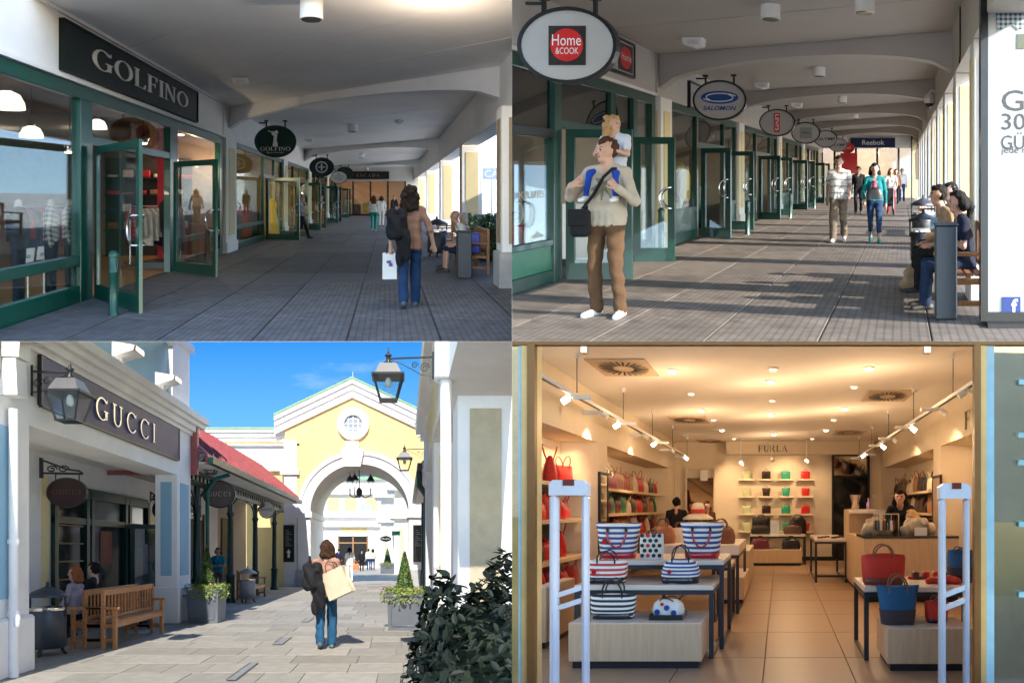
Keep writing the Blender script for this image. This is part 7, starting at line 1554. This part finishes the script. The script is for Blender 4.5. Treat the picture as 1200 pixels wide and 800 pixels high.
shelf_unit(XR + .59, -1, 13.0, 18.9, (1.86, 1.40, .92), (14.5, 16.2, 17.8), 'right niche shelving behind the counter', 6, (2, 8, 5, 2, 6), 1.1)
for (px0, px1, py, D, side, lab) in ((690, 697, 547, 11.3, 1, 'narrow mirror on the left wall pier'), (1121, 1133, 543, 9.6, -1, 'dark framed poster panel on the right wall pier')):
    X = XL + .02 if side == 1 else XR - .02; a, b = (11.25, 11.8) if side == 1 else (12.2, 12.85)
    t = thing(BR, 'wall_mirror', lab, 'mirror', X, a, 0); part(BR, t, 'glass', B(-.01, .01, .05, b - a - .05, .8, 2.05), MATS['mirror'] if side == 1 else mat('poster_tan', (.42, .28, .18), .5)); part(BR, t, 'frame', MB().box(-.02, .02, 0, .05, .75, 2.1).box(-.02, .02, b - a - .05, b - a, .75, 2.1).box(-.02, .02, .05, b - a - .05, 2.05, 2.1), M_PLB)
# --- tables and blocks
def table(x0, x1, d0, d1, H, lab, r=.022, top=M_TOP, low=None, th=.05):
    t = thing(BR, 'display_table', lab, 'table', x0, d0, 0, 'display tables of the handbag shop'); w, l = x1 - x0, d1 - d0
    part(BR, t, 'table_top', B(0, w, 0, l, H - th, H, ch=.004), top); part(BR, t, 'top_frame', MB().box(.0, w, 0.002, .04, H - th - .045, H - th - .001).box(0, w, l - .04, l - .002, H - th - .045, H - th - .001).box(.002, .04, .04, l - .04, H - th - .045, H - th - .001).box(w - .04, w - .002, .04, l - .04, H - th - .045, H - th - .001), M_STEEL)
    for (x, y) in ((r, r), (w - r, r), (r, l - r), (w - r, l - r)): part(BR, t, 'leg', B(x - r, x + r, y - r, y + r, 0, H - th - .046), M_STEEL)
    for x in (r, w - r): part(BR, t, 'floor_rail', B(x - r * .9, x + r * .9, 2 * r, l - 2 * r, .001, .04), M_STEEL)
    if low: part(BR, t, 'low_rail', B(2 * r, w - 2 * r, r * .2, r * 1.8, low, low + .04), M_STEEL)
    return t
def block(x0, x1, d0, d1, H, lab, m=M_OAK):
    t = thing(BR, 'display_block', lab, 'display block', x0, d0, 0, 'oak display blocks'); w, l = x1 - x0, d1 - d0
    part(BR, t, 'case', B(0, w, 0, l, .08, H, ch=.006), m); part(BR, t, 'kick_plinth', B(.03, w - .03, .03, l - .03, 0, .08), M_PLB); part(BR, t, 'top_board', B(.002, w - .002, .002, l - .002, H, H + .006), M_TOP)
DT = lambda H, py: (pl.h - H) * F / (py - pl.vy)
b0 = pl.dist(785); block(kx(666, b0), kx(822, b0), b0, b0 + .78, .43, 'low oak display block with striped bag in front of the nested tables')
t2 = pl.dist(773) ; table(kx(673, t2), kx(836, t2), t2, t2 + 1.05, .74, 'middle nested table with red and blue striped bags')
t3 = 7.2; table(kx(690, t3), kx(848, t3), t3 + .0, t3 + 1.1, .95, 'tallest nested table carrying the striped totes')
t4 = 9.6; table(kx(776, t4), kx(866, t4), t4, t4 + 2.0, .98, 'long table with brown travel bags behind the striped totes', th=.14)
table(kx(835, 9.0), kx(858, 9.0), 8.9, 9.6, .78, 'narrow low table between the nested tables and the aisle')
block(kx(845, 12.4), kx(878, 12.4), 12.4, 14.5, .72, 'stepped oak block beyond the narrow table'); block(kx(843, 10.6), kx(872, 10.6), 10.6, 12.2, .42, 'low oak block beside the aisle')
b5 = pl.dist(663); block(kx(878, b5), kx(940, b5), b5, b5 + .9, .42, 'oak block with dark bags below the back wall'); table(kx(878, b5), kx(945, b5), b5 + .35, b5 + 1.15, .80, 'narrow table above the block below the back wall')
t6 = pl.dist(683); table(kx(955, t6), kx(993, t6), t6, t6 + 2.2, .88, 'slim open frame table beside the counter', low=.12)
cn = thing(BR, 'sales_counter', 'pale oak sales counter with raised end and glass top', 'counter', 1.33, 10.8, 0)
part(BR, cn, 'body', B(0, 1.5, 0, 1.0, .1, 1.02, ch=.006), M_OAK); part(BR, cn, 'long_side', B(0, .5, 1.001, 3.4, .1, 1.02, ch=.006), M_OAK); part(BR, cn, 'plinth', B(.04, 1.5, .04, 3.36, 0, .099), M_PLB); part(BR, cn, 'glass_top', B(-.01, 1.5, -.01, 1.0, 1.021, 1.06), mat('counter_glass', (.05, .06, .055), .1)); part(BR, cn, 'raised_end', MB().box(0, .5, 2.4, 3.4, 1.021, 1.48), M_OAK)
part(BR, cn, 'raised_shelf', B(.001, .9, 2.1, 2.399, 1.40, 1.46), M_PAPER)
t = pl.dist(775); table(kx(1013, t), kx(1133, t), t, t + .95, .73, 'right hand table with red tote beside the security gate', r=.022); b0 = pl.dist(788); block(kx(1040, b0), kx(1140, b0), b0, b0 + .7, .40, 'low oak block under the right hand table')
block(kx(629, 7.3), kx(644, 7.3), 7.2, 8.2, .66, 'narrow table end by the left security gate')
# --- the bags on the tables
def stripes(nm, a, b, fr, off=0): return pattern(nm, a, b, 2, fr, .5, .6, coord='Generated', offs=off)
OFFW = (.74, .70, .62); S_BLUE = stripes('stripe_blue', OFFW, (.02, .05, .22), 8, .2); S_RED = stripes('stripe_red', OFFW, (.5, .03, .03), 6, .2); S_BLK = stripes('stripe_black', OFFW, (.012, .012, .016), 6.5, .2)
PAT_R = mat('patent_red', (.45, .012, .012), .15, coat=.6); PAT_B = mat('patent_black', (.01, .01, .012), .12, coat=.6); OFFM = mat('off_white_canvas', OFFW, .6); DOTB = mat('dot_black', (.012, .012, .015), .5); DOTR = mat('dot_red', (.55, .02, .02), .5); DOTN = mat('dot_blue', (.015, .06, .30), .5); BLKH = mat('black_handle', (.012, .012, .013), .35)
def onb(px0, px1, py0, py1, D): X = kx((px0 + px1) / 2, D); w = (px1 - px0) / F * D; h = (py1 - py0) / F * D; return X, w, h
D_ = 7.55; X, w, h = onb(698, 752, 611, 650, D_); handbag(BR, X, D_, .951, w, h, .2, 'navy striped canvas tote with red base at the wall end of the tall table', S_BLUE, PAT_R, PAT_R, 'tote', hloop=-.62, charm=PAT_R)
X, w, h = onb(797, 849, 610, 650, D_); handbag(BR, X, D_, .951, w, h, .2, 'navy striped canvas tote with red base at the aisle end of the tall table', S_BLUE, PAT_R, PAT_R, 'tote', hloop=-.62)
D_ = 7.42; X, w, h = onb(750, 778, 622, 651, D_)
dots = [(-.72 + .48 * i + (.2 if j % 2 else 0), .14 + .2 * j, .021, DOTR if (i + 2 * j) % 4 == 1 else DOTB) for j in range(5) for i in range(4) if -.72 + .48 * i + (.2 if j % 2 else 0) < .9]
handbag(BR, X, D_, .951, w, h, .13, 'white handbag with black and red dots between the navy totes', OFFM, None, BLKH, 'box', hloop=.3, dots=dots)
D_ = 6.95; X, w, h = onb(687, 736, 655, 682, D_); handbag(BR, X, D_, .741, w, h, .2, 'red striped handbag with black base on the middle table', S_RED, PAT_B, BLKH, 'slouch', hloop=.55, charm=PAT_R, basefrac=.26)
X, w, h = onb(775, 821, 653, 681, D_); handbag(BR, X, D_, .741, w, h, .2, 'blue striped handbag with black base on the middle table', S_BLUE, PAT_B, BLKH, 'dome', hloop=.75, charm=PAT_R, basefrac=.26)
D_ = b0 = pl.dist(785) + .3; X, w, h = onb(692, 746, 698, 727, D_); handbag(BR, X, D_, .437, w, h, .2, 'black striped handbag with black base on the low oak block', S_BLK, PAT_B, BLKH, 'slouch', hloop=.75, basefrac=.24)
X, w, h = onb(765, 803, 702, 722, D_); tr = thing(BR, 'display_tray', 'small black tray under the dotted purse', 'tray', kx(783, D_), D_, .437); part(BR, tr, 'tray_base', B(-.16, .16, -.14, .2, 0, .015), PAT_B); part(BR, tr, 'tray_rim', MB().box(-.16, .16, -.14, -.13, .015, .05).box(-.16, .16, .19, .2, .015, .05).box(-.16, -.15, -.13, .19, .015, .05).box(.15, .16, -.13, .19, .015, .05), PAT_B)
handbag(BR, kx(783, D_), D_ + .02, .453, w, h, .18, 'white purse with blue dots on the black tray', OFFM, None, BLKH, 'dome', yaw=-12, hloop=.25, dots=[(-.5, .3, .026, DOTN), (.1, .55, .026, DOTN), (.55, .28, .026, DOTN), (-.2, .75, .016, DOTR)])
BRW = mat('brown_leather', (.26, .085, .035), .35); BRW2 = mat('brown_leather_dark', (.15, .05, .025), .35)
for (px0, px1, py0, py1, D_, lab, m) in ((762, 792, 605, 626, 10.1, 'brown leather travel bag above the dotted handbag', BRW), (828, 862, 605, 626, 10.0, 'brown leather travel bag behind the aisle tote', BRW2), (786, 806, 612, 629, 10.4, 'cream canvas bag between the travel bags', LEATH[6])):
    X, w, h = onb(px0, px1, py0, py1, D_); handbag(BR, X, D_, .981, w, h, .22, lab, m, None, BRW2, 'dome', hloop=.55)
D_ = b5 + .35; k = 0
for (px0, px1, py0, py1, H, D_, lab, m) in ((880, 902, 627.5, 640, .427, b5 + .2, 'dark red leather bag on the block below the back wall', LEATH[4]), (916, 938, 627.5, 640, .427, b5 + .2, 'black leather bag on the block below the back wall', LEATH[2]), (880, 903, 613, 624, .801, b5 + .6, 'black leather bag with buckle on the narrow back table', LEATH[2]), (918, 940, 613, 624, .801, b5 + .6, 'very dark brown bag on the narrow back table', LEATH[8])):
    X, w, h = onb(px0, px1, py0, py1, D_); handbag(BR, X, D_, H, w, h, .2, lab, m, style='dome', hloop=.4)
X = kx(892, b5 + .9); handbag(BR, X, b5 + .95, .801, .5, .46, .2, 'tall black bag at the back of the narrow table, box shaped', LEATH[2], style='box', hloop=.3); handbag(BR, kx(935, b5 + .9), b5 + .95, .801, .5, .46, .2, 'tall black bag at the back of the narrow table, dome shaped', LEATH[2], style='dome', hloop=.3)
single(BR, 'price_card', B(-.11, .11, -.01, .01, 0, .36), mat('acrylic_card', (.55, .6, .66), .2), 'clear acrylic card holder between the black bags', 'card', kx(908, b5 + .5), b5 + .5, .801)
# right side bags
REDT = mat('red_canvas', (.52, .025, .012), .6, bump=.3, bscale=12); TEALB = mat('blue_canvas', (.006, .085, .20), .6, bump=.3, bscale=12); MAHO = mat('mahogany', (.16, .035, .02), .35); CHAR = mat('charcoal_suede', (.04, .03, .035), .8)
D_ = 6.9; X, w, h = onb(1009, 1061, 645, 681, D_); handbag(BR, X, D_, .731, w, h, .2, 'red canvas tote with brown leather base and handles on the right hand table', REDT, MAHO, mat('tan_handle', (.22, .09, .04), .4), 'slouch', hloop=.45, basefrac=.24)
D_ = b0 = pl.dist(788) + .3; X, w, h = onb(1029, 1081, 685, 729, D_ - .2); handbag(BR, X, D_ - .05, .407, w, h, .18, 'petrol blue tote with charcoal base on the block under the right table', TEALB, CHAR, MATS['tan_handle'], 'tote', hloop=.5, basefrac=.4)
X, w, h = onb(1085, 1112, 702, 728, D_); handbag(BR, X, D_ + .05, .407, w, h, .16, 'crumpled red bag next to the petrol blue tote', REDT, PAT_B, MATS['tan_handle'], 'slouch', hloop=.3)
D_ = 7.1; X, w, h = onb(1110, 1140, 636, 675, D_); handbag(BR, X, D_, .731, w, h, .18, 'petrol blue bag behind the right security gate', TEALB, CHAR, CHAR, 'slouch', hloop=.2, basefrac=.45)
single(BR, 'folded_scarf', caps_mesh(BR, 'folded_scarf', [((-.15, 0, .03), .035, (.15, 0, .03), .035, REDT, .03), ((-.12, .06, .035), .035, (.12, -.04, .04), .035, REDT, .03)], .015, noise=.008, nfreq=30), None, 'folded red cloth lying on the right hand table', 'scarf', kx(1106, 6.95), 6.95, .732)
for k in range(9): single(BR, 'leather_wallet', B(-.035, .035, -.05, .05, 0, .03 + .05 * (k % 2), ch=.008), LEATH[(0, 4, 8, 3, 2)[k % 5]], ('scarlet', 'burgundy', 'dark brown', 'poppy red', 'black')[k % 5] + ' leather wallet %s from the red tote on the right hand table' % ORD[k], 'wallet', kx(1066 + k * 6, 7.45), 7.42, .731, group='small leather goods behind the red tote')
for k in range(6): single(BR, 'leather_wallet', B(-.05, .05, -.08, .08, 0, .03, ch=.008), LEATH[(2, 4, 8)[k % 3]], ('black', 'burgundy', 'dark brown')[k % 3] + ' leather wallet %s from the aisle on the slim open frame table' % ORD[k], 'wallet', kx(960 + k * 5.5, t6 + .5), t6 + .4 + .25 * (k % 3), .881, group='small leather goods on the slim table')
# counter things
D_ = 11.3; CW = cloth('white_tissue', (.5, .43, .34), .8)
for i, (x0, x1) in enumerate(((1.45, 1.8), (2.1, 2.5))): single(BR, 'tissue_pile', caps_mesh(BR, 'tissue_pile', [((x0 - 1.6, .0, .08), .1, (x1 - 1.6, .1, .1), .1, CW, .05), ((x0 - 1.55, .1, .18), .09, (x1 - 1.7, .0, .2), .08, CW, .05)], .022, noise=.02, nfreq=22), None, 'crumpled white dust bags on the counter ' + ('by the key ring rack' if i == 0 else 'before the blond woman'), 'dust bag', 1.6, D_, 1.062)
rk = thing(BR, 'key_ring_rack', 'chrome rack of hanging key rings on the counter', 'rack', 1.72, 11.05, 1.062); part(BR, rk, 'rail', MB().tube([(-.2, 0, .34), (.2, 0, .34)], .012, 6), M_CHROME)
for q in (-.2, .2): part(BR, rk, 'upright', MB().tube([(q, 0, 0), (q, 0, .34)], .01, 6), M_CHROME)
for k in range(9): part(BR, rk, 'key_ring', MB().tube([(-.17 + .042 * k, -.01, .33), (-.17 + .042 * k, -.012, .24)], .004, 4).box(-.185 + .042 * k, -.155 + .042 * k, -.02, 0, .08, .24), (BLKH, TEALB, OFFM, MAHO)[k % 4])
single(BR, 'price_card', B(-.1, .1, 0, .01, 0, .13), M_PAPER, 'white card standing on the counter edge', 'card', 2.25, 10.9, 1.061)
single(BR, 'vase', MB().lathe(0, 0, [(.06, 0), (.08, .02), (.07, .12), (.11, .26), (.12, .28)], 12), mat('silver', (.72, .70, .74), .2, .9), 'silver vase on the raised end of the counter', 'vase', 1.5, 13.6, 1.482); single(BR, 'bottle', MB().lathe(0, 0, [(.04, 0), (.045, .1), (.015, .16), (.015, .22)], 10), mat('lilac_glass', (.4, .25, .55), .2), 'lilac bottle beside the silver vase', 'bottle', 1.75, 13.5, 1.482)
# security gates
def gate(px0, px1, pyt, D, lab):
    X = kx(px0, D); w = (px1 - px0) / F * D; H = pl.Hh(pyt, D); p = w * .2; M_G = mat('gate_white', (.55, .62, .74), .35, var=.04)
    t = thing(BR, 'security_gate', lab, 'security gate', X, D, 0, 'white security gates at the shop entrance')
    part(BR, t, 'post', B(0, p, 0, .1, .06, H - .12, ch=.02), M_G); part(BR, t, 'post', B(w - p * .8, w, .02, .12, .06, H - .12, ch=.02), M_G); part(BR, t, 'header', MB().prism([(0, H - .121), (.0, H - .03), (.03, H), (w - .03, H), (w, H - .03), (w, H - .121), (w - p, H - .119), (p, H - .119)], 0, .12, 'y'), M_G)
    part(BR, t, 'alarm_lamp', B(w * .38, w * .68, -.006, .05, H - .045, H + .004), mat('alarm_red', (.12, .015, .012), .25)); part(BR, t, 'base', B(-.03, w + .03, -.05, .17, 0, .06, ch=.015), M_G)
    for z in (.70, .80): part(BR, t, 'cross_bar', MB().slab([(p, .03, z), (w - p * .8, .03, z + .06), (w - p * .8, .03, z + .10), (p, .03, z + .04)], .04, (0, 1, 0)), M_G)
gate(643, 687, 562, 5.3, 'white security gate by the red bag shelves'); gate(1102, 1138, 566, 5.3, 'white security gate by the petrol blue bags')
# people
D_ = 15.5; person(BR, kx(793, D_), D_, 1.74, 0, 'man in dark polo shirt standing before the back left mirror', BLK, BLK, hair=MATS['hair_black'], style='short', sleeve='short')
person(BR, kx(812, 17), 17, 1.66, 180, 'woman with auburn hair facing the man in dark polo', cloth('brown_top', (.2, .1, .07)), BLK, hair=MATS['hair_auburn'], style='long', female=True)
person(BR, kx(829, 18), 18, 1.68, 200, 'woman in brown dress near the tall mirror', cloth('dull_brown', (.12, .06, .03)), BLK, hair=MATS['hair_brown'], style='bob', female=True)
D_ = 12.6; person(BR, kx(1056, D_), D_, 1.9, 165, 'saleswoman in black with dark hair bending over the counter', BLK, BLK, hair=MATS['hair_black'], style='bob', female=True, J=dict(chest=(0, .08, 1.26), neck=(0, .14, 1.44), head=(0, .22, 1.55), shL=(-.17, .12, 1.38), shR=(.17, .12, 1.38), elL=(-.24, .3, 1.08), wrL=(-.16, .48, 1.05), haL=(-.12, .54, 1.04), elR=(.24, .3, 1.08), wrR=(.16, .48, 1.05), haR=(.12, .54, 1.04)), res=.018)
D_ = 11.95; person(BR, kx(1084, D_), D_, 1.62, 105, 'blond woman in sleeveless black top leaning on the counter', BLK, BLK, hair=mat('hair_blond2', (.5, .30, .12), .5, var=.25, scale=30), style='pony', sleeve='none', female=True, J=dict(chest=(0, .12, 1.22), neck=(0, .2, 1.37), head=(0, .29, 1.46), shL=(-.17, .17, 1.32), shR=(.17, .17, 1.32), elL=(-.24, .3, 1.02), wrL=(-.16, .48, 1.07), haL=(-.12, .54, 1.07), elR=(.24, .3, 1.02), wrR=(.16, .48, 1.07), haR=(.12, .54, 1.07)), res=.018)
hs_ = thing(BR, 'hat_stand', 'straw sun hat with red floral band on a stand', 'hat', kx(818, 10.8), 10.8, .98); part(BR, hs_, 'brim', MB().lathe(0, 0, [(.24, .34), (.245, .36), (.15, .42), (.1, .43)], 22), LEATH[6]); part(BR, hs_, 'crown', MB().lathe(0, 0, [(.105, .43), (.11, .44), (.105, .54), (.07, .6), (.01, .61)], 18), LEATH[6]); part(BR, hs_, 'band', MB().lathe(0, 0, [(.113, .44), (.114, .45), (.112, .5), (.108, .505)], 18), REDT); part(BR, hs_, 'stem', MB().tube([(0, 0, 0), (0, 0, .43)], .012, 6), M_STEEL)

# ------------------------------------------------------------------ unseen ground added behind the camera: pale half bounces light, dark half does not
me = bpy.data.meshes.new('bounce_ground'); me.from_pydata([(-80, -140, -1.75), (1.2, -140, -1.75), (1.2, 2.2, -1.75), (-80, 2.2, -1.75)], [], [(0, 1, 2, 3)]); me.materials.append(mat('bounce_stone', (.70, .68, .64), .85, var=.12, scale=2))
bounce_ground = bpy.data.objects.new('bounce_ground', me); col.objects.link(bounce_ground); bounce_ground['kind'] = 'structure'
me = bpy.data.meshes.new('road'); me.from_pydata([(1.2, -140, -1.8), (80, -140, -1.8), (80, 2.2, -1.8), (1.2, 2.2, -1.8)], [], [(0, 1, 2, 3)]); me.materials.append(mat('dim_ground', (.055, .055, .058), .9, var=.2, scale=3))  # unseen dark ground, added to keep bounce light off the long arcade
road = bpy.data.objects.new('road', me); col.objects.link(road); road['kind'] = 'structure'
# ------------------------------------------------------------------ each place ends where its picture ends
bpy.context.view_layer.update()
E_ = .00003
PLANES = {'TL': [((1, E_, 0)), ((0, E_, -1))], 'TR': [((-1, E_, 0)), ((0, E_, -1))], 'BL': [((1, E_, 0)), ((0, E_, 1))], 'BR': [((-1, E_, 0)), ((0, E_, 1))]}
dead = []
for nm, key in PLACE_OF.items():
    o = bpy.data.objects.get(nm)
    if o is None or o.type != 'MESH': continue
    n_v = len(o.data.vertices)
    co = np.empty(n_v * 3); o.data.vertices.foreach_get('co', co); co = co.reshape(-1, 3)
    M = np.array(o.matrix_world); W_ = co @ M[:3, :3].T + M[:3, 3]
    for no in PLANES[key]:
        if key == 'TL' and no[0] and nm.startswith('pavement'): continue      # unseen paving run on between the two arcades to bounce light
        nv = np.array(no, float); nv[1] = E_ ; s_ = W_ @ nv      # outside where positive
        if s_.max() <= 0: continue
        if s_.min() >= 0: dead.append(o); break
        if o.data.users > 1: o.data = o.data.copy()
        bm = bmesh.new(); bm.from_mesh(o.data); Mi = o.matrix_world.inverted()
        bmesh.ops.bisect_plane(bm, geom=bm.verts[:] + bm.edges[:] + bm.faces[:], dist=1e-6, plane_co=Mi @ Vector((0, 0, 0)), plane_no=(o.matrix_world.transposed().to_3x3() @ Vector(nv)).normalized(), clear_outer=True)
        bm.to_mesh(o.data); bm.free()
        if len(o.data.vertices) == 0: dead.append(o); break
        co = np.empty(len(o.data.vertices) * 3); o.data.vertices.foreach_get('co', co); co = co.reshape(-1, 3); W_ = co @ M[:3, :3].T + M[:3, 3]
def drop(o):
    for c in list(o.children): drop(c)
    bpy.data.objects.remove(o)
gone = set()
for o in dead:
    try: drop(o)
    except ReferenceError: pass
for o in list(sc.objects):
    if o.type == 'EMPTY' and not o.children: bpy.data.objects.remove(o)
# ------------------------------------------------------------------ the two hours of day: which sun shines on which picture
def linked(name, keep):
    c = bpy.data.collections.new(name)
    for o in sc.objects:
        if o.type == 'MESH' and keep(o): c.objects.link(o)
    return c
def root(o):
    while o.parent: o = o.parent
    return o
SUNNY_TL = ('column', 'building', 'pavement', 'hedge', 'road_sign')
kp = {o.name: PLACE_OF.get(o.name) for o in sc.objects}
arc_r = linked('arcade_sun_receivers', lambda o: o.name in ('bounce_ground', 'road') or kp[o.name] == 'TR' or (kp[o.name] == 'TL' and root(o).name.split('.')[0] in SUNNY_TL and 'golf' not in root(o).get('label', '')))
arc_b = linked('arcade_sun_blockers', lambda o: kp[o.name] == 'TR' or (kp[o.name] == 'TL' and root(o).name.split('.')[0] in ('column',)))
str_r = linked('street_sun_receivers', lambda o: kp[o.name] == 'BL' and not o.name.startswith('sky'))
str_b = linked('street_sun_blockers', lambda o: kp[o.name] == 'BL' and not o.name.startswith('sky'))
sun_arcade.light_linking.receiver_collection = arc_r; sun_arcade.light_linking.blocker_collection = arc_b
sun_street.light_linking.receiver_collection = str_r; sun_street.light_linking.blocker_collection = str_b
